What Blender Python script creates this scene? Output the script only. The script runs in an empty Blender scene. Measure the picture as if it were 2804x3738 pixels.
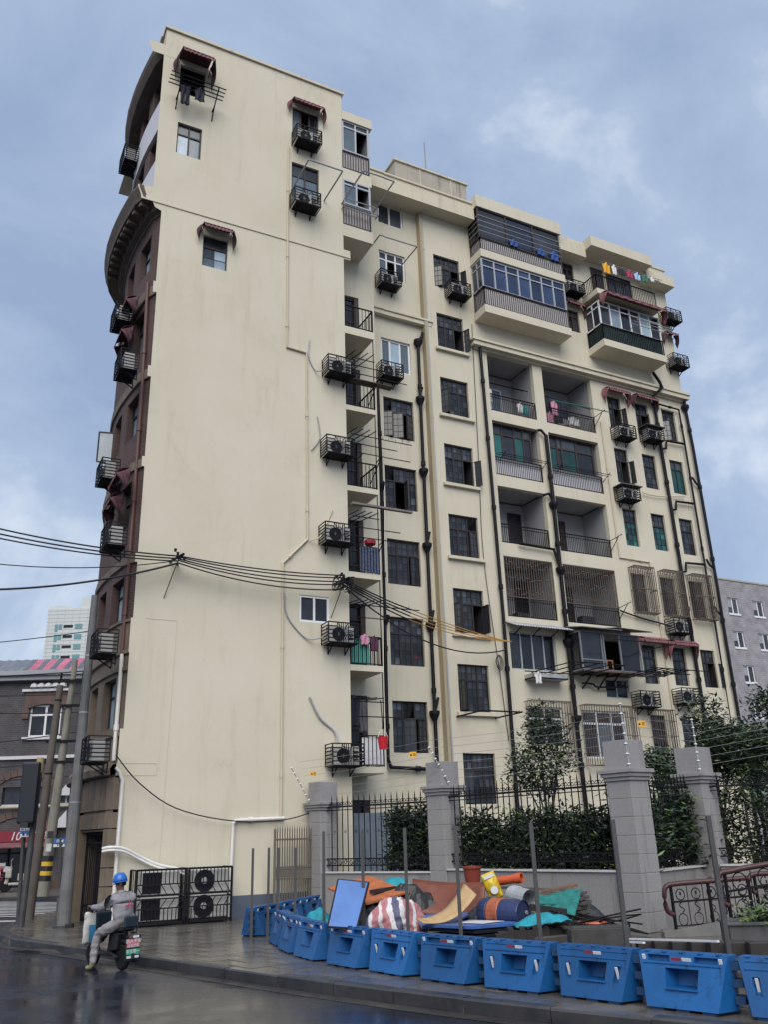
import bpy, bmesh, math, random
from math import sin, cos, pi, radians as rad
from mathutils import Vector as V, Matrix as M
random.seed(7)
SC = bpy.context.scene
COL = SC.collection
# ------------------------------------------------------------------ camera, sky, light
cam = bpy.data.cameras.new('camera')
cam.sensor_fit = 'HORIZONTAL'; cam.sensor_width = 36; cam.lens = 3127.27/2804*36
cam.clip_start = .1; cam.clip_end = 3000
co = bpy.data.objects.new('camera', cam); COL.objects.link(co)
pit, rol, yaw = .360857, -.0318633, 1.08724384
fw = V((cos(pit)*cos(yaw), cos(pit)*sin(yaw), sin(pit)))
r0 = V((sin(yaw), -cos(yaw), 0)); u0 = r0.cross(fw)
rr = r0*cos(rol)+u0*sin(rol); uu = -r0*sin(rol)+u0*cos(rol)
m = M((rr, uu, -fw)).transposed().to_4x4(); m.translation = V((0, 0, 1.9))
co.matrix_world = m
SC.camera = co

W = bpy.data.worlds.new('World'); SC.world = W; W.use_nodes = True
nt = W.node_tree; nt.nodes.clear()
def N(nt, t, **k):
    n = nt.nodes.new(t)
    for a, b in k.items():
        if a.startswith('i_'): n.inputs[a[2:].replace('_', ' ')].default_value = b
        else: setattr(n, a, b)
    return n
SUN_EL, SUN_AZ = rad(45), rad(205)
out = N(nt, 'ShaderNodeOutputWorld')
sky = N(nt, 'ShaderNodeTexSky', sky_type='NISHITA', sun_disc=False, sun_elevation=SUN_EL, sun_rotation=rad(245), air_density=1.2, dust_density=2.0, ozone_density=3.0)
bg1 = N(nt, 'ShaderNodeBackground', i_Strength=.05)
nt.links.new(sky.outputs[0], bg1.inputs[0])
tc = N(nt, 'ShaderNodeTexCoord')
mp = N(nt, 'ShaderNodeMapping'); mp.inputs['Scale'].default_value = (1, 1, 1.6); mp.inputs['Location'].default_value = (1.9, .7, .35)
nt.links.new(tc.outputs['Generated'], mp.inputs[0])
nz = N(nt, 'ShaderNodeTexNoise', i_Scale=2.4, i_Detail=9.0, i_Roughness=.56, i_Distortion=.5)
nt.links.new(mp.outputs[0], nz.inputs[0])
rp = N(nt, 'ShaderNodeValToRGB')
e = rp.color_ramp.elements
e[0].position = .36; e[0].color = (.215, .278, .405, 1)
e[1].position = .70; e[1].color = (.58, .62, .67, 1)
k = e.new(.52); k.color = (.285, .355, .475, 1)
nt.links.new(nz.outputs[0], rp.inputs[0])
bg2 = N(nt, 'ShaderNodeBackground', i_Strength=.80)
nt.links.new(rp.outputs[0], bg2.inputs[0])
mx = N(nt, 'ShaderNodeMixShader'); mx.inputs[0].default_value = .82
nt.links.new(bg1.outputs[0], mx.inputs[1]); nt.links.new(bg2.outputs[0], mx.inputs[2]); nt.links.new(mx.outputs[0], out.inputs[0])
sl = bpy.data.lights.new('sun', 'SUN'); sl.energy = 1.5; sl.angle = rad(55); sl.color = (1, .95, .86)
so = bpy.data.objects.new('sun', sl); COL.objects.link(so)
sd = V((cos(SUN_EL)*sin(SUN_AZ), cos(SUN_EL)*cos(SUN_AZ), sin(SUN_EL)))
so.rotation_euler = sd.to_track_quat('Z', 'Y').to_euler()
vs = SC.view_settings; vs.view_transform = 'Standard'; vs.look = 'None'; vs.exposure = 1.08; vs.gamma = 1; vs.use_curve_mapping = False

# ------------------------------------------------------------------ materials
def mat(name, col, rough=.7, metal=0, var=0, vs=3.0, bump=0, bs=40, spec=.5, col2=None, streak=0, tr=0):
    m = bpy.data.materials.new(name); m.use_nodes = True
    nt = m.node_tree; b = nt.nodes['Principled BSDF']
    b.inputs['Base Color'].default_value = (*col, 1); b.inputs['Roughness'].default_value = rough
    b.inputs['Metallic'].default_value = metal; b.inputs['Specular IOR Level'].default_value = spec
    if tr: b.inputs['Transmission Weight'].default_value = tr
    m.diffuse_color = (*col, 1)
    if var or bump or streak or col2:
        tc = N(nt, 'ShaderNodeTexCoord')
    last = None
    if var or col2:
        n = N(nt, 'ShaderNodeTexNoise', i_Scale=vs, i_Detail=5.0, i_Roughness=.6)
        nt.links.new(tc.outputs['Object'], n.inputs[0])
        r = N(nt, 'ShaderNodeValToRGB'); r.color_ramp.elements[0].position = .3; r.color_ramp.elements[1].position = .7
        c2 = col2 or tuple(c*(1+var) for c in col); c1 = col if col2 else tuple(c*(1-var) for c in col)
        r.color_ramp.elements[0].color = (*c1, 1); r.color_ramp.elements[1].color = (*c2, 1)
        nt.links.new(n.outputs[0], r.inputs[0]); last = r.outputs[0]
    if streak:
        mp = N(nt, 'ShaderNodeMapping'); mp.inputs['Scale'].default_value = (1.7, 1.7, .16)
        nt.links.new(tc.outputs['Object'], mp.inputs[0])
        n = N(nt, 'ShaderNodeTexNoise', i_Scale=1.6, i_Detail=6.0, i_Roughness=.7); nt.links.new(mp.outputs[0], n.inputs[0])
        r = N(nt, 'ShaderNodeValToRGB'); r.color_ramp.elements[0].position = .24; r.color_ramp.elements[1].position = .46
        g = 1-streak*2.2; r.color_ramp.elements[0].color = (g, g*.97, g*.92, 1); r.color_ramp.elements[1].color = (1, 1, 1, 1)
        nt.links.new(n.outputs[0], r.inputs[0])
        x = N(nt, 'ShaderNodeMix', data_type='RGBA', blend_type='MULTIPLY'); x.inputs[0].default_value = 1
        if last: nt.links.new(last, x.inputs[6])
        else: x.inputs[6].default_value = (*col, 1)
        nt.links.new(r.outputs[0], x.inputs[7]); last = x.outputs[2]
    if last: nt.links.new(last, b.inputs['Base Color'])
    if bump:
        n = N(nt, 'ShaderNodeTexNoise', i_Scale=bs, i_Detail=4.0); nt.links.new(tc.outputs['Object'], n.inputs[0])
        bp = N(nt, 'ShaderNodeBump', i_Strength=bump, i_Distance=.02); nt.links.new(n.outputs[0], bp.inputs['Height'])
        nt.links.new(bp.outputs[0], b.inputs['Normal'])
    return m
def bsdf(m): return m.node_tree.nodes['Principled BSDF']
CREAM = mat('cream_render', (.545, .50, .395), .85, col2=(.59, .548, .45), vs=.45, streak=.06, bump=.16, bs=18)
def grime(m, sc, lo, tint, zs=1.0):      # irregular stains with ragged edges
    nt = m.node_tree; b = bsdf(m); src = b.inputs['Base Color'].links[0].from_socket; tc = N(nt, 'ShaderNodeTexCoord'); mp = N(nt, 'ShaderNodeMapping'); mp.inputs['Scale'].default_value = (1, 1, zs); mp.inputs['Location'].default_value = (3.7, 1.3, .4)
    nt.links.new(tc.outputs['Object'], mp.inputs[0]); n = N(nt, 'ShaderNodeTexNoise', i_Scale=sc, i_Detail=10.0, i_Roughness=.68, i_Distortion=.8); nt.links.new(mp.outputs[0], n.inputs[0])
    r = N(nt, 'ShaderNodeValToRGB'); r.color_ramp.elements[0].position = lo; r.color_ramp.elements[0].color = (*tint, 1); r.color_ramp.elements[1].position = lo+.10; r.color_ramp.elements[1].color = (1, 1, 1, 1); nt.links.new(n.outputs[0], r.inputs[0])
    x = N(nt, 'ShaderNodeMix', data_type='RGBA', blend_type='MULTIPLY'); x.inputs[0].default_value = 1; nt.links.new(src, x.inputs[6]); nt.links.new(r.outputs[0], x.inputs[7]); nt.links.new(x.outputs[2], b.inputs['Base Color'])
grime(CREAM, .9, .30, (.93, .92, .90)); grime(CREAM, 2.6, .25, (.90, .89, .86), .35); grime(CREAM, .35, .34, (.96, .955, .94))
CREAM2 = mat('cream_trim', (.56, .51, .40), .8, var=.05, vs=1.2, streak=.14)
CONC = mat('weathered_concrete', (.36, .33, .28), .9, var=.12, vs=1.5, streak=.3, bump=.2)
BLUEBASE = mat('slate_blue_paint', (.085, .105, .15), .6, var=.15, vs=2, streak=.15)
LOGW = mat('loggia_plaster', (.31, .31, .325), .85, var=.06, vs=1)  # recess shade put into the plaster colour
SPAN = mat('white_panel', (.58, .57, .61), .6, var=.04)
STONE = mat('tan_stone', (.15, .118, .09), .85, var=.18, vs=2.5, streak=.2, bump=.3)
DARKM = mat('black_iron', (.008, .008, .012), .7, var=.3, vs=6, spec=.2)
PIPE = mat('black_cast_iron', (.007, .007, .011), .65, var=.3, vs=8, spec=.25)
STEEL = mat('brown_steel_frame', (.020, .016, .018), .6, var=.2, vs=8)
WHITE = mat('white_frame', (.72, .73, .75), .4)
ALU = mat('grey_aluminium', (.40, .42, .45), .4, .3)
GREYP = mat('grey_pipe', (.30, .31, .34), .5)
BROWN = mat('brown_wood', (.040, .026, .024), .6, var=.25, vs=5)
DOOR = mat('dark_maroon_door', (.030, .012, .014), .55)
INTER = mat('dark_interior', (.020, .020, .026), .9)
BEIGEP = mat('beige_conduit', (.52, .45, .34), .6)
WPIPE = mat('white_plastic_pipe', (.66, .65, .63), .45, var=.08)
MAROON = mat('maroon_canvas', (.070, .026, .036), .85, var=.3, vs=4, bump=.4, bs=8)
MAROON2 = mat('faded_maroon_canvas', (.19, .075, .09), .85, var=.25, vs=4)
ACW = mat('cream_casing', (.46, .45, .43), .45, var=.05)
GRAPH = mat('dark_grille', (.012, .012, .018), .6, spec=.25)
BLACKR = mat('black_rubber', (.008, .008, .010), .75, spec=.25)
GREENC = mat('green_curtain', (.10, .22, .20), .8, var=.3, vs=6)
def glassmat(name, col, rough=.06, var=0):     # every pane is a little different: dust, curtains, old and new glass
    m = mat(name, col, rough, var=var, vs=1.2); nt = m.node_tree; b = bsdf(m); b.inputs['IOR'].default_value = 1.5
    oi = N(nt, 'ShaderNodeObjectInfo'); ge = N(nt, 'ShaderNodeNewGeometry'); ad = N(nt, 'ShaderNodeMath', operation='ADD'); fr = N(nt, 'ShaderNodeMath', operation='FRACT')
    nt.links.new(oi.outputs['Random'], ad.inputs[0]); nt.links.new(ge.outputs['Random Per Island'], ad.inputs[1]); nt.links.new(ad.outputs[0], fr.inputs[0])
    r = N(nt, 'ShaderNodeValToRGB'); el = r.color_ramp.elements; el[0].color = (.45, .45, .45, 1); el[1].color = (1.9, 1.9, 1.85, 1); k = el.new(.7); k.color = (1.1, 1.1, 1.1, 1)
    nt.links.new(fr.outputs[0], r.inputs[0]); x = N(nt, 'ShaderNodeMix', data_type='RGBA', blend_type='MULTIPLY'); x.inputs[0].default_value = 1
    src = b.inputs['Base Color'].links[0].from_socket if b.inputs['Base Color'].links else None
    if src: nt.links.new(src, x.inputs[6])
    else: x.inputs[6].default_value = (*col, 1)
    nt.links.new(r.outputs[0], x.inputs[7]); nt.links.new(x.outputs[2], b.inputs['Base Color'])
    return m
GLASS = glassmat('dark_pane', (.018, .020, .027), .12, .5)
GLASS2 = glassmat('grey_pane', (.042, .047, .058), .15, .4)
GLASSL = glassmat('pale_pane', (.20, .26, .32), .08, .2)
GLASSB = glassmat('blue_pane', (.020, .035, .085), .06, .3)
GLASSG = glassmat('teal_pane', (.015, .07, .07), .12, .5)
def brickmat(name, c1, c2, mortar, sx, sy, ms=.015, uv=True, bump=.5):
    m = mat(name, c1, .85); nt = m.node_tree; b = bsdf(m)
    tc = N(nt, 'ShaderNodeTexCoord')
    br = N(nt, 'ShaderNodeTexBrick'); br.inputs['Color1'].default_value = (*c1, 1); br.inputs['Color2'].default_value = (*c2, 1); br.inputs['Mortar'].default_value = (*mortar, 1)
    br.inputs['Scale'].default_value = 1; br.inputs['Brick Width'].default_value = sx; br.inputs['Row Height'].default_value = sy; br.inputs['Mortar Size'].default_value = ms
    br.inputs['Bias'].default_value = 0
    nt.links.new(tc.outputs['UV'], br.inputs[0])
    n = N(nt, 'ShaderNodeTexNoise', i_Scale=1.3, i_Detail=6.0); nt.links.new(tc.outputs['Object'], n.inputs[0])
    r = N(nt, 'ShaderNodeValToRGB'); r.color_ramp.elements[0].position = .3; r.color_ramp.elements[0].color = (.72, .72, .72, 1); r.color_ramp.elements[1].position = .7; r.color_ramp.elements[1].color = (1.15, 1.15, 1.15, 1)
    nt.links.new(n.outputs[0], r.inputs[0])
    x = N(nt, 'ShaderNodeMix', data_type='RGBA', blend_type='MULTIPLY'); x.inputs[0].default_value = 1
    nt.links.new(br.outputs[0], x.inputs[6]); nt.links.new(r.outputs[0], x.inputs[7]); nt.links.new(x.outputs[2], b.inputs['Base Color'])
    bp = N(nt, 'ShaderNodeBump', i_Strength=bump, i_Distance=.02); bp.invert = True
    nt.links.new(br.outputs[1], bp.inputs['Height']); nt.links.new(bp.outputs[0], b.inputs['Normal'])
    return m
STONED = mat('shaded_stone', (.11, .085, .070), .85, var=.2, vs=2.5, streak=.15, bump=.3)  # stone darkened to paint in the shade under the cornices
BRICK = brickmat('red_brick', (.098, .046, .040), (.064, .033, .031), (.11, .088, .08), .23, .075, .010)

# ------------------------------------------------------------------ mesh builder
class MB:
    def __init__(s): s.v = []; s.f = []; s.m = []; s.mi = 0; s.uv = {}
    def add(s, vs, fs, uvs=None):
        o = len(s.v); s.v += [tuple(p) for p in vs]
        for i, f in enumerate(fs):
            if uvs: s.uv[len(s.f)] = uvs[i]
            s.f.append(tuple(o+j for j in f)); s.m.append(s.mi)
        return s
    def quad(s, a, b, c, d, uv=None): return s.add([a, b, c, d], [(0, 1, 2, 3)], [uv] if uv else None)
    def box(s, x0, x1, y0, y1, z0, z1):
        return s.add([(x0,y0,z0),(x1,y0,z0),(x1,y1,z0),(x0,y1,z0),(x0,y0,z1),(x1,y0,z1),(x1,y1,z1),(x0,y1,z1)],
            [(0,3,2,1),(4,5,6,7),(0,1,5,4),(1,2,6,5),(2,3,7,6),(3,0,4,7)])
    def cbox(s, c, sx, sy, sz, R=None):
        ps = [V((x*sx/2, y*sy/2, z*sz/2)) for x, y, z in ((-1,-1,-1),(1,-1,-1),(1,1,-1),(-1,1,-1),(-1,-1,1),(1,-1,1),(1,1,1),(-1,1,1))]
        if R is not None: ps = [R @ p for p in ps]
        return s.add([V(c)+p for p in ps], [(0,3,2,1),(4,5,6,7),(0,1,5,4),(1,2,6,5),(2,3,7,6),(3,0,4,7)])
    def bar(s, p, q, w=.02, h=None, up=(0, 0, 1)):
        p = V(p); q = V(q); d = q-p
        if d.length < 1e-5: return s
        h = h or w; d.normalize(); u = V(up)
        if abs(d.dot(u)) > .98: u = V((0, 1, 0))
        a = d.cross(u).normalized(); b = a.cross(d)
        vs = []
        for o in (p, q):
            for i, j in ((-1,-1),(1,-1),(1,1),(-1,1)): vs.append(o+a*(i*w/2)+b*(j*h/2))
        return s.add(vs, [(0,1,2,3),(7,6,5,4),(0,4,5,1),(1,5,6,2),(2,6,7,3),(3,7,4,0)])
    def tube(s, pts, r=.02, n=6, cap=True, radii=None):
        pts = [V(p) for p in pts]; L = len(pts); rings = []
        t0 = (pts[1]-pts[0]).normalized(); u = V((0, 0, 1)) if abs(t0.z) < .9 else V((1, 0, 0))
        for i, p in enumerate(pts):
            t = ((pts[min(i+1, L-1)]-p).normalized()+(p-pts[max(i-1, 0)]).normalized())
            t = t.normalized() if t.length > 1e-6 else t0
            a = t.cross(u)
            if a.length < 1e-4: u = V((1, 0, 0)) if abs(t.x) < .9 else V((0, 1, 0)); a = t.cross(u)
            a.normalize(); b = t.cross(a)
            R = radii[i] if radii else r
            rings.append([p+(a*cos(2*pi*k/n)+b*sin(2*pi*k/n))*R for k in range(n)])
        vs = [p for g in rings for p in g]; fs = []
        for i in range(L-1):
            for k in range(n):
                fs.append((i*n+k, i*n+(k+1) % n, (i+1)*n+(k+1) % n, (i+1)*n+k))
        if cap: fs += [tuple(range(n))[::-1], tuple((L-1)*n+k for k in range(n))]
        return s.add(vs, fs)
    def lathe(s, prof, c=(0, 0, 0), n=16, R=None):
        vs = []; fs = []; L = len(prof)
        for r, z in prof:
            for k in range(n):
                p = V((r*cos(2*pi*k/n), r*sin(2*pi*k/n), z))
                if R is not None: p = R @ p
                vs.append(V(c)+p)
        for i in range(L-1):
            for k in range(n): fs.append((i*n+k, i*n+(k+1) % n, (i+1)*n+(k+1) % n, (i+1)*n+k))
        if prof[0][0] > 1e-4: fs.append(tuple(range(n))[::-1])
        if prof[-1][0] > 1e-4: fs.append(tuple((L-1)*n+k for k in range(n)))
        return s.add(vs, fs)
    def prism(s, poly, d):      # poly: list of 3d points, extruded by vector d
        n = len(poly); d = V(d); a = [V(p) for p in poly]; b = [p+d for p in a]
        fs = [tuple(range(n))[::-1], tuple(range(n, 2*n))]+[(i, (i+1) % n, n+(i+1) % n, n+i) for i in range(n)]
        return s.add(a+b, fs)
    def grid(s, fn, nu, nv, uv=False):
        vs = [fn(i/nu, j/nv) for j in range(nv+1) for i in range(nu+1)]
        fs = []; us = []
        for j in range(nv):
            for i in range(nu):
                a = j*(nu+1)+i; fs.append((a, a+1, a+nu+2, a+nu+1)); us.append([(i/nu, j/nv), ((i+1)/nu, j/nv), ((i+1)/nu, (j+1)/nv), (i/nu, (j+1)/nv)])
        return s.add(vs, fs, us)
    def mesh(s, name, mats, off=(0, 0, 0), smooth=False):
        me = bpy.data.meshes.new(name); o = V(off)
        me.from_pydata([V(p)-o for p in s.v], [], s.f)
        for mt in (mats if isinstance(mats, (list, tuple)) else [mats]): me.materials.append(mt)
        if any(s.m): me.polygons.foreach_set('material_index', s.m)
        if s.uv:
            ul = me.uv_layers.new(name='UVMap')
            for i, u in s.uv.items():
                p = me.polygons[i]
                for li, c in zip(p.loop_indices, u): ul.data[li].uv = c
        if smooth: me.polygons.foreach_set('use_smooth', [True]*len(me.polygons))
        me.validate(); me.update()
        return me
    def build(s, name, mats, parent=None, kind=None, smooth=False, loc=None, bevel=0, solid=0):
        # world-space verts; the object origin is put at its parent's base (or at loc)
        off = V(loc) if loc is not None else (wloc(parent) if parent else V((0, 0, 0)))
        o = bpy.data.objects.new(name, s.mesh(name, mats, off, smooth)); COL.objects.link(o)
        if parent: o.parent = parent; o.location = off-wloc(parent)
        else: o.location = off
        if kind: o['kind'] = kind
        if solid:
            q = o.modifiers.new('solid', 'SOLIDIFY'); q.thickness = solid; q.offset = 0
        if bevel:
            b = o.modifiers.new('bevel', 'BEVEL'); b.width = bevel; b.segments = 2; b.limit_method = 'ANGLE'
        return o
def wloc(o):
    p = V((0, 0, 0))
    while o: p += V(o.location); o = o.parent
    return p
def tag(o, label, cat, group=None):
    o['label'] = label; o['category'] = cat
    if group: o['group'] = group
    return o
def thing(name, label, cat, loc=(0, 0, 0), group=None, rz=0):
    o = bpy.data.objects.new(name, None); COL.objects.link(o); o.location = loc; o.rotation_euler = (0, 0, rz); o.empty_display_size = .2
    return tag(o, label, cat, group)
def single(mb, name, mats, label, cat, group=None, loc=None, **k):
    if loc is None:
        xs = [p[0] for p in mb.v]; ys = [p[1] for p in mb.v]; zs = [p[2] for p in mb.v]
        loc = ((min(xs)+max(xs))/2, (min(ys)+max(ys))/2, min(zs))
    return tag(mb.build(name, mats, None, loc=loc, **k), label, cat, group)
def dup(root, loc, rz=0, label=None, group=None):
    c = root.copy(); COL.objects.link(c); c.location = loc; c.rotation_euler = (0, 0, rz)
    if label: c['label'] = label
    if group: c['group'] = group
    for ch in root.children:
        d = ch.copy(); COL.objects.link(d); d.parent = c
        for g in ch.children:
            h = g.copy(); COL.objects.link(h); h.parent = d
    return c

# ------------------------------------------------------------------ the apartment building
YA, YP, YB, YC = 21.9, 23.1, 24.4, 24.2      # end wall, balcony back wall, stair bay, right bay
BLD = thing('apartment_building', 'tall cream apartment block with blank end wall, curved brick front and stacked balconies', 'building', (4.1, 21.9, .15))
NPANE = [0]; rest = MB()
ub = MB(); ub.box(-.5, .5, -.004, .004, -.5, .5)
PANEM = {}
def pane(parent, x0, x1, y, z0, z1, m):
    if NPANE[0] < 300:
        NPANE[0] += 1
        if m.name not in PANEM: PANEM[m.name] = ub.mesh('pane', m)
        o = bpy.data.objects.new('pane', PANEM[m.name]); COL.objects.link(o)
        o.parent = parent; o.location = V(((x0+x1)/2, y, (z0+z1)/2))-wloc(parent); o.scale = (x1-x0, 1, z1-z0)
    else:
        rest.mi = [GLASS, GLASS2, GLASSG, GLASSL, GLASSB].index(m); rest.box(x0, x1, y-.004, y+.004, z0, z1); rest.mi = 0
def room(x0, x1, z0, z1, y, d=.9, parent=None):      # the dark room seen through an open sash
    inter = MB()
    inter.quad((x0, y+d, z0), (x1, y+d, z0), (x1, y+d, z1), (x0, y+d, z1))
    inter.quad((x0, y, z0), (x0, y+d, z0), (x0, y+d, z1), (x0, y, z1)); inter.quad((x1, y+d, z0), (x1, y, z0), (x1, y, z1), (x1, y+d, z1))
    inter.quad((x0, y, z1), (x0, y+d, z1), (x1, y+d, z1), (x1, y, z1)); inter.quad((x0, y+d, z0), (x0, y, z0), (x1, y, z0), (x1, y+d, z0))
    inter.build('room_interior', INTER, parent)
def wallgrid(mb, x0, x1, z0, z1, y, holes, depth=.16):
    xs = sorted({x0, x1, *[h[0] for h in holes], *[h[1] for h in holes]}); zs = sorted({z0, z1, *[h[2] for h in holes], *[h[3] for h in holes]})
    for a, b in zip(xs, xs[1:]):
        for c, d in zip(zs, zs[1:]):
            mx_, mz = (a+b)/2, (c+d)/2
            if mx_ < x0 or mx_ > x1 or mz < z0 or mz > z1: continue
            if not any(h[0] < mx_ < h[1] and h[2] < mz < h[3] for h in holes): mb.quad((a, y, c), (b, y, c), (b, y, d), (a, y, d))
    for h in holes:
        a, b, c, d = h[:4]; e = h[4] if len(h) > 4 else depth
        mb.quad((a, y, c), (a, y, d), (a, y+e, d), (a, y+e, c)); mb.quad((b, y, d), (b, y, c), (b, y+e, c), (b, y+e, d))
        mb.quad((a, y, d), (b, y, d), (b, y+e, d), (a, y+e, d)); mb.quad((a, y, c), (a, y+e, c), (b, y+e, c), (b, y, c))
def lat(mb, x0, x1, z0, z1, y, nc, nr, w=.016, fr=.035):
    for a, b, c, d in ((x0, x1, z0, z0+fr), (x0, x1, z1-fr, z1), (x0, x0+fr, z0+fr, z1-fr), (x1-fr, x1, z0+fr, z1-fr)): mb.box(a, b, y-.025, y+.025, c, d)
    for i in range(1, nc): x = x0+(x1-x0)*i/nc; mb.box(x-w/2, x+w/2, y-.014, y+.014, z0+fr, z1-fr)
    for i in range(1, nr): z = z0+(z1-z0)*i/nr; mb.box(x0+fr, x1-fr, y-.012, y+.012, z-w/2, z+w/2)
def steel_window(x0, x1, z0, z1, y, cols=6, rt=2, rb=4, opens=(), g=None, ylo=None):
    # a steel casement window: a fixed light grid on top, pairs of panes as casements below
    g = g or (GLASS2, GLASS); yy = y+.12; zt = z0+(z1-z0)*rb/(rt+rb); n = max(1, cols//2); cw = (x1-x0)/n; pc = cols//n
    w = MB(); sash = []
    w.box(x0, x1, yy-.03, yy+.03, z0, z0+.03); w.box(x0, x1, yy-.03, yy+.03, z1-.03, z1)
    w.box(x0, x0+.03, yy-.03, yy+.03, z0+.03, z1-.03); w.box(x1-.03, x1, yy-.03, yy+.03, z0+.03, z1-.03)
    w.box(x0+.03, x1-.03, yy-.035, yy+.028, zt-.022, zt+.022)
    for i in range(1, n): x = x0+i*cw; w.box(x-.02, x+.02, yy-.028, yy+.028, z0+.03, z1-.03)
    op = dict(opens); panes = []
    for i in range(n):
        a = x0+i*cw+.02; b = x0+(i+1)*cw-.02
        for tp, c, d, nr in (('T', zt+.022, z1-.03, rt), ('L', z0+.03, zt-.022, rb)):
            key = tp+str(i)
            if key in op: sash.append((tp, a, b, c, d, nr, op[key])); continue
            lat(w, a, b, c, d, yy, pc, nr, fr=.016)
            for p in range(pc):
                for q in range(nr): panes.append((a+(b-a)*p/pc+.009, a+(b-a)*(p+1)/pc-.009, c+(d-c)*q/nr+.009, c+(d-c)*(q+1)/nr-.009, g[0] if tp == 'T' else g[1]))
    wo = w.build('window', STEEL, BLD, loc=(x0, y, z0))
    for p in panes:
        mm = p[4]
        if random.random() < .12: mm = GLASS2 if mm is GLASS else GLASS
        pane(wo, p[0], p[1], yy+.004, p[2], p[3], mm)
    for tp, a, b, c, d, nr, ang in sash:
        s = MB(); lat(s, 0, b-a, 0, d-c, 0, pc, nr, fr=.03); s.mi = 1; s.box(.01, b-a-.01, -.003, .003, .01, d-c-.01)
        o = bpy.data.objects.new('sash', s.mesh('sash', [STEEL, g[0]])); COL.objects.link(o); o.parent = wo
        if tp == 'L':
            if ang >= 0: o.location = V((a, yy-.02, c))-wloc(wo); o.rotation_euler = (0, 0, -rad(ang))
            else: o.location = V((b, yy-.02, c))-wloc(wo); o.rotation_euler = (0, 0, -rad(ang)+pi)
        else:
            o.location = V((a, yy-.02, d))-wloc(wo); o.scale = (1, 1, -1); o.rotation_euler = (rad(ang), 0, 0)
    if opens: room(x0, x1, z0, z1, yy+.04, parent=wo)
    return wo
def slider(x0, x1, z0, z1, y, n=2, fm=WHITE, gm=None, transom=0, fr=.05, parent=None, name='window', ins=.1, widths=None):
    # a framed window of n lights, with or without a transom row
    gm = gm or [GLASS2]*n; yy = y+ins; w = MB(); w.box(x0, x1, yy-.03, yy+.03, z0, z0+fr); w.box(x0, x1, yy-.03, yy+.03, z1-fr, z1)
    w.box(x0, x0+fr, yy-.03, yy+.03, z0+fr, z1-fr); w.box(x1-fr, x1, yy-.03, yy+.03, z0+fr, z1-fr)
    zt = z1-fr
    if transom: zt = z1-transom; w.box(x0+fr, x1-fr, yy-.028, yy+.028, zt-fr/2, zt+fr/2)
    ws = widths or [1/n]*n; xs = [x0]; 
    for q in ws: xs.append(xs[-1]+(x1-x0)*q)
    for i in range(1, n): w.box(xs[i]-fr/2, xs[i]+fr/2, yy-.026-(i % 2)*.006, yy+.026, z0+fr, z1-fr)
    wo = w.build(name, fm, parent or BLD, loc=(x0, y, z0))
    for i in range(n):
        a = xs[i]+(fr if i == 0 else fr/2); b = xs[i+1]-(fr if i == n-1 else fr/2)
        if transom: pane(wo, a, b, yy+.005, zt+fr/2, z1-fr, GLASS2)
        if gm[i]: pane(wo, a, b, yy+.005+.006*(i % 2), z0+fr, (zt-fr/2) if transom else zt, gm[i])
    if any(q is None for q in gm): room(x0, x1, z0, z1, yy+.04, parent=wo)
    return wo
def railing(mb, p, q, z0, h, sp=.11, w=.016, mid=None):
    p = V((*p, z0)); q = V((*q, z0)); d = q-p; n = max(2, int(d.length/sp)); up = V((0, 0, h))
    mb.bar(p+up, q+up, .045, .03); mb.bar(p+V((0, 0, .05)), q+V((0, 0, .05)), .03, .025)
    if mid: mb.bar(p+V((0, 0, mid)), q+V((0, 0, mid)), .025, .02)
    for i in range(n+1):
        a = p+d*(i/n); k = .035 if i in (0, n) else w
        mb.bar(a, a+V((0, 0, h-.01)), k, k)

# --- openings on the measured planes: x0, x1, z0, z1
hA = [(4.37, 5.22, 24.98, 26.17), (4.41, 5.21, 22.46, 23.72), (8.35, 9.34, 24.74, 26.12), (8.34, 9.35, 22.18, 23.65), (5.44, 6.23, 18.48, 19.63), (8.71, 9.62, 7.57, 8.34)]
w = MB(); wallgrid(w, 4.35, 10.25, .65, 27.5, YA, hA)
EDGE = [(4.16, .65), (4.16, 3.44), (4.04, 3.44), (4.04, 3.72), (4.06, 3.72), (4.06, 4.53), (4.14, 4.53), (4.14, 6.41), (4.12, 6.41), (4.12, 7.29), (4.17, 7.29), (4.17, 8.78), (4.11, 8.78), (4.11, 9.04), (4.17, 9.04), (4.17, 11.5), (4.09, 11.5), (4.09, 11.8), (4.16, 11.8), (4.16, 14.28), (4.06, 14.28), (4.06, 14.63), (4.14, 14.63), (4.14, 17.1), (4.03, 17.1), (4.03, 17.48), (4.1, 17.48), (4.1, 20.05),
    (3.9, 20.13), (3.82, 20.31), (3.47, 20.33), (3.45, 20.47), (3.35, 20.73), (3.35, 20.80), (3.80, 20.86), (3.80, 26.32), (3.46, 26.31), (3.40, 26.42), (3.32, 26.56), (3.29, 26.74), (3.62, 26.78), (3.84, 26.78), (3.84, 27.5)]
for (xa, za), (xb, zb) in zip(EDGE, EDGE[1:]):
    if abs(za-zb) > 1e-4: w.quad((xa, YA, za), (4.35, YA, za), (4.35, YA, zb), (xb, YA, zb))
w.box(3.83, 10.25, YA+.01, YA+.25, 26.8, 27.5)
w.quad((10.25, YA, .65), (10.25, YP, .65), (10.25, YP, 27.5), (10.25, YA, 27.5))
w.quad((3.84, YA, 26.78), (3.84, YA, 27.5), (3.84, 27, 27.5), (3.84, 27, 26.78))
w.build('end_wall', CREAM, BLD)
w = MB(); w.box(3.78, 10.33, YA-.07, YA+.35, 27.5, 27.6); w.box(3.74, 4.1, YA+.352, 27, 27.5, 27.6); w.build('parapet_cap', CREAM2, BLD)
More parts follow.
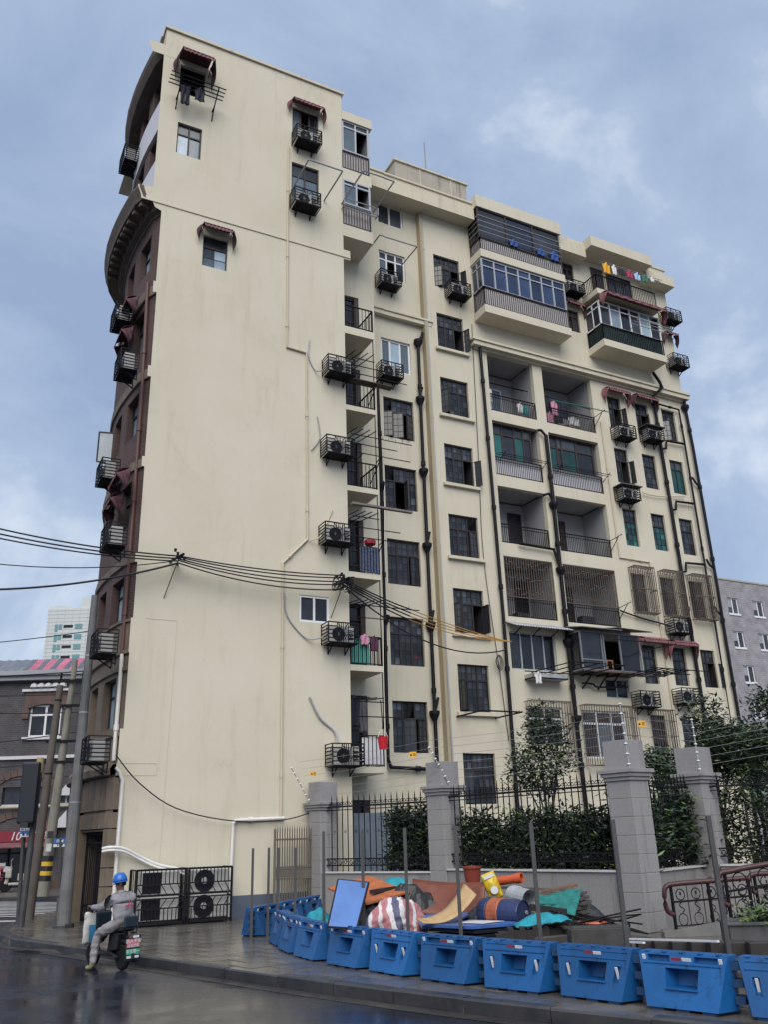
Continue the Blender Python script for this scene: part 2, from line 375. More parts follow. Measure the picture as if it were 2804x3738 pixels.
w = MB(); w.box(3.84, 10.25, YA+.25, 30, 27.0, 27.1); w.build('roof', CONC, BLD)
w = MB(); w.box(4.16, 10.25, YA-.012, YA+.1, .15, .65); w.build('painted_base', BLUEBASE, BLD)
w = MB(); w.box(3.5, 10.5, YA-.03, YA+.0, 20.30, 20.345); w.build('drip_moulding', CREAM2, BLD)
pj = MB()
for a, b in (((4.5, 7.3), (5.3, 7.3)), ((5.3, 7.3), (5.2, 1.4)), ((4.1, 3.72), (5.0, 3.72)), ((4.1, 3.44), (5.0, 3.44)), ((5.0, 3.44), (5.0, 3.72))): pj.bar((a[0], YA-.002, a[1]), (b[0], YA-.002, b[1]), .012, .010, up=(0, 1, 0))
pj.build('render_joint', mat('render_joint', (.51, .468, .372), .9), BLD, kind='stuff')
w = MB(); w.box(10.252, 10.5, YA, YA+.5, 20.24, 20.62); w.build('cornice_return', CREAM2, BLD)
slider(*hA[0], YA, 1, STEEL, [None], fr=.04, ins=.14)
slider(*hA[1], YA, 2, STEEL, [GLASSL, GLASSL], transom=.42, fr=.045)
slider(*hA[2], YA, 3, BROWN, [GLASSL, None, GLASS], fr=.05)
slider(*hA[3], YA, 2, STEEL, [GLASSL, GLASSL], transom=.5, fr=.045)
steel_window(*hA[4], YA, cols=2, rt=1, rb=2, g=(GLASS2, GLASSL))
slider(*hA[5], YA, 2, WHITE, [GLASS2, GLASS], fr=.06, ins=.05)

# --- curved brick street front
PATH = [V((4.22, 21.9)), V((3.98, 22.4)), V((3.86, 23.3)), V((3.78, 24.2)), V((3.77, 25.2)), V((3.86, 26.2)), V((4.05, 27.0)), V((4.4, 27.7)), V((5.2, 28.3)), V((7, 28.9)), V((12, 29.5))]
def cpt(yq):   # point on the front at a given distance along it
    for a, b in zip(PATH, PATH[1:]):
        if yq <= b.y: return a.lerp(b, (yq-a.y)/(b.y-a.y))
    return PATH[-1]
STN = [21.9, 22.16, 22.45, 22.9, 23.4, 23.65, 23.98, 24.4, 24.9, 25.2, 25.55, 26.0, 26.4, 26.7, 27.0, 27.7, 28.3, 28.9, 29.5]
CP = [cpt(y) for y in STN]
ARC = [0]
for a, b in zip(CP, CP[1:]): ARC.append(ARC[-1]+(b-a).length)
NR = []
for i in range(len(CP)):
    t = (CP[min(i+1, len(CP)-1)]-CP[max(i-1, 0)]).normalized(); NR.append(V((-t.y, t.x)))
def off(i, d): p = CP[i]+NR[i]*d; return (p.x, p.y)
def offe(i, d):     # keep the first station flush with the end wall plane
    p = CP[i]+NR[i]*d
    return (p.x, YA+.002) if i == 0 else (p.x, p.y)
def sweep(mb, prof, i0=0, i1=None):
    i1 = len(CP)-1 if i1 is None else i1
    for i in range(i0, i1):
        for (d0, z0), (d1, z1) in zip(prof, prof[1:]):
            mb.quad((*offe(i, d0), z0), (*offe(i, d1), z1), (*offe(i+1, d1), z1), (*offe(i+1, d0), z0),
                [(ARC[i], z0), (ARC[i], z1+abs(d1-d0)), (ARC[i+1], z1+abs(d1-d0)), (ARC[i+1], z0)])
WINS = [(2, 4), (6, 8), (10, 12)]          # station spans of the windows
def front(mb, z0, z1, wz0=None, wz1=None, d=0.0, rec=.30, mw=None, winm=None):
    for i in range(len(CP)-1):
        inw = wz0 and any(a <= i < b for a, b in WINS)
        segs = [(z0, wz0), (wz1, z1)] if inw else [(z0, z1)]
        for a, b in segs:
            if b-a > .01: mb.quad((*offe(i+1, d), a), (*offe(i, d), a), (*offe(i, d), b), (*offe(i+1, d), b), [(ARC[i+1], a), (ARC[i], a), (ARC[i], b), (ARC[i+1], b)])
    if wz0:
        for a, b in WINS:
            for i in range(a, b):
                mb.quad((*off(i, d), wz1), (*off(i+1, d), wz1), (*off(i+1, d-rec), wz1), (*off(i, d-rec), wz1)); mb.quad((*off(i, d), wz0), (*off(i, d-rec), wz0), (*off(i+1, d-rec), wz0), (*off(i+1, d), wz0))
            mb.quad((*off(a, d), wz0), (*off(a, d), wz1), (*off(a, d-rec), wz1), (*off(a, d-rec), wz0)); mb.quad((*off(b, d), wz1), (*off(b, d), wz0), (*off(b, d-rec), wz0), (*off(b, d-rec), wz1))
            # window: frame, two lights and a transom
            f = MB(); zt = wz0+(wz1-wz0)*.68
            P0 = V((*off(a, d-.2), 0)); P1 = V((*off(b, d-.2), 0)); u = (P1-P0).normalized()
            for t, k in ((0, .05), (.5, .035), (1, .05)):
                p = P0.lerp(P1, t); f.bar(p+V((0, 0, wz0)), p+V((0, 0, wz1)), .05, k)
            for z in (wz0+.02, zt, wz1-.02): f.bar(P0+V((0, 0, z)), P1+V((0, 0, z)), .05, .04)
            fo = f.build('window', winm or STEEL, BLD, loc=(P0.x, P0.y, wz0))
            g = MB(); nrm = V((-u.y, u.x, 0))*.02
            g.quad(P0-nrm+V((0, 0, wz0)), P1-nrm+V((0, 0, wz0)), P1-nrm+V((0, 0, wz1)), P0-nrm+V((0, 0, wz1)))
            g.build('pane', random.choice([GLASSL, GLASS2]), fo)
brick = MB(); stone = MB(); span = MB()
for z0, z1, a, b in ((17.48, 20.05, 18.2, 19.5), (14.63, 17.1, 15.45, 16.85), (11.8, 14.28, 12.7, 14.0), (9.04, 11.5, 9.9, 11.25), (7.29, 8.78, 7.3, 8.5)):
    front(brick, z0, z1, a, b)
front(stone, 3.72, 6.41, 4.6, 5.85, .0); front(stone, 6.41, 7.29, d=.02)
front(brick, 22.43, 23.73, 22.5, 23.6, d=-.02, winm=STEEL); front(brick, 24.95, 26.32, 25.0, 26.2, d=-.02, winm=STEEL)
front(span, 20.85, 22.43, d=.06); front(span, 23.73, 24.95, d=.06)
for z in (22.43, 24.95): sweep(span, [(.06, z), (-.02, z+.001)])
for z in (23.73,): sweep(span, [(-.02, z-.001), (.06, z)])
for z0, z1, d in ((17.1, 17.48, .06), (14.28, 14.63, .06), (11.5, 11.8, .06), (8.78, 9.04, .06), (6.38, 6.52, .07), (7.2, 7.32, .07), (4.35, 4.5, .06), (5.95, 6.1, .06)):
    sweep(stone, [(-.02, z0), (d, z0+.02), (d, z1-.03), (-.02, z1)])
brick.build('brick_front', BRICK, BLD); stone.build('stone_front', STONE, BLD); span.build('spandrel', SPAN, BLD)
c = MB(); sweep(c, [(-.02, 20.0), (.04, 20.02), (.06, 20.08), (.2, 20.13), (.27, 20.31), (.62, 20.33), (.65, 20.47), (.75, 20.73), (.75, 20.80), (0, 20.86)]); c.build('cornice', STONED, BLD)
c = MB()
for i in range(1, 12):
    for t in (.5,):
        p = V((*off(i, .42), 0)).lerp(V((*off(i+1, .42), 0)), t); n = NR[i]; q = V((n.x, n.y, 0))
        c.bar(p-q*.14+V((0, 0, 20.25)), p+q*.16+V((0, 0, 20.25)), .14, .14)
c.build('modillions', STONED, BLD, kind='stuff')
c = MB(); sweep(c, [(-.05, 26.32), (.34, 26.31), (.40, 26.42), (.47, 26.56), (.5, 26.74), (0, 26.78)]); c.build('cornice', STONED, BLD)
# ground floor of the front: rusticated stone, doorway with an iron gate
g = MB(); blocks = []
for i in range(len(CP)-1):
    door = 1 <= i < 6
    z = .15
    for k, (za, zb) in enumerate(((.15, .62), (.62, 1.0), (1.0, 1.4), (1.4, 1.8), (1.8, 2.25), (2.25, 2.62), (2.66, 3.4))):
        if door and za < 2.2: continue
        dd = .30 if za < .6 else (.24 if not door else .16)
        p = [V((*offe(i, dd), 0)), V((*offe(i+1, dd), 0)), V((*offe(i+1, -.2), 0)), V((*offe(i, -.2), 0))]
        t = (p[1]-p[0]).normalized()*.012; q = MB()
        lo = [p[0]+(t if i else t*0), p[1]-t, p[2]-t, p[3]+(t if i else t*0)]
        q.prism([v+V((0, 0, za+.012)) for v in lo][::-1], (0, 0, zb-za-.024)); q.build('stone_block', STONE, BLD)
for i in range(len(CP)-1):
    if 1 <= i < 6:
        g.quad((*off(i+1, .1), 2.2), (*off(i, .1), 2.2), (*off(i, .1), 3.45), (*off(i+1, .1), 3.45)); g.quad((*off(i, .12), 2.24), (*off(i+1, .12), 2.24), (*off(i+1, -.5), 2.24), (*off(i, -.5), 2.24))
    else: g.quad((*offe(i+1, .2), .15), (*offe(i, .2), .15), (*offe(i, .2), 3.45), (*offe(i+1, .2), 3.45))
for i in (1, 6): g.quad((*off(i, .2), .15), (*off(i, -.5), .15), (*off(i, -.5), 2.3), (*off(i, .2), 2.3))
sweep(g, [(.1, 3.42), (.34, 3.45), (.36, 3.6), (.28, 3.7), (-.02, 3.76)])
g.build('entrance_stone', STONE, BLD)
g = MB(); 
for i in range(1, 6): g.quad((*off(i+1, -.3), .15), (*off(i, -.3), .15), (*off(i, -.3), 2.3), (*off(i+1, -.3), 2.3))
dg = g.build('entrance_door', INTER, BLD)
g = MB(); P0 = V((*off(1, -.05), 0)); P1 = V((*off(6, -.05), 0))
for z in (.25, .55, 1.95, 2.15): g.bar(P0+V((0, 0, z)), P1+V((0, 0, z)), .03, .05)
for k in range(15):
    p = P0.lerp(P1, k/14); g.bar(p+V((0, 0, .18)), p+V((0, 0, 2.2)), .035 if k in (0, 7, 14) else .02)
g.build('entrance_gate', DARKM, BLD)
q = MB(); P0 = V((*off(9, -.1), 12.9)); q.bar(P0, P0+V((-.50, .10, 0)), .04); q.bar(P0+V((0, 0, 1.0)), P0+V((-.50, .10, 1.0)), .04); q.bar(P0+V((-.50, .10, 0)), P0+V((-.50, .10, 1.0)), .04); q.bar(P0, P0+V((0, 0, 1.0)), .04); fo = q.build('sash', STEEL, BLD)
q = MB(); q.quad(P0+V((-.02, 0, .02)), P0+V((-.48, .097, .02)), P0+V((-.48, .097, .98)), P0+V((-.02, 0, .98))); q.build('pane', GLASSL, fo)
# ------------------------------------------------------------------ balcony strip beside the end wall
FL = [3.68, 6.46, 9.20, 11.94, 14.70, 17.6]
w = MB(); holes = [(9.9, 11.36, z+.12, z+2.12, .3) for z in [.75]+FL]
wallgrid(w, 9.6, 11.97, .15, 26.4, YP, holes); w.quad((11.97, YP, .15), (11.97, YB, .15), (11.97, YB, 26.4), (11.97, YP, 26.4))
w.build('wall', CREAM, BLD)
for i, z in enumerate([.75]+FL):
    d = MB(); z0, z1 = z+.12, z+2.12
    d.box(11.20, 11.355, YP+.02, YP+.28, z0, z1); d.box(9.9, 11.2, YP+.1, YP+.28, z1-.1, z1); d.box(10.55, 10.63, YP+.1, YP+.2, z0, z1-.1)
    for k in range(4): d.box(10.63, 11.2, YP+.12, YP+.16, z0+k*.5, z0+k*.5+.05)
    do = d.build('balcony_door', BROWN, BLD, loc=(9.9, YP, z0))
    pane(do, 10.63, 11.2, YP+.15, z0, z1-.1, GLASS); pane(do, 9.9, 10.55, YP+.15, z0, z1-.1, GLASS)
for i, z in enumerate(FL):
    s = MB(); t = .17 if i < 5 else .27
    s.box(10.252, 11.31, YA, YP-.002, z-t, z)
    so_ = s.build('balcony', CREAM, BLD)
    r = MB(); railing(r, (10.29, YA+.03), (11.28, YA+.03), z, .83, .12, .016); railing(r, (11.28, YA+.07), (11.28, YP-.05), z, .83, .13, .016)
    r.build('railing', DARKM, so_)
    if i == 0:
        q = MB(); q.box(10.6, 11.24, YA+.05, YA+.06, z+.06, z+.78); q.build('panel', SPAN, so_)
    if i == 1:
        q = MB()
        for k in range(9): x = 10.3+k*.065; q.box(x, x+.05, YA+.06, YA+.085, z+.05, z+.78)
        q.build('panel', mat('teal_sheet', (.06, .30, .25), .5, var=.1), so_)
    if i == 2:
        q = MB(); q.grid(lambda a, b: (10.62+a*.62, YA-.03-.015*sin(a*40), z+.02+b*.8), 40, 3); q.build('tarpaulin', mat('blue_tarp', (.012, .022, .065), .35, var=.5, vs=5, bump=.6, bs=14), so_, smooth=True)
# closed boxes of the two top floors
for q_ in ((10.252, 11.4, YA, YP, 21.21, 21.69), (10.252, 11.4, YA, YP, 23.66, 24.14), (10.252, 11.46, YA-.05, YP+.3, 26.34, 26.74)): bx = MB(); bx.box(*q_); bx.build('balcony_slab', CREAM, BLD)
b2 = MB(); b2.box(11.3, 11.38, YA+.06, YP, 21.69, 23.66); b2.box(11.3, 11.38, YA+.06, YP, 24.14, 26.34); b2.build('side_wall', ALU, BLD)
for zb, zs, zt in ((21.69, 22.59, 23.66), (24.14, 24.95, 26.34)):
    slider(10.26, 11.33, zs, zt, YA, 2, ALU, [GLASSL, None], transom=.28 if zt > 25 else .2, fr=.06, ins=.03)
    p = MB(); p.box(10.26, 11.33, YA+.06, YA+.08, zb, zs); p.build('panel', mat('dirty_white_panel', (.38, .35, .36), .8, var=.12, vs=3), BLD)
    r = MB(); railing(r, (10.28, YA+.02), (11.32, YA+.02), zb, zs-zb, .1, .022); r.build('railing', mat('grey_brown_rail', (.045, .038, .042), .6), BLD)

# ------------------------------------------------------------------ stair bay
SILL = [4.31, 7.05, 9.77, 12.5, 15.22]
hB = [(12.91, 14.19, z, z+1.6) for z in SILL]+[(12.9, 14.18, 17.96, 19.3), (12.92, 14.12, 22.03, 23.26), (12.92, 14.12, 24.58, 25.66)]
w = MB(); wallgrid(w, 11.6, 14.83, .15, 25.95, YB, hB); w.quad((14.83, YC, .15), (14.83, YB, .15), (14.83, YB, 25.95), (14.83, YC, 25.95)); w.build('wall', CREAM, BLD)
w = MB(); w.box(14.72, 14.83, YC-.06, YB, .15, 25.9); w.build('corner_strip', mat('ochre_trim', (.36, .30, .20), .8), BLD)
OPN = [{'T1': 30, 'L1': 35, 'L2': -20}, {}, {'L2': -14}, {'T0': 30, 'L1': -80}, {'T0': 38, 'L0': 30, 'L1': 28, 'L2': -30}]
for h, o in zip(hB[:5], OPN): steel_window(*h, YB, opens=o)
slider(*hB[5], YB, 3, WHITE, [GLASSL]*3, fr=.07); slider(*hB[6], YB, 3, WHITE, [GLASSL, None, GLASS2], transom=.36, fr=.06); slider(*hB[7], YB, 2, WHITE, [GLASS2, GLASS2], transom=.12, fr=.07)
w = MB(); w.box(12.0, 15.06, YB-.22, YB, 20.18, 20.42); w.box(12.0, 15.1, YB-.27, YB, 20.36, 20.44); w.build('cornice', CREAM2, BLD)

# ------------------------------------------------------------------ right bay: casement column, loggias, narrow windows
XL, XR = (17.53, 19.73), (20.2, 22.73)
LZ = [(17.13, 19.66), (14.44, 16.7), (11.75, 13.98), (9.0, 11.24)]
hS = [(15.3, 16.53, z, z+1.56) for z in (2.75, 5.63, 8.25, 10.98, 13.74, 16.51)]+[(15.31, 16.51, 19.36, 20.92), (15.32, 16.53, 22.15, 23.67)]
hL = [(*x, *z, .195) for z in LZ for x in (XL, XR)]
hR = [(x0, x1, z0, z1) for z0, z1 in ((17.55, 19.09), (15.1, 16.65), (12.39, 13.97), (9.7, 11.24), (6.94, 8.42), (4.3, 5.78)) for x0, x1 in ((23.56, 24.27), (25.08, 25.82), (26.63, 27.40))]
hX = [(17.51, 19.5, 7.14, 8.47), (20.3, 22.7, 7.2, 8.45), (21.6, 22.7, 6.33, 7.02), (18.0, 19.5, 4.6, 5.9), (20.35, 22.4, 4.2, 5.85), (21.96, 22.6, 24.5, 25.42), (21.96, 22.58, 21.87, 22.97)]
w = MB(); wallgrid(w, 14.83, 28.12, .15, 25.95, YC, hS+hL+hR+hX); w.quad((28.12, YC, .15), (28.12, YC+9, .15), (28.12, YC+9, 25.95), (28.12, YC, 25.95)); w.build('wall', CREAM, BLD)
OPS = [{'L0': 20}, {'L0': 75}, {'L0': 70, 'L2': -95}, {'T2': 35, 'L2': -12}, {'L0': 5, 'L2': -120}, {'L0': 60}, {'L2': -110}, {'L0': 40, 'L2': -120}]
OPS[4] = {'L2': -125}
for h, o in zip(hS, OPS): steel_window(*h, YC, opens=o)
for h in hS[1:7]:
    q = MB(); q.box(h[0]-.14, h[1]+.16, YC-.13, YC, h[2]-.14, h[2]-.03); q.build('window_sill', CREAM2, BLD)
for i, h in enumerate(hR):
    if i == 5: continue
    curt = (GLASS2, GLASSG) if i in (6, 7) else None
    if i in (0, 1, 2, 3, 14): steel_window(*h, YC, cols=4, opens={'L1': [-110, -60, -20, -115][i] if i < 4 else -150, **({'L0': 35} if i == 2 else {})})
    else: steel_window(*h, YC, cols=3, g=curt)
slider(*hR[5], YC, 2, mat('green_steel', (.02, .032, .03), .5), [GLASSG, GLASSG], transom=.4, fr=.05)
for h in hX[5:]: slider(*h, YC, 2, BROWN, [GLASS, GLASS], transom=.3)
# loggias
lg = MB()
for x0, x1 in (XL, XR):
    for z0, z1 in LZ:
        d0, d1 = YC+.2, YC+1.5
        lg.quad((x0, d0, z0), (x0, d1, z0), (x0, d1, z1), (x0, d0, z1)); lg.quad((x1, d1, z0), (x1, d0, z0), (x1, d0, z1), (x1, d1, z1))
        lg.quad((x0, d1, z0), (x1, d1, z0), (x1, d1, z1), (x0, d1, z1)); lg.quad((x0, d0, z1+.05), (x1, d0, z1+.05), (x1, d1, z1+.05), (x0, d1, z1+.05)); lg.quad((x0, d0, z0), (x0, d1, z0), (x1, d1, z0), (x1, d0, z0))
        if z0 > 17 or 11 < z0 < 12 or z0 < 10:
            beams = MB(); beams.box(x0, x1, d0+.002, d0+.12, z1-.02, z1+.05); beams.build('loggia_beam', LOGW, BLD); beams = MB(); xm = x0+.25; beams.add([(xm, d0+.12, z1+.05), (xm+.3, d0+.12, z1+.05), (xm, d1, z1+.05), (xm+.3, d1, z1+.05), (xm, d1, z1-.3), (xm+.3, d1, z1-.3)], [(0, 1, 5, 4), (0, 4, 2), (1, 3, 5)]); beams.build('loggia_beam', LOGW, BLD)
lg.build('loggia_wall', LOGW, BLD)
def door(x0, x1, z0, z1, y, m=DOOR):
    d = MB(); d.box(x0, x1, y-.05, y, z0, z1); o = d.build('loggia_door', m, BLD, loc=(x0, y, z0))
    q = MB(); W_ = x1-x0
    for a, b, c, e in ((.12, .44, .1, .4), (.56, .88, .1, .4), (.12, .44, .48, .92), (.56, .88, .48, .92)): q.box(x0+W_*a, x0+W_*b, y-.06, y-.05, z0+(z1-z0)*c, z0+(z1-z0)*e)
    q.build('door_panel', BROWN, o)
yb = YC+1.48
for z0, z1 in (LZ[2], LZ[3]):
    door(XL[0]+.3, XL[0]+1.0, z0, z0+1.85, yb); slider(XL[0]+1.42, XL[0]+2.05, z0+.55, z0+1.85, yb-.12, 2, BROWN, [GLASS, GLASS], fr=.045, ins=.1)
    door(XR[0]+.85, XR[0]+1.55, z0, z0+1.85, yb); slider(XR[0]+.12, XR[0]+.5, z0+.55, z0+1.85, yb-.12, 1, BROWN, [GLASS], fr=.045, ins=.1)
z0, z1 = LZ[0]
d = MB(); R = M.Rotation(rad(52), 3, 'Z'); d.cbox((17.98, YC+.75, z0+.98), .75, .05, 1.9, R); do = d.build('loggia_door', DOOR, BLD)
q = MB(); q.cbox(V((17.98, YC+.75, z0+1.45))+R @ V((0, -.03, 0)), .5, .02, .7, R); q.build('pane', GLASS2, do)
slider(XL[0]+1.05, XL[0]+1.6, z0+.8, z0+1.9, yb-.12, 1, WHITE, [GLASSL], ins=.1); door(XR[0]+1.2, XR[0]+1.8, z0, z0+1.9, yb)
slider(XR[0]+.2, XR[0]+.9, z0+.8, z0+1.9, yb-.12, 2, WHITE, [GLASS2, GLASS], ins=.1)
# glazed pair
z0, z1 = LZ[1]
slider(XL[0]+.02, XL[1]-.25, z0+.78, z1, YC, 4, BROWN, [GLASSG, GLASS, GLASSG, GLASS], transom=.42, fr=.06, ins=.25, widths=[.28, .3, .22, .2])
slider(XR[0]+.02, XR[1]-.12, z0+.78, z1, YC, 4, BROWN, [GLASSG, GLASS, GLASSG, GLASS], transom=.5, fr=.07, ins=.25, widths=[.22, .1, .3, .38])
for x0, x1 in (XL, XR):
    q = MB(); q.box(x0+.02, x1-.02, YC+.10, YC+.12, z0+.03, z0+.78); q.build('panel', SPAN, BLD)
# railings of the loggias
for k, (z0, z1) in enumerate(LZ):
    for x0, x1 in (XL, XR):
        r = MB(); railing(r, (x0+.02, YC+.05), (x1-.02, YC+.05), z0, .74, .085, .015, mid=.62); r.build('railing', DARKM, BLD)
# the security lattice over the lower pair
LATM = mat('rusty_steel_bar', (.115, .088, .072), .6, .2, var=.3, vs=10)
z0, z1 = LZ[3]
def lattice(mb, x0, x1, z0, z1, y, sp=.105):
    n = int((x1-x0)/sp)
    for i in range(n+1):
        x = x0+(x1-x0)*i/n; mb.bar((x, y, z0), (x, y, z1), .022)
    for z in (z0, z1): mb.bar((x0, y, z), (x1, y, z), .03)
    rng = random.Random(int(x0*100))
    for i in range(n):
        x = x0+(x1-x0)*i/n
        for q in range(3): z = z0+(z1-z0)*(q+.25+.4*rng.random())/3; mb.bar((x, y, z), (x+(x1-x0)/n, y, z), .02)
for x0, x1 in (XL, XR):
    q = MB(); lattice(q, x0+.03, x1-.03, z0+.74, z1-.02, YC+.02); tagm = q.build('security_bars', LATM, BLD)
# caged narrow windows
for i in (9, 10, 11):
    x0, x1, z0, z1 = hR[i]; q = MB(); d = .38; a, b, c, e = x0-.12, x1+.16, z0-.1, z1+.2; y1 = YC-d
    lattice(q, a, b, c, e, y1, .085)
    for x in (a, b):
        for k in range(5): y = YC-d*k/4; q.bar((x, y, c), (x, y, e), .02)
        for z in (c, (c+e)/2, e): q.bar((x, y1, z), (x, YC, z), .028)
    for z in (c, e):
        for k in range(7): x = a+(b-a)*k/6; q.bar((x, y1, z), (x, YC, z), .018)
    for k in (1, 2, 3): y = YC-d*k/4; q.bar((a, y, e), (b, y, e), .018); q.bar((a, y, c), (b, y, c), .018)
    q.bar((a, y1, (c+e)/2), (b, y1, (c+e)/2), .03)
    q.build('security_cage', LATM, BLD)
# first-floor windows of the loggia bay
slider(*hX[0], YC, 4, ALU, [GLASS2, GLASS, GLASS2, GLASS], fr=.05); slider(*hX[2], YC, 2, ALU, [GLASS, GLASS], fr=.045)
slider(*hX[3], YC, 2, WHITE, [GLASS2, GLASS2], transom=.4, fr=.06); slider(*hX[4], YC, 3, WHITE, [GLASS, GLASSL, GLASS], transom=.45, fr=.07)
for (x0, x1, z0, z1) in (hX[3], hX[4], hR[15]):
    q = MB(); a, b, c, e = x0-.1, x1+.14, z0-.25, z1+.15; d = .4; y1 = YC-d; n = int((b-a)/.11)
    for i in range(n+1): x = a+(b-a)*i/n; q.bar((x, y1, c), (x, y1, e), .018); q.bar((x, y1, e), (x, YC, e), .014); q.bar((x, y1, c), (x, YC, c), .014)
    for z in (c, c+.4, (c+e)/2, e-.4, e): q.bar((a, y1, z), (b, y1, z), .022); q.bar((a, y1, z), (a, YC, z), .018); q.bar((b, y1, z), (b, YC, z), .018)
    for k in range(4): y = y1+d*k/4; q.bar((a, y, c), (a, y, e), .016); q.bar((b, y, c), (b, y, e), .016)
    q.build('security_cage', LATM, BLD)
# glass bay at first floor
bay = MB(); x0, x1, y1, z0, z1 = 20.0, 22.75, YC-.75, 7.15, 8.5
bay.box(x0, x1, y1-.03, YC, z0-.06, z0); bo = bay.build('glass_bay', mat('rust_plate', (.09, .065, .055), .7, var=.3), BLD)
f = MB()
for x in (x0, x0+.95, x0+1.05, x0+1.8, x1): f.bar((x, y1, z0), (x, y1, z1), .05)
for z in (z0, z0+.35, z1): f.bar((x0, y1, z), (x0+1.0, y1, z), .04)
for z in (z0, z1): f.bar((x0+1, y1, z), (x1, y1, z), .05); f.bar((x0, y1, z), (x0, YC, z), .05); f.bar((x1, y1, z), (x1, YC, z), .05)
f.build('frame', mat('dull_aluminium', (.20, .21, .23), .5, .2), bo)
for q_ in ((x0+.03, x0+.95, y1+.01, y1+.016, z0+.02, z1-.02), (x0+.005, x0+.01, y1, YC, z0+.02, z1-.02), (x0+1.8, x1-.05, y1+.02, y1+.026, z0, z1)): g = MB(); g.box(*q_); g.build('pane', GLASS, bo)
q = MB(); q.add([(x0-.1, y1-.35, z1+.08), (x0+1.7, y1-.35, z1+.08), (x0+1.7, YC, z1+.3), (x0-.1, YC, z1+.3)], [(0, 1, 2, 3)]); q.build('canopy', mat('dirty_sheet', (.17, .17, .175), .6), bo, solid=.03)
q = MB(); q.add([(x0+1.5, y1-.35, z1+.16), (x1+.35, y1-.4, z1+.1), (x1+.35, YC, z1+.34), (x0+1.5, YC, z1+.36)], [(0, 1, 2, 3)]); q.build('canopy', mat('dark_sheet', (.05, .05, .055), .6), bo, solid=.03)
for x in (x0+.5, x0+1.2, x0+1.7): q = MB(); q.bar((x, y1+.05, z0-.05), (x, YC, z0-.55), .04); q.bar((x, y1+.05, z0-.08), (x, YC, z0-.08), .04); q.build('bracket', DARKM, bo)
# corrugated canopy over the next window
q = MB()
def can(a, b):
    x = 17.4+a*2.6; return (x, YC-.55*b, 8.78-.22*b+.018*sin(a*2*pi*24))
q.grid(can, 96, 2); q.build('corrugated_canopy', mat('corrugated_sheet', (.38, .39, .42), .5, .2, var=.15), BLD, solid=.015, smooth=True)
q = MB()
for x in (17.7, 18.5, 19.3): q.bar((x, YC, 8.35), (x, YC-.5, 8.54), .03)
q.build('canopy_bracket', DARKM, BLD)
# stepped cornice between the loggias and the projecting balconies
w = MB(); w.box(16.78, 28.2, YC-.28, YC, 19.74, 19.93); w.box(16.72, 28.26, YC-.34, YC, 19.93, 20.02); w.box(16.9, 28.12, YC-.1, YC, 19.66, 19.74); w.build('cornice', CREAM2, BLD)
# projecting glazed balconies
GREYRAIL = mat('brown_grey_rail', (.050, .042, .046), .6); PANELW = mat('pale_dirty_panel', (.42, .40, .41), .8, var=.1, vs=3)
def encl(x0, x1, yf, zs, zr, zw, zt, fm, gm, n, side=2, panel=True, rail=GREYRAIL, tr=.35):
    s = MB(); s.box(x0-.02, x1+.05, yf-.03, YC, zs[0], zs[1]); b = s.build('balcony', CREAM, BLD)
    r = MB(); railing(r, (x0+.03, yf+.02), (x1-.02, yf+.02), zs[1], zr-zs[1], .1, .02); railing(r, (x0+.03, YC-.03), (x0+.03, yf+.02), zs[1], zr-zs[1], .1, .02); r.build('railing', rail, b)
    if panel:
        p = MB(); p.box(x0+.07, x1-.03, yf+.06, yf+.08, zs[1], zr-.08); p.box(x0+.07, x0+.09, yf+.08, YC, zs[1], zr-.08); p.build('panel', panel, b)
    if fm:
        f = MB(); w_ = (x1-x0)/n
        for i in range(n+1): f.bar((x0+.03+(x1-x0-.06)*i/n, yf+.06, zw), (x0+.03+(x1-x0-.06)*i/n, yf+.06, zt), .06)
        for z in (zw+.03, zt-tr, zt-.03): f.bar((x0, yf+.06, z), (x1, yf+.06, z), .05); f.bar((x0+.03, yf+.06, z), (x0+.03, YC, z), .05)
        for i in range(1, side+1): y = yf+.06+(YC-yf-.06)*i/side-.03; f.bar((x0+.03, y, zw), (x0+.03, y, zt), .05)
        f.build('frame', fm, b)
        for i in range(n):
            for a, c in ((zw+.06, zt-tr), (zt-tr, zt-.05)): pane(b, x0+.06+(x1-x0-.06)*i/n, x0+(x1-x0-.06)*(i+1)/n, yf+.075+.004*(i % 2), a, c, gm[i % len(gm)])
        g = MB(); g.box(x0+.025, x0+.035, yf+.08, YC-.02, zw+.05, zt-.05); g.build('pane', gm[0], b)
        k = MB(); k.box(x1-.05, x1-.02, yf+.08, YC, zs[1], zt); k.build('side_wall', PANELW, b)
    return b
encl(17.1, 21.3, 23.43, (20.97, 21.32), 22.19, 22.2, 23.56, ALU, [GLASSB], 7, 2, PANELW)
TOPB = encl(17.1, 21.3, 23.43, (23.6, 23.96), 24.6, 24.55, 26.08, BROWN, [GLASS, GLASSB], 3, 2, PANELW)
q = MB()
for z in (24.85, 25.1, 25.35, 25.6): q.tube([(17.08, YC-.1, z), (17.08, 23.38, z), (21.3, 23.38, z)], .014)
q.build('guard_bars', ALU, TOPB)
s = MB(); s.box(17.05, 21.4, 23.4, YC+.3, 26.08, 26.66); s.build('balcony_roof', CREAM, BLD)
encl(22.9, 26.35, 23.23, (20.82, 21.14), 21.9, 21.9, 23.1, WHITE, [GLASS2, GLASSL, GLASS], 6, 2, mat('dark_green_panel', (.02, .045, .045), .7, var=.3), DARKM, .3)
encl(22.9, 26.35, 23.23, (23.4, 23.66), 24.4, 0, 0, None, None, 6, 2, None, DARKM)
s = MB(); s.box(22.9, 26.45, 23.2, YC+.3, 25.9, 26.4); s.build('balcony_roof', CREAM, BLD)
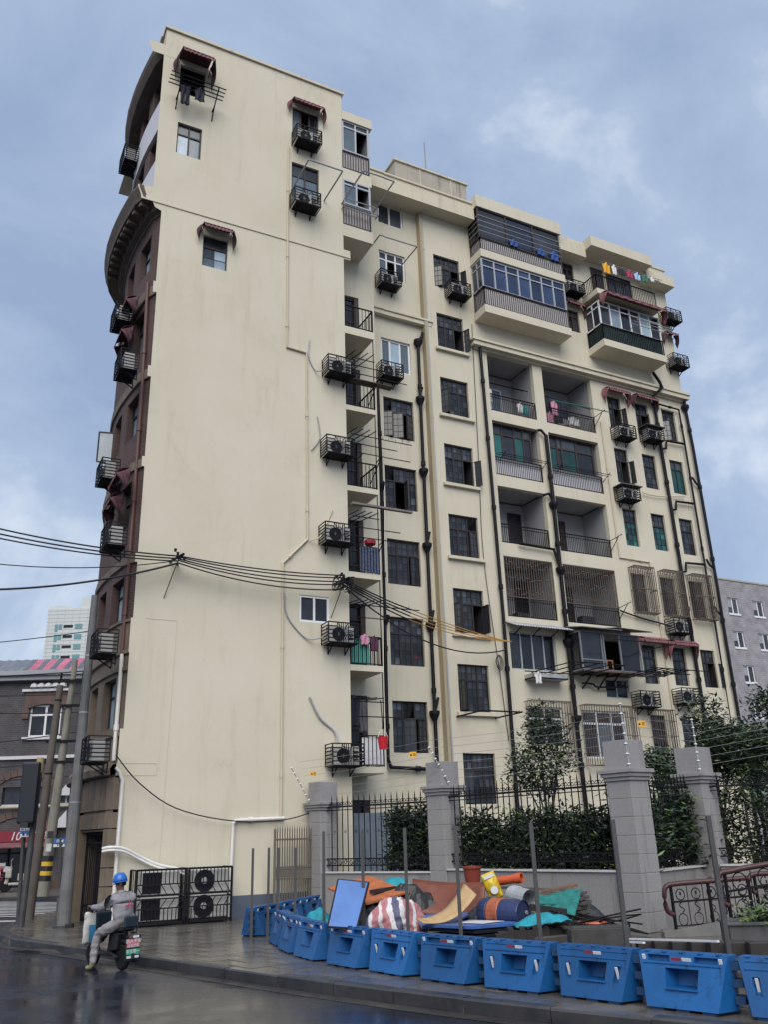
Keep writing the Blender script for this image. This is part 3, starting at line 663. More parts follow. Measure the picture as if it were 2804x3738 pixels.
d = MB(); d.box(23.6, 24.3, YC-.04, YC-.01, 23.66, 25.6); d.build('balcony_door', BROWN, BLD); slider(24.5, 25.9, 24.3, 25.5, YC-.14, 3, BROWN, [GLASS, GLASS2, GLASS])
# eaves, parapet, roof house
for q_ in ((11.46, 17.05, 23.6, YC+.6, 25.5, 26.13), (21.4, 22.9, 23.6, YC+.6, 25.5, 26.13), (26.45, 28.15, 23.6, YC+.6, 25.5, 26.0)): e_ = MB(); e_.box(*q_); e_.build('eave', CREAM2, BLD)
for q_ in ((11.46, 17.1, 23.72, YC+.7, 26.132, 26.36), (21.35, 22.95, 23.72, YC+.7, 26.132, 26.36), (26.45, 28.0, 24.0, YC+.7, 26.002, 26.6), (26.4, 28.1, 23.95, YC+.75, 26.6, 26.68), (11.46, 17.15, 23.66, YC+.75, 26.36, 26.44)): e_ = MB(); e_.box(*q_); e_.build('parapet', CREAM2, BLD)
e_ = MB(); e_.box(10.26, 28.1, YC+.61, 33, 25.9, 26.0); e_.build('roof', CONC, BLD)
e_ = MB(); e_.box(14.75, 18.45, 26, 30, 26.0, 29.7); e_.build('roof_house', CONC, BLD)
e_ = MB(); e_.box(14.68, 18.53, 25.93, 30.05, 29.7, 29.78); e_.box(16.0, 16.04, 25.97, 26, 26, 29.7); e_.box(17.6, 17.64, 25.97, 26, 26, 29.7); e_.build('roof_house_trim', CREAM2, BLD)
e_ = MB(); e_.bar((17.0, 27, 29.7), (16.98, 27, 32.5), .05); e_.bar((17.0, 27, 30.2), (17.4, 27, 30.2), .03); tag(e_.build('roof_aerial', GREYP, None, loc=(17, 27, 29.78)), 'thin upright aerial standing on the roof house', 'aerial')
# hidden body so the block is closed from the sides
w = MB(); w.quad((11.97, YB, .15), (11.97, YP, .15), (11.97, YP, .2), (11.97, YB, .2)); w.box(4.9, 28.1, 27.5, 33, .15, 25.9); w.build('rear_body', CREAM, BLD)
if rest.v: rest.build('panes', [GLASS, GLASS2, GLASSG, GLASSL, GLASSB], BLD, kind='stuff')
# ------------------------------------------------------------------ things fixed to the block
def pipe_thing(pts, r, label, m=PIPE, cat='drain pipe', name='drain_pipe', collars=True, n=8, step=2.73):
    mb = MB(); mb.tube(pts, r, n)
    if collars:
        for a, b in zip(pts, pts[1:]):
            a = V(a); b = V(b); L = (b-a).length; d = (b-a).normalized()
            k = max(1, int(L/step+.5)) if L > .8 else 0
            for i in range(1, k+1): c = a+(b-a)*((i-.3)/k); mb.tube([c-d*.07, c+d*.07], r*1.35, n)
    return single(mb, name, m, label, cat, loc=pts[-1], smooth=False)
def hopper(mb, p, r=.17, h=.3): mb.lathe([(.07, -h), (r, -.1), (r*1.05, 0), (r*.95, .02)], p, 8)
y = YB-.14
def drain(pts, label, hop=None, r=.062, side=()):
    t = thing('drain_pipe', label, 'drain pipe', pts[-1])
    mb = MB(); mb.tube(pts, r, 8); mb.build('pipe', PIPE, t)
    for a, b in zip(pts, pts[1:]):
        a = V(a); b = V(b); L = (b-a).length
        if L < 1: continue
        d = (b-a)/L; k = max(1, round(L/2.73))
        for i in range(k):
            c = a+(b-a)*((i+.6)/k); q = MB(); q.tube([c-d*.08, c+d*.08], r*1.4, 8); q.build('pipe_collar', PIPE, t)
    for h in (hop or []): q = MB(); hopper(q, h); q.build('hopper_head', PIPE, t)
    for s in side: q = MB(); q.tube(s, r*.75, 6); q.build('branch_pipe', PIPE, t)
    return t
drain([(12.62, y, 16.98), (12.66, y, 14.0), (12.66, y, 9.0), (12.62, y, 4.1), (12.72, y, 3.86), (14.3, y, 3.80)], 'black cast iron drain pipe between the stacked balconies and the stair windows', [(12.64, y, 13.3), (12.66, y, 8.6)], side=[[(12.62, y, 16.95), (12.3, y, 17.1)]])
drain([(14.66, y, 19.85), (14.62, y, 19.65), (14.45, y, 19.4), (14.42, y, 16.2), (14.40, y, 10.0), (14.36, y, 3.0)], 'black drain pipe with a hopper head right of the stair windows', [(14.45, y, 19.45), (14.42, y, 17.0), (14.41, y, 14.1), (14.4, y, 11.3), (14.38, y, 8.5), (14.36, y, 5.6)], side=[[(14.42, y, z), (14.52, y-.02, z+.35)] for z in (17.1, 11.4, 8.6, 5.7)])
y = YC-.14
drain([(17.14, y, 19.7), (17.18, y, 14.8), (17.22, y, 8.8), (17.16, y, .3)], 'black drain pipe along the left side of the loggias')
drain([(19.96, y, 16.45), (19.97, y, 13.5), (19.95, y, 8.3), (19.95, y, 5.5), (20.0, y, .3)], 'black drain pipe on the pier between the two stacks of loggias', [(19.97, y, 13.6), (19.97, y, 11.0), (19.95, y, 8.3), (19.97, y, 5.6)], .075,
    [[(19.97, y, 16.4), (19.75, y, 16.62), (19.6, y, 16.6)], [(19.97, y, 13.7), (19.8, y, 13.95), (19.55, y, 13.85)], [(19.97, y, 11.0), (19.75, y, 11.7), (18.2, y, 11.74)]])
drain([(26.37, y, 20.75), (26.36, y-.26, 20.2), (26.48, y-.26, 19.9), (26.14, y, 19.55), (26.12, y, 17.2), (26.15, y, 14.3), (26.17, y, 8.9), (26.19, y, .3)], 'black drain pipe that bends round the cornice and runs down between the narrow windows', None, .07,
    [[(26.15, y, z), (26.42, y, z+.08), (26.5, y, z+.45), (27.55, y, z+.5)] for z in (17.0, 14.2, 11.5)])
drain([(26.3, y, 19.2), (27.57, y, 19.18), (27.59, y, 17.8), (27.56, y, 11.4), (27.58, y, 9.5), (27.5, y, .3)], 'thin black pipe right of the narrow windows', None, .042)
drain([(28.02, y, 19.7), (28.0, y, 19.4), (28.06, y, 17.5), (28.07, y, 11), (28.03, y, 8.8), (28.0, y, .3)], 'black drain pipe running down the far right edge of the block', [(28.0, y, 19.45)], .065, [[(28.04, y, z), (27.85, y, z+.1), (27.7, y, z+.35)] for z in (15.6, 11.9, 9.9)])
pipe_thing([(8.19, YA-.04, 24.2), (8.23, YA-.04, 16.25), (8.89, YA-.04, 16.2), (8.93, YA-.04, 10.0), (8.19, YA-.04, 9.2), (8.22, YA-.04, 2.45)], .035, 'long beige conduit stepping down the blank end wall', BEIGEP, 'conduit', 'conduit')
pipe_thing([(8.3, YA-.06, 2.40), (7.02, YA-.06, 2.37), (6.96, YA-.06, 2.3), (6.92, YA-.06, .2)], .045, 'white pipe running along and down the foot of the end wall', WPIPE, 'drain pipe', 'downpipe')
pipe_thing([(14.85, YC-.04, 25.5), (14.84, YC-.04, 13), (14.9, YC-.04, .4)], .028, 'thin grey conduit beside the casement column', GREYP, 'conduit', 'conduit')
pipe_thing([(23.0, YC-.04, 17.7), (23.05, YC-.04, 11.8), (24.6, YC-.04, 11.78), (24.68, YC-.04, 8.5), (24.7, YC-.04, 1)], .03, 'cream conduit stepping down beside the narrow windows', BEIGEP, 'conduit', 'conduit')
pipe_thing([(4.02, YA-.05, 3.62), (4.12, YA-.06, 3.5), (4.2, YA-.06, 3.3), (4.2, YA-.06, .2)], .04, 'white downpipe at the left corner of the end wall', WPIPE, 'drain pipe', 'downpipe')
pipe_thing([(3.93, 22.25, 17.6), (4.0, 22.2, 14.2), (4.02, 22.2, 10), (4.02, 22.2, 6.4)], .05, 'red brown rain pipe down the brick front beside the end wall', mat('red_brown_pipe', (.10, .045, .042), .6), 'drain pipe', 'downpipe')
pipe_thing([(4.02, 22.18, 6.4), (4.02, 22.18, 3.8)], .05, 'white lower length of the rain pipe on the stone front', WPIPE, 'drain pipe', 'downpipe')
def curve(a, b, sag, n=14):
    a = V(a); b = V(b); return [a.lerp(b, i/n)-V((0, 0, sag*4*(i/n)*(1-i/n))) for i in range(n+1)]
def polyc(pts, n=5):     # smooth line through points
    pts = [V(p) for p in pts]; out = []
    for i in range(len(pts)-1):
        p0, p1, p2, p3 = pts[max(i-1, 0)], pts[i], pts[i+1], pts[min(i+2, len(pts)-1)]
        for k in range(n):
            t = k/n; out.append(.5*((2*p1)+(p2-p0)*t+(2*p0-5*p1+4*p2-p3)*t*t+(3*p1-p0-3*p2+p3)*t**3))
    return out+[pts[-1]]
# air conditioners and their iron cages
def cage_proto(style):
    t = thing('air_conditioner_cage', 'x', 'metal cage', group='air conditioner cages on the walls')
    w, d, h = .92, .5, .56; f = MB()
    for x in (0, w):
        f.bar((x, -d, 0), (x, -d, h), .028); f.bar((x, -.01, 0), (x, -.01, h), .02)
        for z in (0, h): f.bar((x, -d, z), (x, 0, z), .024)
    for z in (0, h): f.bar((0, -d, z), (w, -d, z), .03)
    f.build('frame', DARKM, t)
    s = MB()
    for x in (0, w):
        for k in range(1, 6): z = h*k/6; s.bar((x, -d, z), (x, 0, z), .014, .03)
    for a, b in ((0, .3*w), (.66*w, w)):
        for k in range(1, 5): z = h*k/5; s.bar((a, -d, z), (b, -d, z), .014, .03)
    for x in (.3, .38, .44, .5, .58, .66) if style else (.3, .48, .66): s.bar((x*w, -d, 0), (x*w, -d, h), .018)
    s.bar((.3*w, -d, h), (.48*w, -d, .5*h), .016); s.bar((.66*w, -d, h), (.48*w, -d, .5*h), .016); s.bar((.66*w, -d, .5*h), (.48*w, -d, 0), .016); s.bar((.66*w, -d, .2*h), (.9*w, -d, .5*h), .014)
    s.build('slats', DARKM, t)
    b = MB(); b.box(.05, w-.05, -d+.02, -.02, -.03, -.012)
    for x in (.2, w-.2): b.bar((x, -.01, -.02), (x, -d+.05, -.02), .035); b.bar((x, -.01, -.24), (x, -d*.7, -.03), .025); b.bar((x, -.01, -.02), (x, -.01, -.26), .025)
    b.build('bracket', DARKM, t)
    return t
def ac_proto():
    t = thing('air_conditioner', 'x', 'air conditioner', group='air conditioners in the wall cages')
    b = MB(); b.box(-.37, .37, -.14, .14, 0, .5); b.build('casing', ACW, t, bevel=.015)
    R = M.Rotation(pi/2, 3, 'X'); g = MB(); g.lathe([(.2, 0), (.2, .012), (.0, .012)], (-.1, -.142, .25), 18, R); go = g.build('fan_grille', GRAPH, t)
    q = MB(); q.lathe([(.055, .013), (.05, .022), (0, .022)], (-.1, -.142, .25), 10, R); q.build('hub', mat('grey_hub', (.10, .10, .11), .5), go)
    s = MB()
    for k in range(6): s.box(.17, .34, -.145, -.14, .1+k*.05, .13+k*.05)
    s.build('side_vent', GRAPH, t)
    return t
CG = [None, None]; AC = [None]
def wall_ac(x, z, yp, where, style=0, rz=0, unit=True):
    lab = 'black iron cage '+where
    if CG[style] is None: CG[style] = cage_proto(style); c = CG[style]; c.location = (x, yp, z); c.rotation_euler.z = rz; c['label'] = lab
    else: dup(CG[style], (x, yp, z), rz, lab)
    if unit:
        o = M.Rotation(rz, 3, 'Z') @ V((.46, -.25, .0)); p = V((x, yp, z))+o; lab = 'cream cooling unit in the cage '+where
        if AC[0] is None: AC[0] = ac_proto(); AC[0].location = p; AC[0].rotation_euler.z = rz; AC[0]['label'] = lab
        else: dup(AC[0], p, rz, lab)
wall_ac(8.33, 24.33, YA, 'under the top right awning of the blank end wall')
wall_ac(8.28, 21.62, YA, 'below the end wall window between two drying frames')
wall_ac(9.43, 15.5, YA, 'topmost of the row beside the open balconies', 1); wall_ac(9.36, 12.7, YA, 'second from the top beside the open balconies', 1)
wall_ac(9.3, 9.9, YA, 'level with the blue tarpaulin balcony', 1); wall_ac(9.37, 6.95, YA, 'under the small white end wall window', 1); wall_ac(9.47, 3.67, YA, 'left of the hanging red bucket', 1)
wall_ac(12.72, 21.42, YB, 'under the white stair bay window just below the eave'); wall_ac(12.63, 17.42, YB, 'under the three white casements of the stair bay')
wall_ac(15.75, 21.72, YC, 'left of the upper projecting glazed balcony'); wall_ac(21.75, 23.6, YC, 'between the two projecting balconies near the roof')
wall_ac(27.45, 23.72, YC, 'highest at the far right edge of the block'); wall_ac(27.4, 21.3, YC, 'just above the cornice at the far right edge')
wall_ac(23.5, 17.0, YC, 'below the left awning above the narrow windows'); wall_ac(25.1, 17.2, YC, 'below the right awning above the narrow windows')
wall_ac(23.24, 14.2, YC, 'topped with a grey board'); wall_ac(24.95, 8.9, YC, 'between the caged narrow windows and the lower awnings')
wall_ac(22.74, 6.0, YC, 'low down, right of the glass bay'); wall_ac(24.8, 6.2, YC, 'low down above the shrub tops at the right')
for (yy, zz), wh in zip(((3.3, 25.184, 24.507)[1:], (3.25, 23.54, 16.992)[1:], (3.4, 21.851, 14.421)[1:], (3.2, 23.46, 11.781)[1:], (3.4, 21.495, 9.206)[1:], (3.5, 21.567, 6.482)[1:], (3.4, 21.492, 3.968)[1:]),
    ('on the brick front at the top two storeys', 'just below the main cornice of the brick front', 'under the upper awning of the brick front', 'below the open glass sash of the brick front', 'under the lower awning of the brick front', 'just behind the top of the tall grey pole', 'above the corner doorway behind the grey pole')):
    wall_ac(3.72, zz-.28, yy+.45, wh, 0, -pi/2)
bo = MB(); bo.box(23.2, 24.3, YC-.55, YC-.02, 14.78, 14.82); single(bo, 'board', mat('grey_board', (.10, .09, .085), .8), 'weathered board laid on an air conditioner cage right of the loggias', 'board')
bo = MB(); bo.box(25.05, 26.1, YC-.56, YC-.02, 17.78, 17.83); single(bo, 'board', mat('dark_board', (.035, .03, .03), .8), 'dark board on the cage below the right upper awning', 'board')
# awnings (local: x along the wall, -y outwards, z down from the fixing)
def awning(x, yp, z, w, proj, drop, flap, label, rz=0, m=MAROON):
    t = thing('awning', label, 'awning', (x, yp, z), 'maroon canvas awnings over windows', rz)
    c = MB()
    def f(a, b): return (a*w, -proj*sin(b*pi/2), -drop*(1-cos(b*pi/2))-.02*abs(sin(a*pi*6))*b)
    c.grid(f, 24, 8); o = c.build('canopy', m, None, smooth=True, loc=(0, 0, 0), solid=.01); o.parent = t
    v = MB(); v.grid(lambda a, b: (a*w, -proj-.02*b-.008*sin(a*50), -drop-b*(.09+.035*abs(sin(a*pi*7)))), 56, 3); o = v.build('valance', MAROON2, None, smooth=True, loc=(0, 0, 0), solid=.006); o.parent = t
    if flap:
        for sx in (0, w):
            g = MB(); s = -1 if sx == 0 else 1
            g.grid(lambda a, b: (sx+s*(.03+.11*sin(b*pi)*(.5+.5*sin(a*9)))+s*.06*b, -proj*(1-a)*(1-.75*b)-.03, -drop*(1-a)**.6-b*flap*(1.15-.35*a)), 10, 10); o = g.build('side_flap', m, None, smooth=True, loc=(0, 0, 0), solid=.008); o.parent = t
    fr = MB()
    for k in (0, w): fr.bar((k, 0, -drop-.1), (k, -proj, -drop), .02)
    fr.bar((0, -proj, -drop), (w, -proj, -drop), .02); o = fr.build('frame', DARKM, None, loc=(0, 0, 0)); o.parent = t
    return t
awning(4.28, YA, 26.42, 1.02, .75, .32, .75, 'large domed maroon awning over the topmost left window of the end wall')
awning(8.3, YA, 26.36, 1.1, .34, .16, .5, 'thin drooping maroon awning over the topmost right window of the end wall', m=MAROON2)
awning(5.38, YA, 19.95, .9, .34, .16, .5, 'small maroon awning with hanging sides over the lone lower window of the end wall')
awning(23.42, YC, 19.38, 1.1, .38, .14, .55, 'left of two maroon awnings right under the stepped cornice', m=MAROON2); awning(25.0, YC, 19.4, 1.1, .38, .14, .55, 'right of two maroon awnings right under the stepped cornice')
awning(23.4, YC, 8.7, 1.15, .42, .16, .6, 'left of two low scalloped awnings above the shrubs', m=MAROON2); awning(24.96, YC, 8.68, 1.15, .42, .16, .6, 'right of two low scalloped awnings above the shrubs', m=MAROON2)
awning(23.05, 23.2, 23.42, 3.3, .45, .2, .55, 'long faded awning across the right projecting balcony', m=MAROON2)
awning(21.9, YC, 23.3, .85, .3, .12, .5, 'maroon awning in the gap between the two projecting balconies')
awning(27.5, YC, 23.2, .6, .35, .12, .55, 'short awning at the far right between two cages')
for (yy, zz), n in zip(((3.75, 23.121, 17.158)[1:], (3.5, 23.493, 16.324)[1:], (3.7, 22.104, 11.121)[1:], (3.5, 22.802, 10.671)[1:]), ('nearer maroon awning on the upper brick front', 'farther maroon awning on the upper brick front', 'nearer maroon awning on the lower brick front', 'farther maroon awning on the lower brick front')):
    awning(3.76, yy+.5, zz+.15, 1.0, .36, .22, .4, n, -pi/2)
# drying frames
def rack(tubes, label, r=.016, m=DARKM, hooks=(), group=None):
    mb = MB()
    for a, b in tubes: mb.tube([a, b], r, 5)
    for h in hooks: mb.tube([h, V(h)+V((0, 0, .09))], .008, 4)
    return single(mb, 'drying_rack', m, label, 'drying rack', group)
def uframe(x0, x1, z, yp, out, label, m=GREYP, bars=0, dz=0):
    y1 = yp-out; T = [((x0, yp, z), (x0, y1, z+dz)), ((x1, yp, z), (x1, y1, z+dz)), ((x0, y1, z+dz), (x1, y1, z+dz))]
    for k in range(bars): y = yp-out*(k+1)/(bars+1); T.append(((x0, y, z), (x1, y, z)))
    return rack(T, label, .027, m)
w1 = (8.336, 21.9, 22.52); w2 = (9.539, 21.9, 22.308); uframe(w1[0], w2[0], (w1[2]+w2[2])/2, YA, 1.55, 'steel drying frame sticking out beside the cage with papered window')
w1 = (10.206, 21.9, 22.526); w2 = (11.391, 21.9, 22.531); uframe(w1[0], w2[0], (w1[2]+w2[2])/2, YA, 1.75, 'steel drying frame sticking out from the lower closed balcony box')
q = rack([((10.2, YA-.25, 22.58), (11.5, YA-.25, 22.58)), ((10.2, YA-.25, 22.3), (11.5, YA-.25, 22.3)), ((10.2, YA-.12, 22.3), (11.5, YA-.12, 22.3)), ((10.2, YA, 22.3), (10.2, YA-.25, 22.3)), ((11.5, YA, 22.3), (11.5, YA-.25, 22.3)), ((10.2, YA-.25, 22.3), (10.2, YA-.25, 22.6)), ((11.5, YA-.25, 22.3), (11.5, YA-.25, 22.6))], 'shallow grey rail tray below the lower closed balcony window', .02, GREYP)
w1 = (12.281, 24.4, 22.703); w2 = (13.902, 24.4, 22.765); uframe(w1[0], w2[0], (w1[2]+w2[2])/2, YB, 1.35, 'thin drying frame above the second white stair window')
w1 = (15.156, 24.2, 5.443); w2 = (16.672, 24.2, 5.458); uframe(w1[0], w2[0], (w1[2]+w2[2])/2, YC, 1.5, 'black drying frame below the second casement window from the ground', DARKM)
T = [((4.0+.0, YA-.72, 24.78-k*.085), (5.6, YA-.72+k*.13, 24.78-k*.085)) for k in range(4)]; T = [((3.95, YA-.75+k*.14, 24.95-.02*k), (5.75, YA-.75+k*.14, 24.95-.02*k)) for k in range(4)]
for x in (4.3, 5.5): T += [((x, YA, 24.6), (x, YA-.35, 24.6)), ((x, YA, 24.2), (x, YA-.3, 24.6)), ((x, YA-.3, 24.6), (x, YA-.78, 24.95))]
rack(T, 'four rail drying rack below the domed awning', .02)
for i, z in enumerate(FL[:5]):
    T = [((11.28, YA+.03, z+.8), (11.28, YA+.03, FL[i+1]-.17)), ((10.4, YA-.02, z+1.75), (12.6 if i in (1, 3) else 11.3, YA-.02, z+1.75)), ((10.3, YA-.3, z+1.3), (11.9, YA-.3, z+1.3))]
    for k in range(4): T.append(((10.3+.22*k, YP-.3, z+1.9), (10.45+.22*k, YA-.35, z+1.82)))
    if i in (2, 3, 4): T += [((10.4, YA-.4, z+.95), (12.3, YA-.4, z+.95)), ((10.6, YA, z+.9), (10.6, YA-.4, z+.95)), ((11.25, YA, z+.9), (11.25, YA-.4, z+.95)), ((11.25, YA-.38, z+.95), (11.25, YA+.4, z+.35))]
    H = [(10.5+.25*k, YA-.02, z+1.75) for k in range(8 if i in (1, 3) else 3)]
    rack(T, ['pole and rail drying rack on the lowest balcony above the red bucket', 'drying rack on the balcony with teal sheet', 'drying rack on the balcony with blue tarpaulin', 'drying rack with long hooked rail on the balcony above the blue tarpaulin', 'drying rack on the balcony below the topmost cage row'][i], .016, DARKM, H, 'drying racks on the stacked balconies')
pl = MB(); pl.box(10.3, 12.4, YA-.25, YA-.12, 11.25, 11.31); single(pl, 'plank', mat('grey_plank', (.17, .15, .14), .8, var=.2), 'long grey plank laid across the rack above the blue tarpaulin balcony', 'plank')
pl = MB(); pl.box(10.35, 11.85, YA-.3, YA-.05, 15.50, 15.53); single(pl, 'plank', BROWN, 'dark board on the rail of the balcony beside the topmost cage', 'plank')
tr = MB(); tr.box(18.0, 19.5, YC-.5, YC, 6.78, 6.82); tr.box(18.0, 19.5, YC-.5, YC-.48, 6.78, 6.95); tr.box(18.0, 18.02, YC-.5, YC, 6.78, 6.95); tr.box(19.48, 19.5, YC-.5, YC, 6.78, 6.95)
single(tr, 'window_tray', ALU, 'metal tray of clutter under the four light window of the first floor', 'tray')
cl = MB(); rng = random.Random(4)
for k in range(9): x = 18.1+k*.15; cl.box(x, x+.06+.06*rng.random(), YC-.42, YC-.2-.1*rng.random(), 6.82, 6.9+.12*rng.random())
single(cl, 'tray_clutter', mat('pale_clutter', (.45, .46, .47), .6, var=.3, vs=9), 'pale bottles and boxes lying in the first floor window tray', 'clutter')
T = [((18.1+k*.55, YC-.3, 7.0), (18.2+k*.55, YC-2.3, 7.0)) for k in range(5)]+[((17.7, YC-.45, 7.0), (19.9, YC-.45, 7.0)), ((18.1, YC-2.3, 7.02), (20.5, YC-2.3, 7.02))]
rack(T, 'row of long drying poles sticking out from the first floor window tray', .02, DARKM)
T = [((20.5, YC-1.9, 8.0), (23.3, YC-1.9, 8.0)), ((22.9, YC-.7, 8.0), (23.3, YC-1.9, 8.0))]+[((22.0+.3*k, YC-.7, 7.05), (22.1+.3*k, YC-2.2, 7.05)) for k in range(6)]+[((21.8, YC-1.4, 7.07), (24.4, YC-1.4, 7.07)), ((21.8, YC-2.1, 7.07), (24.6, YC-2.1, 7.07))]
rack(T, 'tangle of drying poles in front of the glass bay', .02, DARKM)
ju = MB(); rng = random.Random(9)
for k in range(16):
    x = 22.7+rng.random()*1.2; y = YC-.3-rng.random()*1.2; R = M.Rotation(rng.random()*3, 3, 'Z'); ju.cbox((x, y, 7.0+rng.random()*.18), .3+.3*rng.random(), .06, .05, R)
single(ju, 'rack_clutter', mat('dark_clutter', (.07, .065, .065), .8, var=.4, vs=6), 'dark odds and ends piled on the poles right of the glass bay', 'clutter')
for (x0, x1, z), lb in (((17.5, 19.9, 15.2), 'pair of thin rods along the left white panelled loggia'), ((20.2, 22.95, 15.18), 'pair of thin rods along the right white panelled loggia')):
    rack([((x0, YC-.3, z), (x1, YC-.3, z)), ((x0, YC-.15, z), (x1, YC-.15, z)), ((x0+.2, YC, z-.2), (x0+.25, YC-.4, z+.05)), ((x1-.2, YC, z-.2), (x1-.15, YC-.4, z+.05))], lb, .014)
for x, z, lb in ((22.75, 12.45, 'iron bracket arm at the right end of the open loggia'), (22.75, 9.75, 'iron bracket arm at the right end of the latticed loggia'), (22.75, 17.85, 'iron bracket arm right of the laundry loggia')):
    rack([((x-.05, YC, z), (x+.05, YC-.6, z+.1)), ((x-.05, YC, z-.4), (x+.03, YC-.4, z+.05))], lb, .015, DARKM, [(x+.02, YC-.4, z+.08), (x+.04, YC-.55, z+.1)])
# laundry
def garment(x, y, z, w, h, m, label, kind='shirt', rz=0):
    mb = MB(); prof = (lambda b: .55+.45*min(1, b*6)) if kind != 'trousers' else (lambda b: 1)
    if kind == 'trousers':
        for s in (-.27, .27): mb.grid(lambda a, b, s=s: ((s+(a-.5)*.5)*w*(1-.1*b), .03*sin(a*6+b*5), -b*h), 5, 8)
    else: mb.grid(lambda a, b: ((a-.5)*w*prof(b)*(1+.12*sin(b*7)), .03*sin(a*9+b*3), -b*h-.05*abs(a-.5)*(1 if b > .05 else 3)), 10, 10)
    R = M.Rotation(rz, 4, 'Z'); mb.v = [V((x, y, z))+(R @ V(p)) for p in mb.v]
    return single(mb, 'garment', m, label, 'laundry', loc=(x, y, z), smooth=True, solid=.02)
def cloth(n, c): return mat(n, c, .85, var=.2, vs=6)
NAVY = cloth('navy_cloth', (.012, .014, .028)); PINK = cloth('pink_cloth', (.50, .22, .34)); CWHITE = cloth('white_cloth', (.62, .60, .60)); YEL = cloth('yellow_cloth', (.65, .33, .02)); MAG = cloth('magenta_cloth', (.32, .03, .09)); SKYB = cloth('sky_blue_cloth', (.30, .42, .62)); GRN = cloth('green_cloth', (.03, .14, .09)); BLU = cloth('blue_cloth', (.02, .07, .26)); REDC = cloth('red_cloth', (.38, .03, .05))
garment(4.5, YA-.4, 24.9, .3, .78, NAVY, 'black trousers hanging from the rack under the domed awning', 'trousers'); garment(4.95, YA-.5, 24.92, .3, .55, NAVY, 'black jacket hanging beside black trousers under the domed awning')
yl = YC+.4
garment(20.55, yl, 18.55, .28, .85, NAVY, 'navy coat at the left end of the laundry loggia'); garment(21.0, yl, 18.5, .28, .7, PINK, 'pink shirt hanging among the dark laundry'); garment(21.3, yl, 18.45, .26, .7, NAVY, 'dark shirt right of the pink shirt'); garment(21.6, yl, 18.4, .24, .65, NAVY, 'black top at the right end of the laundry line')
garment(20.95, YC+.1, 17.65, .3, .35, NAVY, 'dark shorts on the railing of the laundry loggia'); garment(21.7, YC+.12, 17.75, .5, .4, CWHITE, 'white towels draped over the laundry loggia railing'); garment(20.5, YC+.14, 17.75, .3, .5, PINK, 'faded pink cloth on the left of the laundry loggia railing')
garment(17.75, yl, 18.4, .3, .7, CWHITE, 'white striped shirt at the left of the upper left loggia'); garment(19.25, yl, 18.0, .25, .45, CWHITE, 'cream top right of the open loggia door'); garment(19.45, yl, 17.9, .3, .4, cloth('teal_cloth', (.03, .20, .22)), 'teal cloth at the right of the upper left loggia')
rack([((17.55, yl, 18.6), (19.7, yl, 18.6)), ((17.55, yl+.25, 18.75), (19.7, yl+.25, 18.75))], 'black clothes poles across the upper left loggia', .02); rack([((20.2, yl, 18.6), (22.7, yl-.25, 18.3))], 'dark clothes pole across the laundry loggia', .018); rack([((20.4, YC-.1, 18.15), (23.2, YC-.5, 17.95))], 'green bamboo pole sticking out of the laundry loggia', .022, mat('green_pole', (.03, .18, .14), .5))
yt = 22.85
for k, (m, w_, h_, lb) in enumerate(((YEL, .34, .55, 'orange yellow shirt on the open top balcony'), (CWHITE, .2, .5, 'thin white cloth hanging beside the yellow shirt'), (NAVY, .25, .35, 'dark vest on the top balcony rack'), (MAG, .3, .4, 'magenta shirt on the top balcony rack'), (SKYB, .3, .4, 'pale blue shirt on the top balcony rack'), (GRN, .3, .4, 'green and red shirt on the top balcony rack'), (CWHITE, .15, .25, 'white socks at the right end of the top balcony rack'))):
    garment(23.25+k*.42, yt-.02*k, 24.82-(k > 1)*.05, w_, h_, m, lb)
rack([((23.0, yt, 24.82), (26.4, yt-.1, 24.78)), ((23.0, yt+.12, 24.84), (26.4, yt+.02, 24.8)), ((23.3, 23.25, 24.4), (23.3, yt-.05, 24.82)), ((26.2, 23.25, 24.4), (26.2, yt-.1, 24.79))], 'clothes rails along the open top balcony', .015, GREYP)
rack([((24.3, 22.95, 22.1), (26.4, 22.9, 22.1)), ((24.3, 22.75, 22.1), (26.4, 22.7, 22.1)), ((24.3, 22.6, 22.1), (26.4, 22.55, 22.1)), ((24.4, 23.2, 21.9), (24.4, 22.55, 22.1)), ((26.3, 23.2, 21.9), (26.3, 22.55, 22.1))], 'rail drying rack on the green fronted balcony', .018, GREYP)
for x, h_, lb in ((18.6, .35, 'small blue bag hanging inside the barred top balcony'), (20.0, .35, 'mid blue sack inside the barred top balcony'), (20.7, .5, 'big blue sack at the right of the barred top balcony')): garment(x+.2, 23.4, 24.75+h_*.6, .38, h_, BLU, lb)
garment(10.7, YA-.05, 7.35, .22, .3, PINK, 'pink flowered cloth over the teal sheet balcony rail'); garment(11.0, YA-.05, 7.33, .2, .45, mat('plum_cloth', (.07, .02, .05), .9), 'plum cloth over the teal sheet balcony rail')
garment(10.6, YA+.5, 5.7, .3, .9, NAVY, 'dark shirt hanging in the lowest balcony'); garment(10.9, YA+.6, 5.6, .28, .95, mat('grey_cloth', (.10, .10, .11), .9), 'grey trousers hanging in the lowest balcony', 'trousers')
garment(18.2, YC-.52, 7.0, .22, .4, CWHITE, 'white rag on the first floor window tray'); garment(21.1, YC-.5, 4.5, .3, .3, CWHITE, 'white cloth hung below the barred ground floor window')
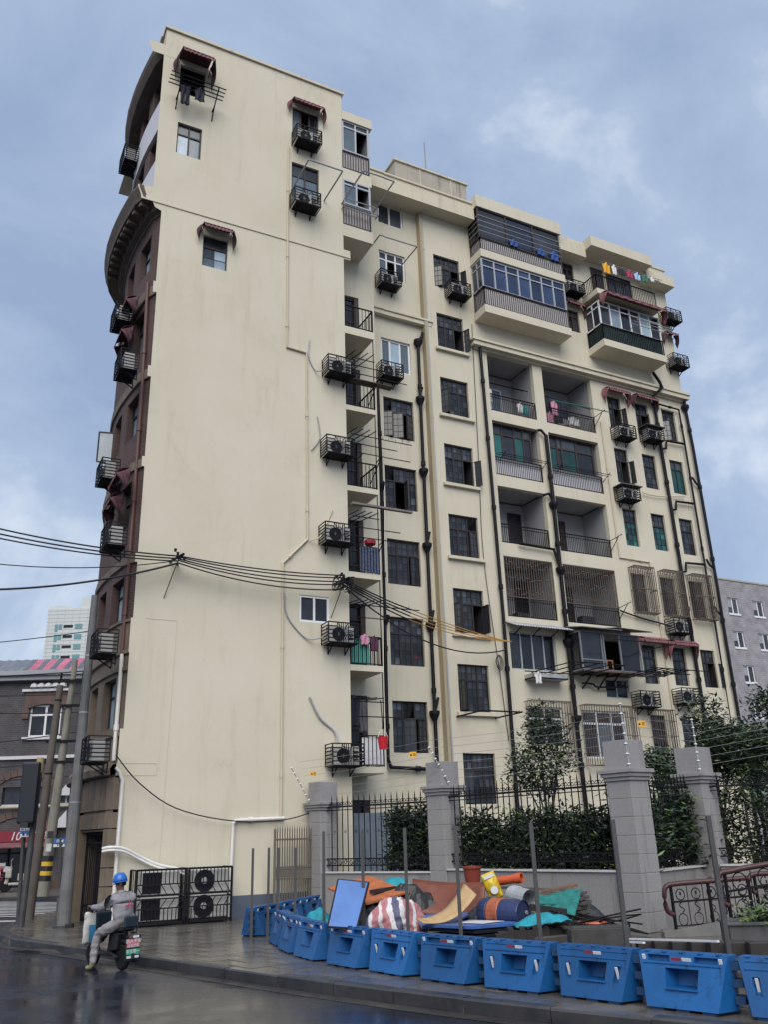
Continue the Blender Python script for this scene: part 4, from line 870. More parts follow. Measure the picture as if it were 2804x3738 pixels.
# plants and small things on balconies
st = thing('wooden_stool', 'orange brown wooden stool standing in the glass bay', 'stool', (21.35, YC-.5, 7.16)); mb = MB(); mb.box(21.2, 21.5, YC-.65, YC-.35, 7.52, 7.56); mb.build('seat', mat('orange_wood', (.30, .13, .06), .6), st)
for x in (21.22, 21.47):
    for y_ in (YC-.63, YC-.38): mb = MB(); mb.bar((x, y_, 7.16), (x, y_, 7.52), .035); mb.build('leg', bpy.data.materials['orange_wood'], st)
for (x, y_, z, w_, h_, c_, lb) in ((20.35, YC-.55, 7.16, .3, .22, (.35, .35, .36), 'pale box on the floor of the glass bay'), (20.7, YC-.5, 7.16, .2, .3, (.05, .09, .12), 'dark canister in the glass bay'), (18.3, YC+1.2, 17.16, .4, .5, (.06, .12, .11), 'green bin in the upper left loggia'), (19.2, YC+1.2, 17.16, .3, .4, (.30, .30, .31), 'pale box in the upper left loggia'), (21.2, YC+1.1, 17.16, .5, .45, (.05, .05, .06), 'dark cabinet in the laundry loggia'), (22.2, YC+1.0, 17.16, .4, .6, (.20, .17, .13), 'wicker basket in the laundry loggia'), (18.9, YC+1.1, 9.03, .5, .4, (.07, .06, .06), 'dark chest in the left latticed loggia'), (21.9, YC+1.0, 9.03, .6, .5, (.05, .05, .06), 'dark chest in the right latticed loggia'), (22.3, YC+.9, 11.78, .3, .25, (.40, .40, .40), 'white box in the right open loggia')):
    mb = MB(); mb.box(x-w_/2, x+w_/2, y_-.15, y_+.15, z, z+h_); mb.box(x-w_/2-.01, x+w_/2+.01, y_-.16, y_+.16, z+h_, z+h_+.03); single(mb, 'storage_box', mat('box_paint', c_, .7, var=.2, vs=6), lb, 'box')
bk = MB(); bk.lathe([(.115, 0), (.16, .30), (.165, .32), (.14, .32), (.10, .03)], (10.727, 20.9, 4.045), 16); t = thing('bucket', 'bright red plastic bucket hanging beside the lowest balcony', 'bucket', (10.727, 20.9, 4.045))
bk.build('body', mat('red_plastic', (.52, .015, .03), .35), t); q = MB(); p = V((10.727, 20.9, 4.045))
q.tube([p+V((-.16, 0, .31)), p+V((-.1, 0, .46)), p+V((0, 0, .52)), p+V((.1, 0, .46)), p+V((.16, 0, .31))], .008, 5); q.build('handle', WHITE, t)
po = MB(); po.tube([p+V((0, 0, .5)), p+V((.0, .1, 1.3))], .014, 5); po.tube([p+V((0, .05, .55)), (11.28, YA, 5.0)], .014, 5); single(po, 'hanging_pole', DARKM, 'thin dark rod holding up the red bucket', 'rod')
bk = MB(); bk.lathe([(.15, 0), (.19, .28), (.2, .3)], (13.95, YB+.3, 7.09), 14); single(bk, 'basin', mat('red_basin', (.50, .02, .02), .4), 'red plastic basin on the sill of a stair window', 'basin')
bk = MB(); bk.lathe([(.08, 0), (.17, .05), (.18, .16), (.12, .2)], (11.0, YA+.05, 10.08), 10); single(bk, 'red_pot', mat('dark_red_pot', (.26, .01, .03), .5), 'crumpled dark red pot on the blue tarpaulin balcony', 'pot')
# overhead cables
BL = (5.132, 21.45, 8.826); BM = (9.886, 21.45, 8.691); BR = (17.01, 23.7, 7.926)
def cables(name, lines, r, m, label):
    mb = MB()
    for a, b, s in lines: mb.tube(curve(a, b, s), r, 5)
    return single(mb, name, m, label, 'cables', loc=lines[0][0])
CABLE = mat('black_cable', (.012, .012, .018), .6); ORC = mat('orange_cable', (.42, .22, .05), .6)
for i, (v0, v1, dz) in enumerate((((0.177, 21.4, 9.153), BL, .09), ((0.195, 21.4, 9.016), BL, .02), ((0.209, 21.4, 8.901), BL, -.05), ((0.298, 21.4, 8.2), BL, -.03), ((0.386, 21.4, 7.513), BL, -.1))):
    e_ = (v1[0], v1[1], v1[2]+dz); cables('overhead_cable', [(v0, e_, .12 if i < 3 else .18)], [.022, .022, .02, .014, .028][i], CABLE, ['topmost', 'second from the top', 'third from the top', 'thin fourth', 'lowest and thickest'][i]+' overhead cable crossing the brick front')
for i, dz in enumerate((.14, .09, .02, -.04, -.14)):
    cables('overhead_cable', [((BL[0], BL[1], BL[2]+dz*.7), (BM[0], BM[1], BM[2]+dz*1.5), .1+.03*i)], .02, CABLE, ['topmost', 'second from the top', 'middle', 'fourth', 'lowest'][i]+' cable of the bundle strung across the end wall')
for i, dz in enumerate((.1, .05, 0, -.06)):
    a = (BM[0], BM[1], BM[2]+dz); b = (BR[0], BR[1]-.1*i, BR[2]+dz*.5); mid = V(a).lerp(V(b), .38)-V((0, -.12*i, .22-dz*.7))
    cables('overhead_cable', [(a, mid, .05)], .022, CABLE, ['topmost', 'second', 'third', 'fourth'][i]+' black cable from the balcony bracket towards the orange bundle'); cables('overhead_cable', [(mid, b, .07+.03*i)], .015, ORC, ['topmost', 'second', 'third', 'lowest'][i]+' orange cable running to the loggia drain pipe')
cables('overhead_cable', [((BM[0], BM[1], BM[2]-.1), (BR[0], BR[1], BR[2]-.25), .75)], .022, CABLE, 'slack black cable sagging below the orange bundle')
def bracket(p, arm, label):
    p = V(p); t = thing('cable_bracket', label, 'bracket', (p.x, YA, p.z)); mb = MB(); mb.bar((p.x-.12, YA, p.z+.05), p+V((.1, -.15, .12)), .05); mb.bar((p.x+.1, YA, p.z+.0), p+V((-.05, -.1, -.18)), .04); mb.build('arm', DARKM, t)
    for k in range(arm): q = MB(); c = p+V((.08*(k % 4)-.12, -.12+.05*(k % 3), .2-.07*k)); q.lathe([(.02, -.04), (.04, -.02), (.03, 0), (.045, .03), (.02, .05)], c, 8); q.build('insulator', GRAPH, t)
    q = MB(); q.tube([p, (p.x-.22, YA-.02, p.z-.95)], .012, 5); q.build('stay_rod', DARKM, t)
    return t
bracket(BL, 4, 'cable bracket with a stay rod on the left of the end wall'); bracket(BM, 8, 'tangled cable bracket at the corner by the balconies')
mb = MB(); rng = random.Random(3)
for k in range(12):
    c = V(BM)+V((rng.uniform(-.3, .25), rng.uniform(-.15, .1), rng.uniform(-.2, .25))); mb.tube(polyc([c+V((rng.uniform(-.2, .2), 0, rng.uniform(-.2, .2))) for _ in range(4)], 3), .016, 4)
single(mb, 'cable_tangle', CABLE, 'knot of black cables around the balcony corner bracket', 'cables')
mb = MB()
for k in range(4):
    c = V((16.887, 24.1, 7.344)); r = .17+.03*k; mb.tube([c+V((r*.55*cos(a*pi/8), -.03*k, r*sin(a*pi/8)-.02*k)) for a in range(17)], .012, 4)
single(mb, 'cable_coil', CABLE, 'coil of black cable hung left of the loggia drain pipe', 'cables')
for pts, lb, r, m in (
    ([(3.973, 21.7, 3.889), (4.561, 21.7, 3.256), (5.481, 21.7, 2.669), (6.874, 21.7, 2.358), (8.208, 21.7, 2.354), (8.941, 21.7, 2.509)], 'thin black cable sagging low across the end wall', .016, CABLE),
    ([(9.004, 21.86, 5.485), (9.302, 21.86, 4.939), (9.737, 21.86, 4.582), (9.754, 21.6, 4.251)], 'thick pipe hose curving down to the lowest wall cage', .03, GREYP),
    ([(8.247, 21.86, 8.335), (8.337, 21.86, 7.681), (8.891, 21.86, 7.096), (9.296, 21.6, 7.098)], 'dark hose looping to the cage under the white window', .02, GREYP),
    ([(8.992, 21.86, 16.695), (8.961, 21.86, 16.095), (9.181, 21.86, 15.648), (9.338, 21.6, 15.547)], 'grey hose looping to the topmost cage beside the balconies', .018, GREYP),
    ([(9.256, 21.86, 14.037), (9.331, 21.86, 13.341), (9.056, 21.86, 12.87)], 'short grey hose by the second cage beside the balconies', .018, GREYP),
    ([(9.742, 21.86, 11.051), (9.544, 21.86, 10.582), (9.252, 21.7, 10.059), (8.999, 21.86, 9.963)], 'short beige hose by the third cage beside the balconies', .018, BEIGEP),
    ([(16.906, 24.15, 20.788), (16.736, 24.15, 14.728), (16.635, 24.15, 11.108), (16.946, 24.15, 7.009), (17.102, 24.15, 4.714)], 'loose black cable running down beside the casement column', .012, CABLE),
    ([(22.668, 24.1, 9.627), (23.68, 24.1, 9.421), (24.527, 24.1, 9.314), (24.973, 23.9, 9.148)], 'dark lagged hose slanting to the cage below caged windows', .03, GRAPH),
    ([(20.344, 24.0, 6.763), (20.836, 24.0, 6.752), (21.048, 24.0, 6.656), (22.45, 24.0, 6.722)], 'dark lagged pipe below the glass bay', .035, GRAPH),
    ([(24.686, 24.1, 14.771), (25.551, 24.1, 14.751), (27.105, 24.1, 14.969)], 'brown hose running right from the board topped cage', .025, BEIGEP)):
    mb = MB(); mb.tube(polyc(pts), r, 6); single(mb, 'hose', m, lb, 'hose', loc=pts[0])
# ------------------------------------------------------------------ ground
def child(mb, name, mats, root, smooth=False, bevel=0, solid=0, kind=None):      # mesh in its parent's own coordinates
    o = mb.build(name, mats, None, smooth=smooth, loc=(0, 0, 0), bevel=bevel, solid=solid, kind=kind); o.parent = root; return o
def wetmat(name, c1, c2, r0, r1, sc, bump, bs):
    m = mat(name, c1, .4); nt = m.node_tree; b = bsdf(m); tc = N(nt, 'ShaderNodeTexCoord')
    n = N(nt, 'ShaderNodeTexNoise', i_Scale=sc, i_Detail=6.0, i_Roughness=.6, i_Distortion=.6); nt.links.new(tc.outputs['Object'], n.inputs[0])
    r = N(nt, 'ShaderNodeValToRGB'); r.color_ramp.elements[0].position = .36; r.color_ramp.elements[1].position = .66; r.color_ramp.elements[0].color = (*c1, 1); r.color_ramp.elements[1].color = (*c2, 1)
    nt.links.new(n.outputs[0], r.inputs[0]); nt.links.new(r.outputs[0], b.inputs['Base Color'])
    q = N(nt, 'ShaderNodeMapRange'); q.inputs['From Min'].default_value = .36; q.inputs['From Max'].default_value = .66; q.inputs['To Min'].default_value = r0; q.inputs['To Max'].default_value = r1
    nt.links.new(n.outputs[0], q.inputs[0]); nt.links.new(q.outputs[0], b.inputs['Roughness'])
    n2 = N(nt, 'ShaderNodeTexNoise', i_Scale=bs, i_Detail=3.0); nt.links.new(tc.outputs['Object'], n2.inputs[0])
    bp = N(nt, 'ShaderNodeBump', i_Strength=bump, i_Distance=.01); nt.links.new(n2.outputs[0], bp.inputs['Height']); nt.links.new(bp.outputs[0], b.inputs['Normal'])
    return m
ASPH = wetmat('wet_asphalt', (.013, .015, .025), (.025, .028, .040), .07, .46, .45, .22, 16)
PAVE = wetmat('wet_paving', (.085, .078, .072), (.14, .128, .115), .12, .42, .7, .03, 25)
KERB = wetmat('wet_kerb_stone', (.026, .026, .032), (.052, .050, .052), .3, .5, 1.5, .3, 20)
r = MB(); n = 48; r.add([(0, 20, 0)]+[(900*cos(2*pi*k/n), 20+900*sin(2*pi*k/n), 0) for k in range(n)], [(0, k+1, (k+1) % n+1) for k in range(n)]); bsdf(ASPH).inputs['Specular IOR Level'].default_value = .4
r.build('road', ASPH, kind='structure', loc=(0, 20, 0))
KP = [(10.5, 1.5), (8.7, 3.6), (7.5, 5.6), (7.05, 6.6), (5.78, 9.45), (4.7, 12.53), (3.6, 16.2), (2.85, 18.7), (2.35, 20.2), (2.02, 21.3), (1.95, 22.2), (2.05, 23.4), (2.3, 24.8), (2.6, 26.0), (3.0, 27.0), (3.7, 28.3), (5, 29.6), (8, 30.6), (13, 31)]
PV = bpy.data.objects.new('pavement', None); COL.objects.link(PV); PV['kind'] = 'structure'
m_ = MB(); poly = KP+[(45, 31), (45, 1.5)]
m_.prism([(x, y, .0) for x, y in poly], (0, 0, .1478)); m_.build('paving_bed', PAVE, PV)
kp = polyc([(x, y, 0) for x, y in KP], 6)
# kerb stones
KB = bpy.data.objects.new('kerb', None); COL.objects.link(KB); KB['kind'] = 'structure'
acc = 0; cur = [kp[0]]; rng = random.Random(5)
for a, b in zip(kp, kp[1:]):
    cur.append(b); acc += (b-a).length
    if acc > .95 or b is kp[-1]:
        q = MB(); A_, B_ = cur[0], cur[-1]; t = (B_-A_).normalized(); nn = V((-t.y, t.x, 0)); g = .006; j = rng.uniform(-.006, .006)
        L0, L1 = A_+t*g, B_-t*g; z1 = .152+j; w = .16
        if nn.x > 0: nn = -nn
        pr = [(0.0, 0), (.012, z1-.02), (-.01, z1), (-w, z1), (-w, 0)]
        pa = [L0+nn*d+V((0, 0, z)) for d, z in pr]; pb = [L1+nn*d+V((0, 0, z)) for d, z in pr]
        q.add(pa+pb, [(0, 1, 2, 3, 4), (9, 8, 7, 6, 5)]+[(k, 5+k, 5+(k+1) % 5, (k+1) % 5) for k in range(5)])
        q.build('kerb_stone', KERB, KB); cur = [b]; acc = 0
gu = MB()
for a, b in zip(kp, kp[1:]):
    t = (b-a).normalized(); nn = V((-t.y, t.x, 0)); nn = -nn if nn.x > 0 else nn
    gu.quad(a+nn*.02+V((0, 0, .004)), a+nn*.26+V((0, 0, .004)), b+nn*.26+V((0, 0, .004)), b+nn*.02+V((0, 0, .004)))
gu.build('gutter_strip', wetmat('gutter_concrete', (.030, .029, .030), (.055, .052, .050), .25, .5, 1.2, .2, 20), KB)
# paving tiles
tm = MB(); tm.box(-.296, .296, -.296, .296, 0, .007); TM = [tm.mesh('paving_tile', wetmat('wet_tile_%d' % i, tuple(c*f for c in (.085, .078, .072)), tuple(c*f for c in (.14, .128, .115)), .12, .42, .8, .03, 25)) for i, f in enumerate((.82, 1.0, 1.18))]
def inside(x, y, P):
    c = False
    for (x0, y0), (x1, y1) in zip(P, P[1:]+P[:1]):
        if (y0 > y) != (y1 > y) and x < (x1-x0)*(y-y0)/(y1-y0)+x0: c = not c
    return c
ang = math.atan2(-.977, .212); ca, sa = cos(ang), sin(ang); cnt = 0
PT = [(p.x+.2, p.y) for p in kp if 7 < p.y < 26.5]+[(3.3, 26.3), (3.4, 22.2), (8.6, 21.5), (6.9, 17.5), (6.3, 14), (6.6, 11), (7.2, 8.8), (8.3, 7)]
rng = random.Random(8)
for i in range(-60, 60):
    for j in range(-60, 60):
        u, v = i*.6, j*.6+(.3 if i % 2 else 0); x, y = 6+u*ca-v*sa, 14+u*sa+v*ca
        if inside(x, y, PT) and cnt < 298:
            if min((x-p.x)**2+(y-p.y)**2 for p in kp) < .42**2: continue
            o = bpy.data.objects.new('paving_tile', rng.choice(TM)); COL.objects.link(o); o.location = (x, y, .1445+rng.uniform(0, .003)); o.rotation_euler = (rng.uniform(-.004, .004), rng.uniform(-.004, .004), ang); o.parent = PV; cnt += 1
gr = thing('drain_grate', 'iron drain grate in the gutter at the street corner', 'drain', (2.196, 19.565, 0.005)); gc = V((2.196, 19.565, 0.005)); R = M.Rotation(-1.2, 3, 'Z')
q = MB(); q.cbox(gc+V((0, 0, .004)), .62, .36, .012, R); q.build('frame', mat('rusty_iron', (.03, .026, .024), .6, var=.3, vs=9), gr)
for k in range(9): q = MB(); q.cbox(gc+R @ V((-.25+.062*k, 0, .012)), .03, .30, .012, R); q.build('bar', DARKM, gr)
# crosswalk
CWM = mat('worn_white_paint', (.46, .46, .47), .45, var=.25, vs=2)
cw = bpy.data.objects.new('crosswalk', None); COL.objects.link(cw); cw['kind'] = 'structure'
d_ = V((.57, -.82, 0)); n_ = V((.82, .57, 0))
for k in range(11):
    c = V((2.9, 29.8, .004))+n_*0+V((.085, .93, 0))*(k*.82)
    q = MB(); a = c-d_*7; b = c+d_*3.2; w = V((.085, .93, 0))*.2
    q.quad(a-w, b-w, b+w, a+w); q.build('stripe', CWM, cw)
q = MB(); q.quad((1.2, 28.6, .004), (2.75, 27.7, .004), (2.9, 28.2, .004), (1.3, 29.1, .004)); q.build('stop_line', CWM, kind='structure')

# ------------------------------------------------------------------ poles and signs at the corner
CPOLE = mat('weathered_grey_pole', (.14, .14, .145), .75, var=.25, vs=2, streak=.35, bump=.15); BPOLE = mat('brownish_concrete_pole', (.10, .085, .075), .8, var=.2, vs=2, streak=.3); TPOLE = mat('tan_concrete_pole', (.22, .205, .175), .8, var=.15, vs=2, streak=.25)
SPOLE = mat('grey_steel_post', (.050, .051, .055), .55, var=.25, vs=5)
def pole(name, p, q, r0_, r1_, m, label, cat='pole', bands=(), base=None):
    t = thing(name, label, cat, p); mb = MB(); mb.tube([p, V(p).lerp(V(q), .5), q], n=14, radii=[r0_, (r0_+r1_)/2, r1_]); mb.build('shaft', m, t, smooth=False)
    for f, mm, h in bands:
        c = V(p).lerp(V(q), f); d = (V(q)-V(p)).normalized(); rr_ = r0_+(r1_-r0_)*f+.006; k = MB(); k.tube([c-d*h, c+d*h], rr_, 14); k.build('band', mm, t)
    if base: k = MB(); k.lathe([(base, 0), (base, .06), (base*.9, .09), (0, .09)], p, 8); k.build('base', KERB, t)
    return t
YEL_B = mat('yellow_band', (.62, .38, .03), .5); BLK_B = mat('black_band', (.015, .015, .016), .5)
pole('utility_pole', (3.281, 22.709, 0.15), (3.275, 22.463, 7.929), .155, .085, CPOLE, 'tall weathered grey pole standing in front of the corner doorway', 'utility pole', [(.35, GREYP, .012), (.8, GREYP, .02), (.62, GREYP, .015)], .24)
pole('utility_pole', (2.89, 26.003, 0.15), (3.068, 25.979, 6.169), .125, .09, BPOLE, 'brownish concrete pole between the traffic light and the banded pole', 'utility pole', [(.93, DARKM, .02), (.6, DARKM, .02)])
tp = pole('utility_pole', (4.562, 37.389, 0.15), (4.908, 37.349, 9.112), .22, .10, TPOLE, 'tan concrete pole with black and yellow bands near its foot', 'utility pole', [(.07, BLK_B, .1), (.088, YEL_B, .09), (.108, BLK_B, .09), (.125, YEL_B, .09), (.145, BLK_B, .12)])
P = V((4.822, 37.189, 8.22))
for dz in (0, -1.0, -2.4, -3.2): q = MB(); q.bar(P+V((-.7, .35, dz)), P+V((.7, -.35, dz)), .1); q.bar(P+V((-.4, .2, dz)), P+V((-.4, .2, dz+.35)), .08); q.bar(P+V((.4, -.2, dz)), P+V((.4, -.2, dz+.35)), .08); q.build('crossarm', DARKM, tp)
q = MB(); c = V((4.56, 36.92, 2.318)); q.cbox(c, .22, .05, .26, M.Rotation(-.48, 3, 'Z')); q.build('number_plate', BLK_B, tp)
q = MB(); c = V((4.547, 36.921, 1.863)); q.cbox(c, .2, .04, .27, M.Rotation(-.48, 3, 'Z')); q.build('notice', CWM, tp)
t = thing('traffic_light', 'traffic light on a dark post seen from behind', 'traffic light', (2.502, 23.938, 0.15)); b = (2.502, 23.938, 0.15)
q = MB(); q.tube([b, (2.545, 23.935, 3.959)], .075, 10); q.build('post', SPOLE, t)
q = MB(); q.tube([(2.534, 23.936, 3.644), (2.54, 23.936, 4.004)], .09, 10); q.build('post_cap', mat('mustard_cap', (.33, .27, .13), .6), t)
c = V((2.338, 23.735, 3.158)); q = MB(); R = M.Rotation(-.48, 3, 'Z') @ M.Rotation(.0, 3, 'X'); q.cbox(c, .42, .2, 1.45, R); q.build('signal_head', mat('matt_black_housing', (.008, .010, .018), .5), t, bevel=.05)
c = V((2.329, 23.686, 2.579)); q = MB(); q.lathe([(.0, -.05), (.05, -.03), (.05, .03), (0, .05)], c, 10); lm = mat('red_lamp', (.6, .05, .05), .4); bsdf(lm).inputs['Emission Color'].default_value = (1, .12, .1, 1); bsdf(lm).inputs['Emission Strength'].default_value = 1.2; q.build('lamp', lm, t)
q = MB(); q.cbox((2.327, 23.736, 2.505), .2, .18, .32, R); q.build('pedestrian_signal', BLK_B, t)
SBLUE = mat('sign_blue', (.03, .11, .33), .5, var=.1); SWH = mat('sign_white', (.62, .63, .66), .5)
def text(body, loc, size, m, rot, name='lettering', parent=None, ext=.003, align='CENTER', shear=0):
    cu = bpy.data.curves.new(name, 'FONT'); cu.body = body; cu.size = size; cu.extrude = ext; cu.align_x = align; cu.align_y = 'CENTER'; cu.shear = shear
    tmp = bpy.data.objects.new('tmp', cu); COL.objects.link(tmp)
    me = bpy.data.meshes.new_from_object(tmp.evaluated_get(bpy.context.evaluated_depsgraph_get())); bpy.data.objects.remove(tmp)
    me.materials.clear(); me.materials.append(m)
    o = bpy.data.objects.new(name, me); COL.objects.link(o); o.rotation_euler = rot
    o.location = V(loc)-(wloc(parent) if parent else V((0, 0, 0)))
    if parent: o.parent = parent
    return o
FROT = (pi/2, 0, 1.08724-pi/2)
def sign(label, base, top, c1, c2, w, h1, h2, r, txt):
    t = thing('street_sign', label, 'street sign', base)
    if top: q = MB(); q.tube([base, top], .05, 8); q.build('post', SPOLE, t)
    Rz = M.Rotation(FROT[2], 3, 'Z'); q = MB(); q.cbox(c1, w, .04, h1, Rz); q.build('blue_plate', SBLUE, t)
    q = MB(); q.cbox(c2, w, .04, h2, Rz); q.build('white_plate', SWH, t)
    text(txt[0], V(c1)-V((.465, .885, 0))*.03, h1*.62, SWH, FROT, parent=t); text(txt[1], V(c2)-V((.465, .885, 0))*.03, h2*.6, GRAPH, FROT, parent=t)
sign('blue and white street name plate on a slim post by the traffic light', (2.502, 24.712, 0.15), (2.398, 24.684, 2.605), (2.436, 24.479, 2.338), (2.44, 24.479, 2.196), .27, .24, .11, 24.6, ('\u897f\u8def', '\u5357  \u5317'))
sign('blue and white street sign half hidden behind the grey pole', (4.105, 29.718, 0.701), (3.986, 29.734, 2.109), (3.98, 29.735, 2.042), (3.984, 29.734, 1.931), .40, .17, .10, 30, ('\u8def \u25c0', '\u4e1c    \u897f'))

# ------------------------------------------------------------------ shop house across the junction
HF, HR = V((cos(yaw), sin(yaw), 0)), V((sin(yaw), -cos(yaw), 0))
SH = thing('shop_house', 'dark brick shop house with a red shop sign and pink striped roof', 'building', tuple(HF*42), None, yaw-pi/2)
GBR = brickmat('grey_brown_brick', (.082, .076, .084), (.056, .052, .060), (.10, .095, .10), .26, .09, .012); RBR = brickmat('dark_red_brick', (.15, .055, .045), (.10, .04, .038), (.12, .08, .07), .26, .09, .01)
x0, x1 = -32, -11
def uvwall(mb, x0, x1, z0, z1, y, holes, depth):
    n0 = len(mb.f); wallgrid(mb, x0, x1, z0, z1, y, holes, depth)
    for i in range(n0, len(mb.f)): mb.uv[i] = [(mb.v[j][0]+mb.v[j][1], mb.v[j][2]) for j in mb.f[i]]
WSH = [(-17.45, -15.9, 6.82, 8.34), (-21.2, -19.7, 6.82, 8.34), (-19.9, -16.3, .2, 2.0), (-18.3, -16.4, 3.7, 4.55), (-23.3, -20.9, .2, 2.0), (-23.1, -21.0, 3.7, 4.7), (-15.9, -14.7, 3.7, 4.5)]
q = MB(); uvwall(q, x0, x1, .0, 9.7, 0, WSH, .3); child(q, 'wall', GBR, SH)
q = MB(); q.box(x0, x1, .31, 8, 0, 9.6); child(q, 'rear_body', INTER, SH)
q = MB(); q.box(x0, x1, -.5, .3, 9.7, 9.95); q.box(x0, x1, -.35, 0, 9.5, 9.7); child(q, 'eave', GREYP, SH)
q = MB(); q.box(x0, x1, -.12, 0, 5.8, 5.95); child(q, 'ledge', SPAN, SH)
q = MB(); q.tube([(x0, -.2, 3.62), (-11, -.2, 3.66)], .06, 8); child(q, 'wall_pipe', mat('cream_pipe', (.40, .37, .26), .5), SH)
PINKR = mat('pink_roof_sheet', (.50, .16, .24), .6, var=.25, vs=3); GREYR = mat('grey_roof_sheet', (.14, .16, .20), .6, var=.2, vs=3)
xa = -31.0
for k in range(44):
    w_, m_ = (.37, PINKR) if k % 2 else (.27, GREYR)
    if xa < -18.6: w_, m_ = 1.3, GREYR
    q = MB(); q.grid(lambda a, b: (xa+a*w_, -.3+b*1.1, 9.98+b*.72+.02*sin(a*2*pi*3)), 14, 1); child(q, 'roof_sheet', m_, SH, solid=.03); xa += w_+.01
for (a, b, c, d) in WSH[:2]:
    q = MB(); q.box(a, a+.09, .1, .2, c, d); q.box(b-.09, b, .1, .2, c, d); q.box(a+.09, b-.09, .1, .2, d-.09, d); q.box(a+.09, b-.09, .1, .2, c, c+.09); q.box((a+b)/2-.05, (a+b)/2+.05, .1, .19, c+.09, d-.09); q.box(a+.09, b-.09, .11, .18, c+1.0, c+1.08); wo = child(q, 'window', WHITE, SH)
    q = MB(); q.box(a+.09, b-.09, .14, .15, c+.09, d-.09); child(q, 'pane', GLASS, wo)
    q = MB(); q.box(a-.2, b+.2, -.12, 0, c-.13, c-.002); child(q, 'window_sill', SPAN, SH)
    q = MB()
    q.prism([(a-.25+(b-a+.5)*i/8, -.08, d-.25+.28*sin(pi*i/8)) for i in range(9)]+[(b+.25, -.08, d+.62), (a-.25, -.08, d+.62)], (0, .07, 0)); q.box(a-.32, a-.0, -.1, -.002, d-.65, d-.2); child(q, 'brick_arch', RBR, SH)
    q = MB(); q.box(a-.4, b+.4, -.2, 0, d+.62, d+.74); child(q, 'hood_mould', SPAN, SH)
q = MB()
for k in range(5): q.lathe([(.0, 0), (.2, .08), (.16, .22), (0, .3)], (-17.3+.35*k, -.15, 9.08), 8)
child(q, 'ornament', SPAN, SH, kind='stuff')
for cx, r_ in ((-17.35, 1.75), (-22.1, 1.6)):
    for zc, in ((3.75,), (1.9,)):
        q = MB(); n = 14
        for k in range(n):
            a0, a1 = pi*(.12+.76*k/n), pi*(.12+.76*(k+1)/n-.004)
            P4 = [(cx+rr_*cos(a), -.06, zc-.35+rr_*sin(a)*.95) for rr_, a in ((r_, a0), (r_, a1), (r_+.32, a1), (r_+.32, a0))]; q.prism(P4, (0, .055, 0))
        child(q, 'brick_arch', RBR, SH)
for (a, b, c, d) in WSH[3:4]+WSH[5:7]:
    q = MB(); q.box(a, b, .15, .17, c, d); child(q, 'pane', GLASS, SH); q = MB(); q.box(a, b, .05, .15, c, c+.08); q.box((a+b)/2-.04, (a+b)/2+.04, .08, .15, c+.08, d); child(q, 'window_frame', SPAN, SH)
q = MB(); q.box(-20.5, -15.5, -.3, -.02, 2.14, 2.62); sg = child(q, 'shop_sign', mat('shop_sign_red', (.20, .012, .028), .5), SH)
for body, lx, sz in (('101', -17.2, .52), ('\u51e0', -16.45, .36), ('\u5e97', -15.95, .36)):
    o = text(body, (0, 0, 0), sz, SWH, (0, 0, 0), 'lettering', shear=.25 if body == '101' else 0); o.parent = sg; o.location = (lx, -.32, 2.37); o.rotation_euler = (pi/2, 0, 0)
q = MB(); q.add([(-20.5, -.75, 1.9), (-15.5, -.75, 1.9), (-15.5, -.2, 2.12), (-20.5, -.2, 2.12)], [(0, 1, 2, 3)]); child(q, 'shop_awning', MAROON2, SH, solid=.04)
q = MB(); q.box(-19.9, -16.3, .2, .24, .2, 2.0); so_ = child(q, 'shop_front', GLASS, SH); q = MB()
for x in (-19.85, -18.7, -17.75, -16.9, -16.35): q.box(x-.04, x+.04, .12, .2, .2, 2.0)
q.box(-19.9, -16.3, .12, .2, 1.62, 1.7); child(q, 'shop_front_frame', GRAPH, SH)
for k, (lx, z, w_, h_) in enumerate(((-17.95, 1.15, .3, .22), (-17.75, .95, .22, .32), (-18.1, .85, .22, .3))): q = MB(); q.box(lx-w_/2, lx+w_/2, .1, .11, z-h_/2, z+h_/2); child(q, 'notice', SWH, so_)
RT = mat('red_print', (.45, .05, .05), .6)
for k, ch in enumerate('\u66fe\u4e0a\u65b0'): o = text(ch, (0, 0, 0), .26, RT, (pi/2, 0, 0)); o.parent = so_; o.location = (-17.95, .085, 1.0-.28*k)
for lx, z in ((-15.3, 4.1), (-15.4, 2.7), (-18.9, 4.1)):
    q = MB(); q.prism([(lx-.35, -.3, z), (lx+.35, -.3, z), (lx+.3, -.3, z+.75)], (0, .3, 0)); child(q, 'pediment', SPAN, SH)
q = MB(); q.box(-16.2, -14.7, -.3, -.02, .1, .3); q.box(-16.1, -14.8, -.25, -.02, .3, .5); q.box(-16.0, -14.9, -.2, -.02, .5, .62); child(q, 'pier_base', RBR, SH)
q = MB(); q.box(x0, x1, -3.2, -.01, 0.0, .13); o = child(q, 'shop_pavement', PAVE, SH); o.parent = None; o.location = HF*42; o.rotation_euler = (0, 0, yaw-pi/2); o['kind'] = 'structure'
cables('overhead_cable', [(tuple(HF*40+HR*(-26)+V((0, 0, 9.9))), tuple(HF*38+HR*-12.7+V((0, 0, 9.2))), .3)], .03, CABLE, 'black cable running to the banded pole along the shop eave')
for k, (z0, z1) in enumerate(((9.2, 8.0), (8.6, 7.2), (6.2, 6.4), (5.6, 5.2), (5.2, 4.6), (10.9, 10.7))):
    cables('overhead_cable', [(tuple(HF*40+HR*(-27)+V((0, 0, z0))), tuple(HF*37+HR*-13.2+V((0, 0, z1))), .25)], .022, CABLE, ['highest', 'second highest', 'third', 'fourth', 'fifth', 'roof level'][k]+' of the thin black cables in front of the shop house')
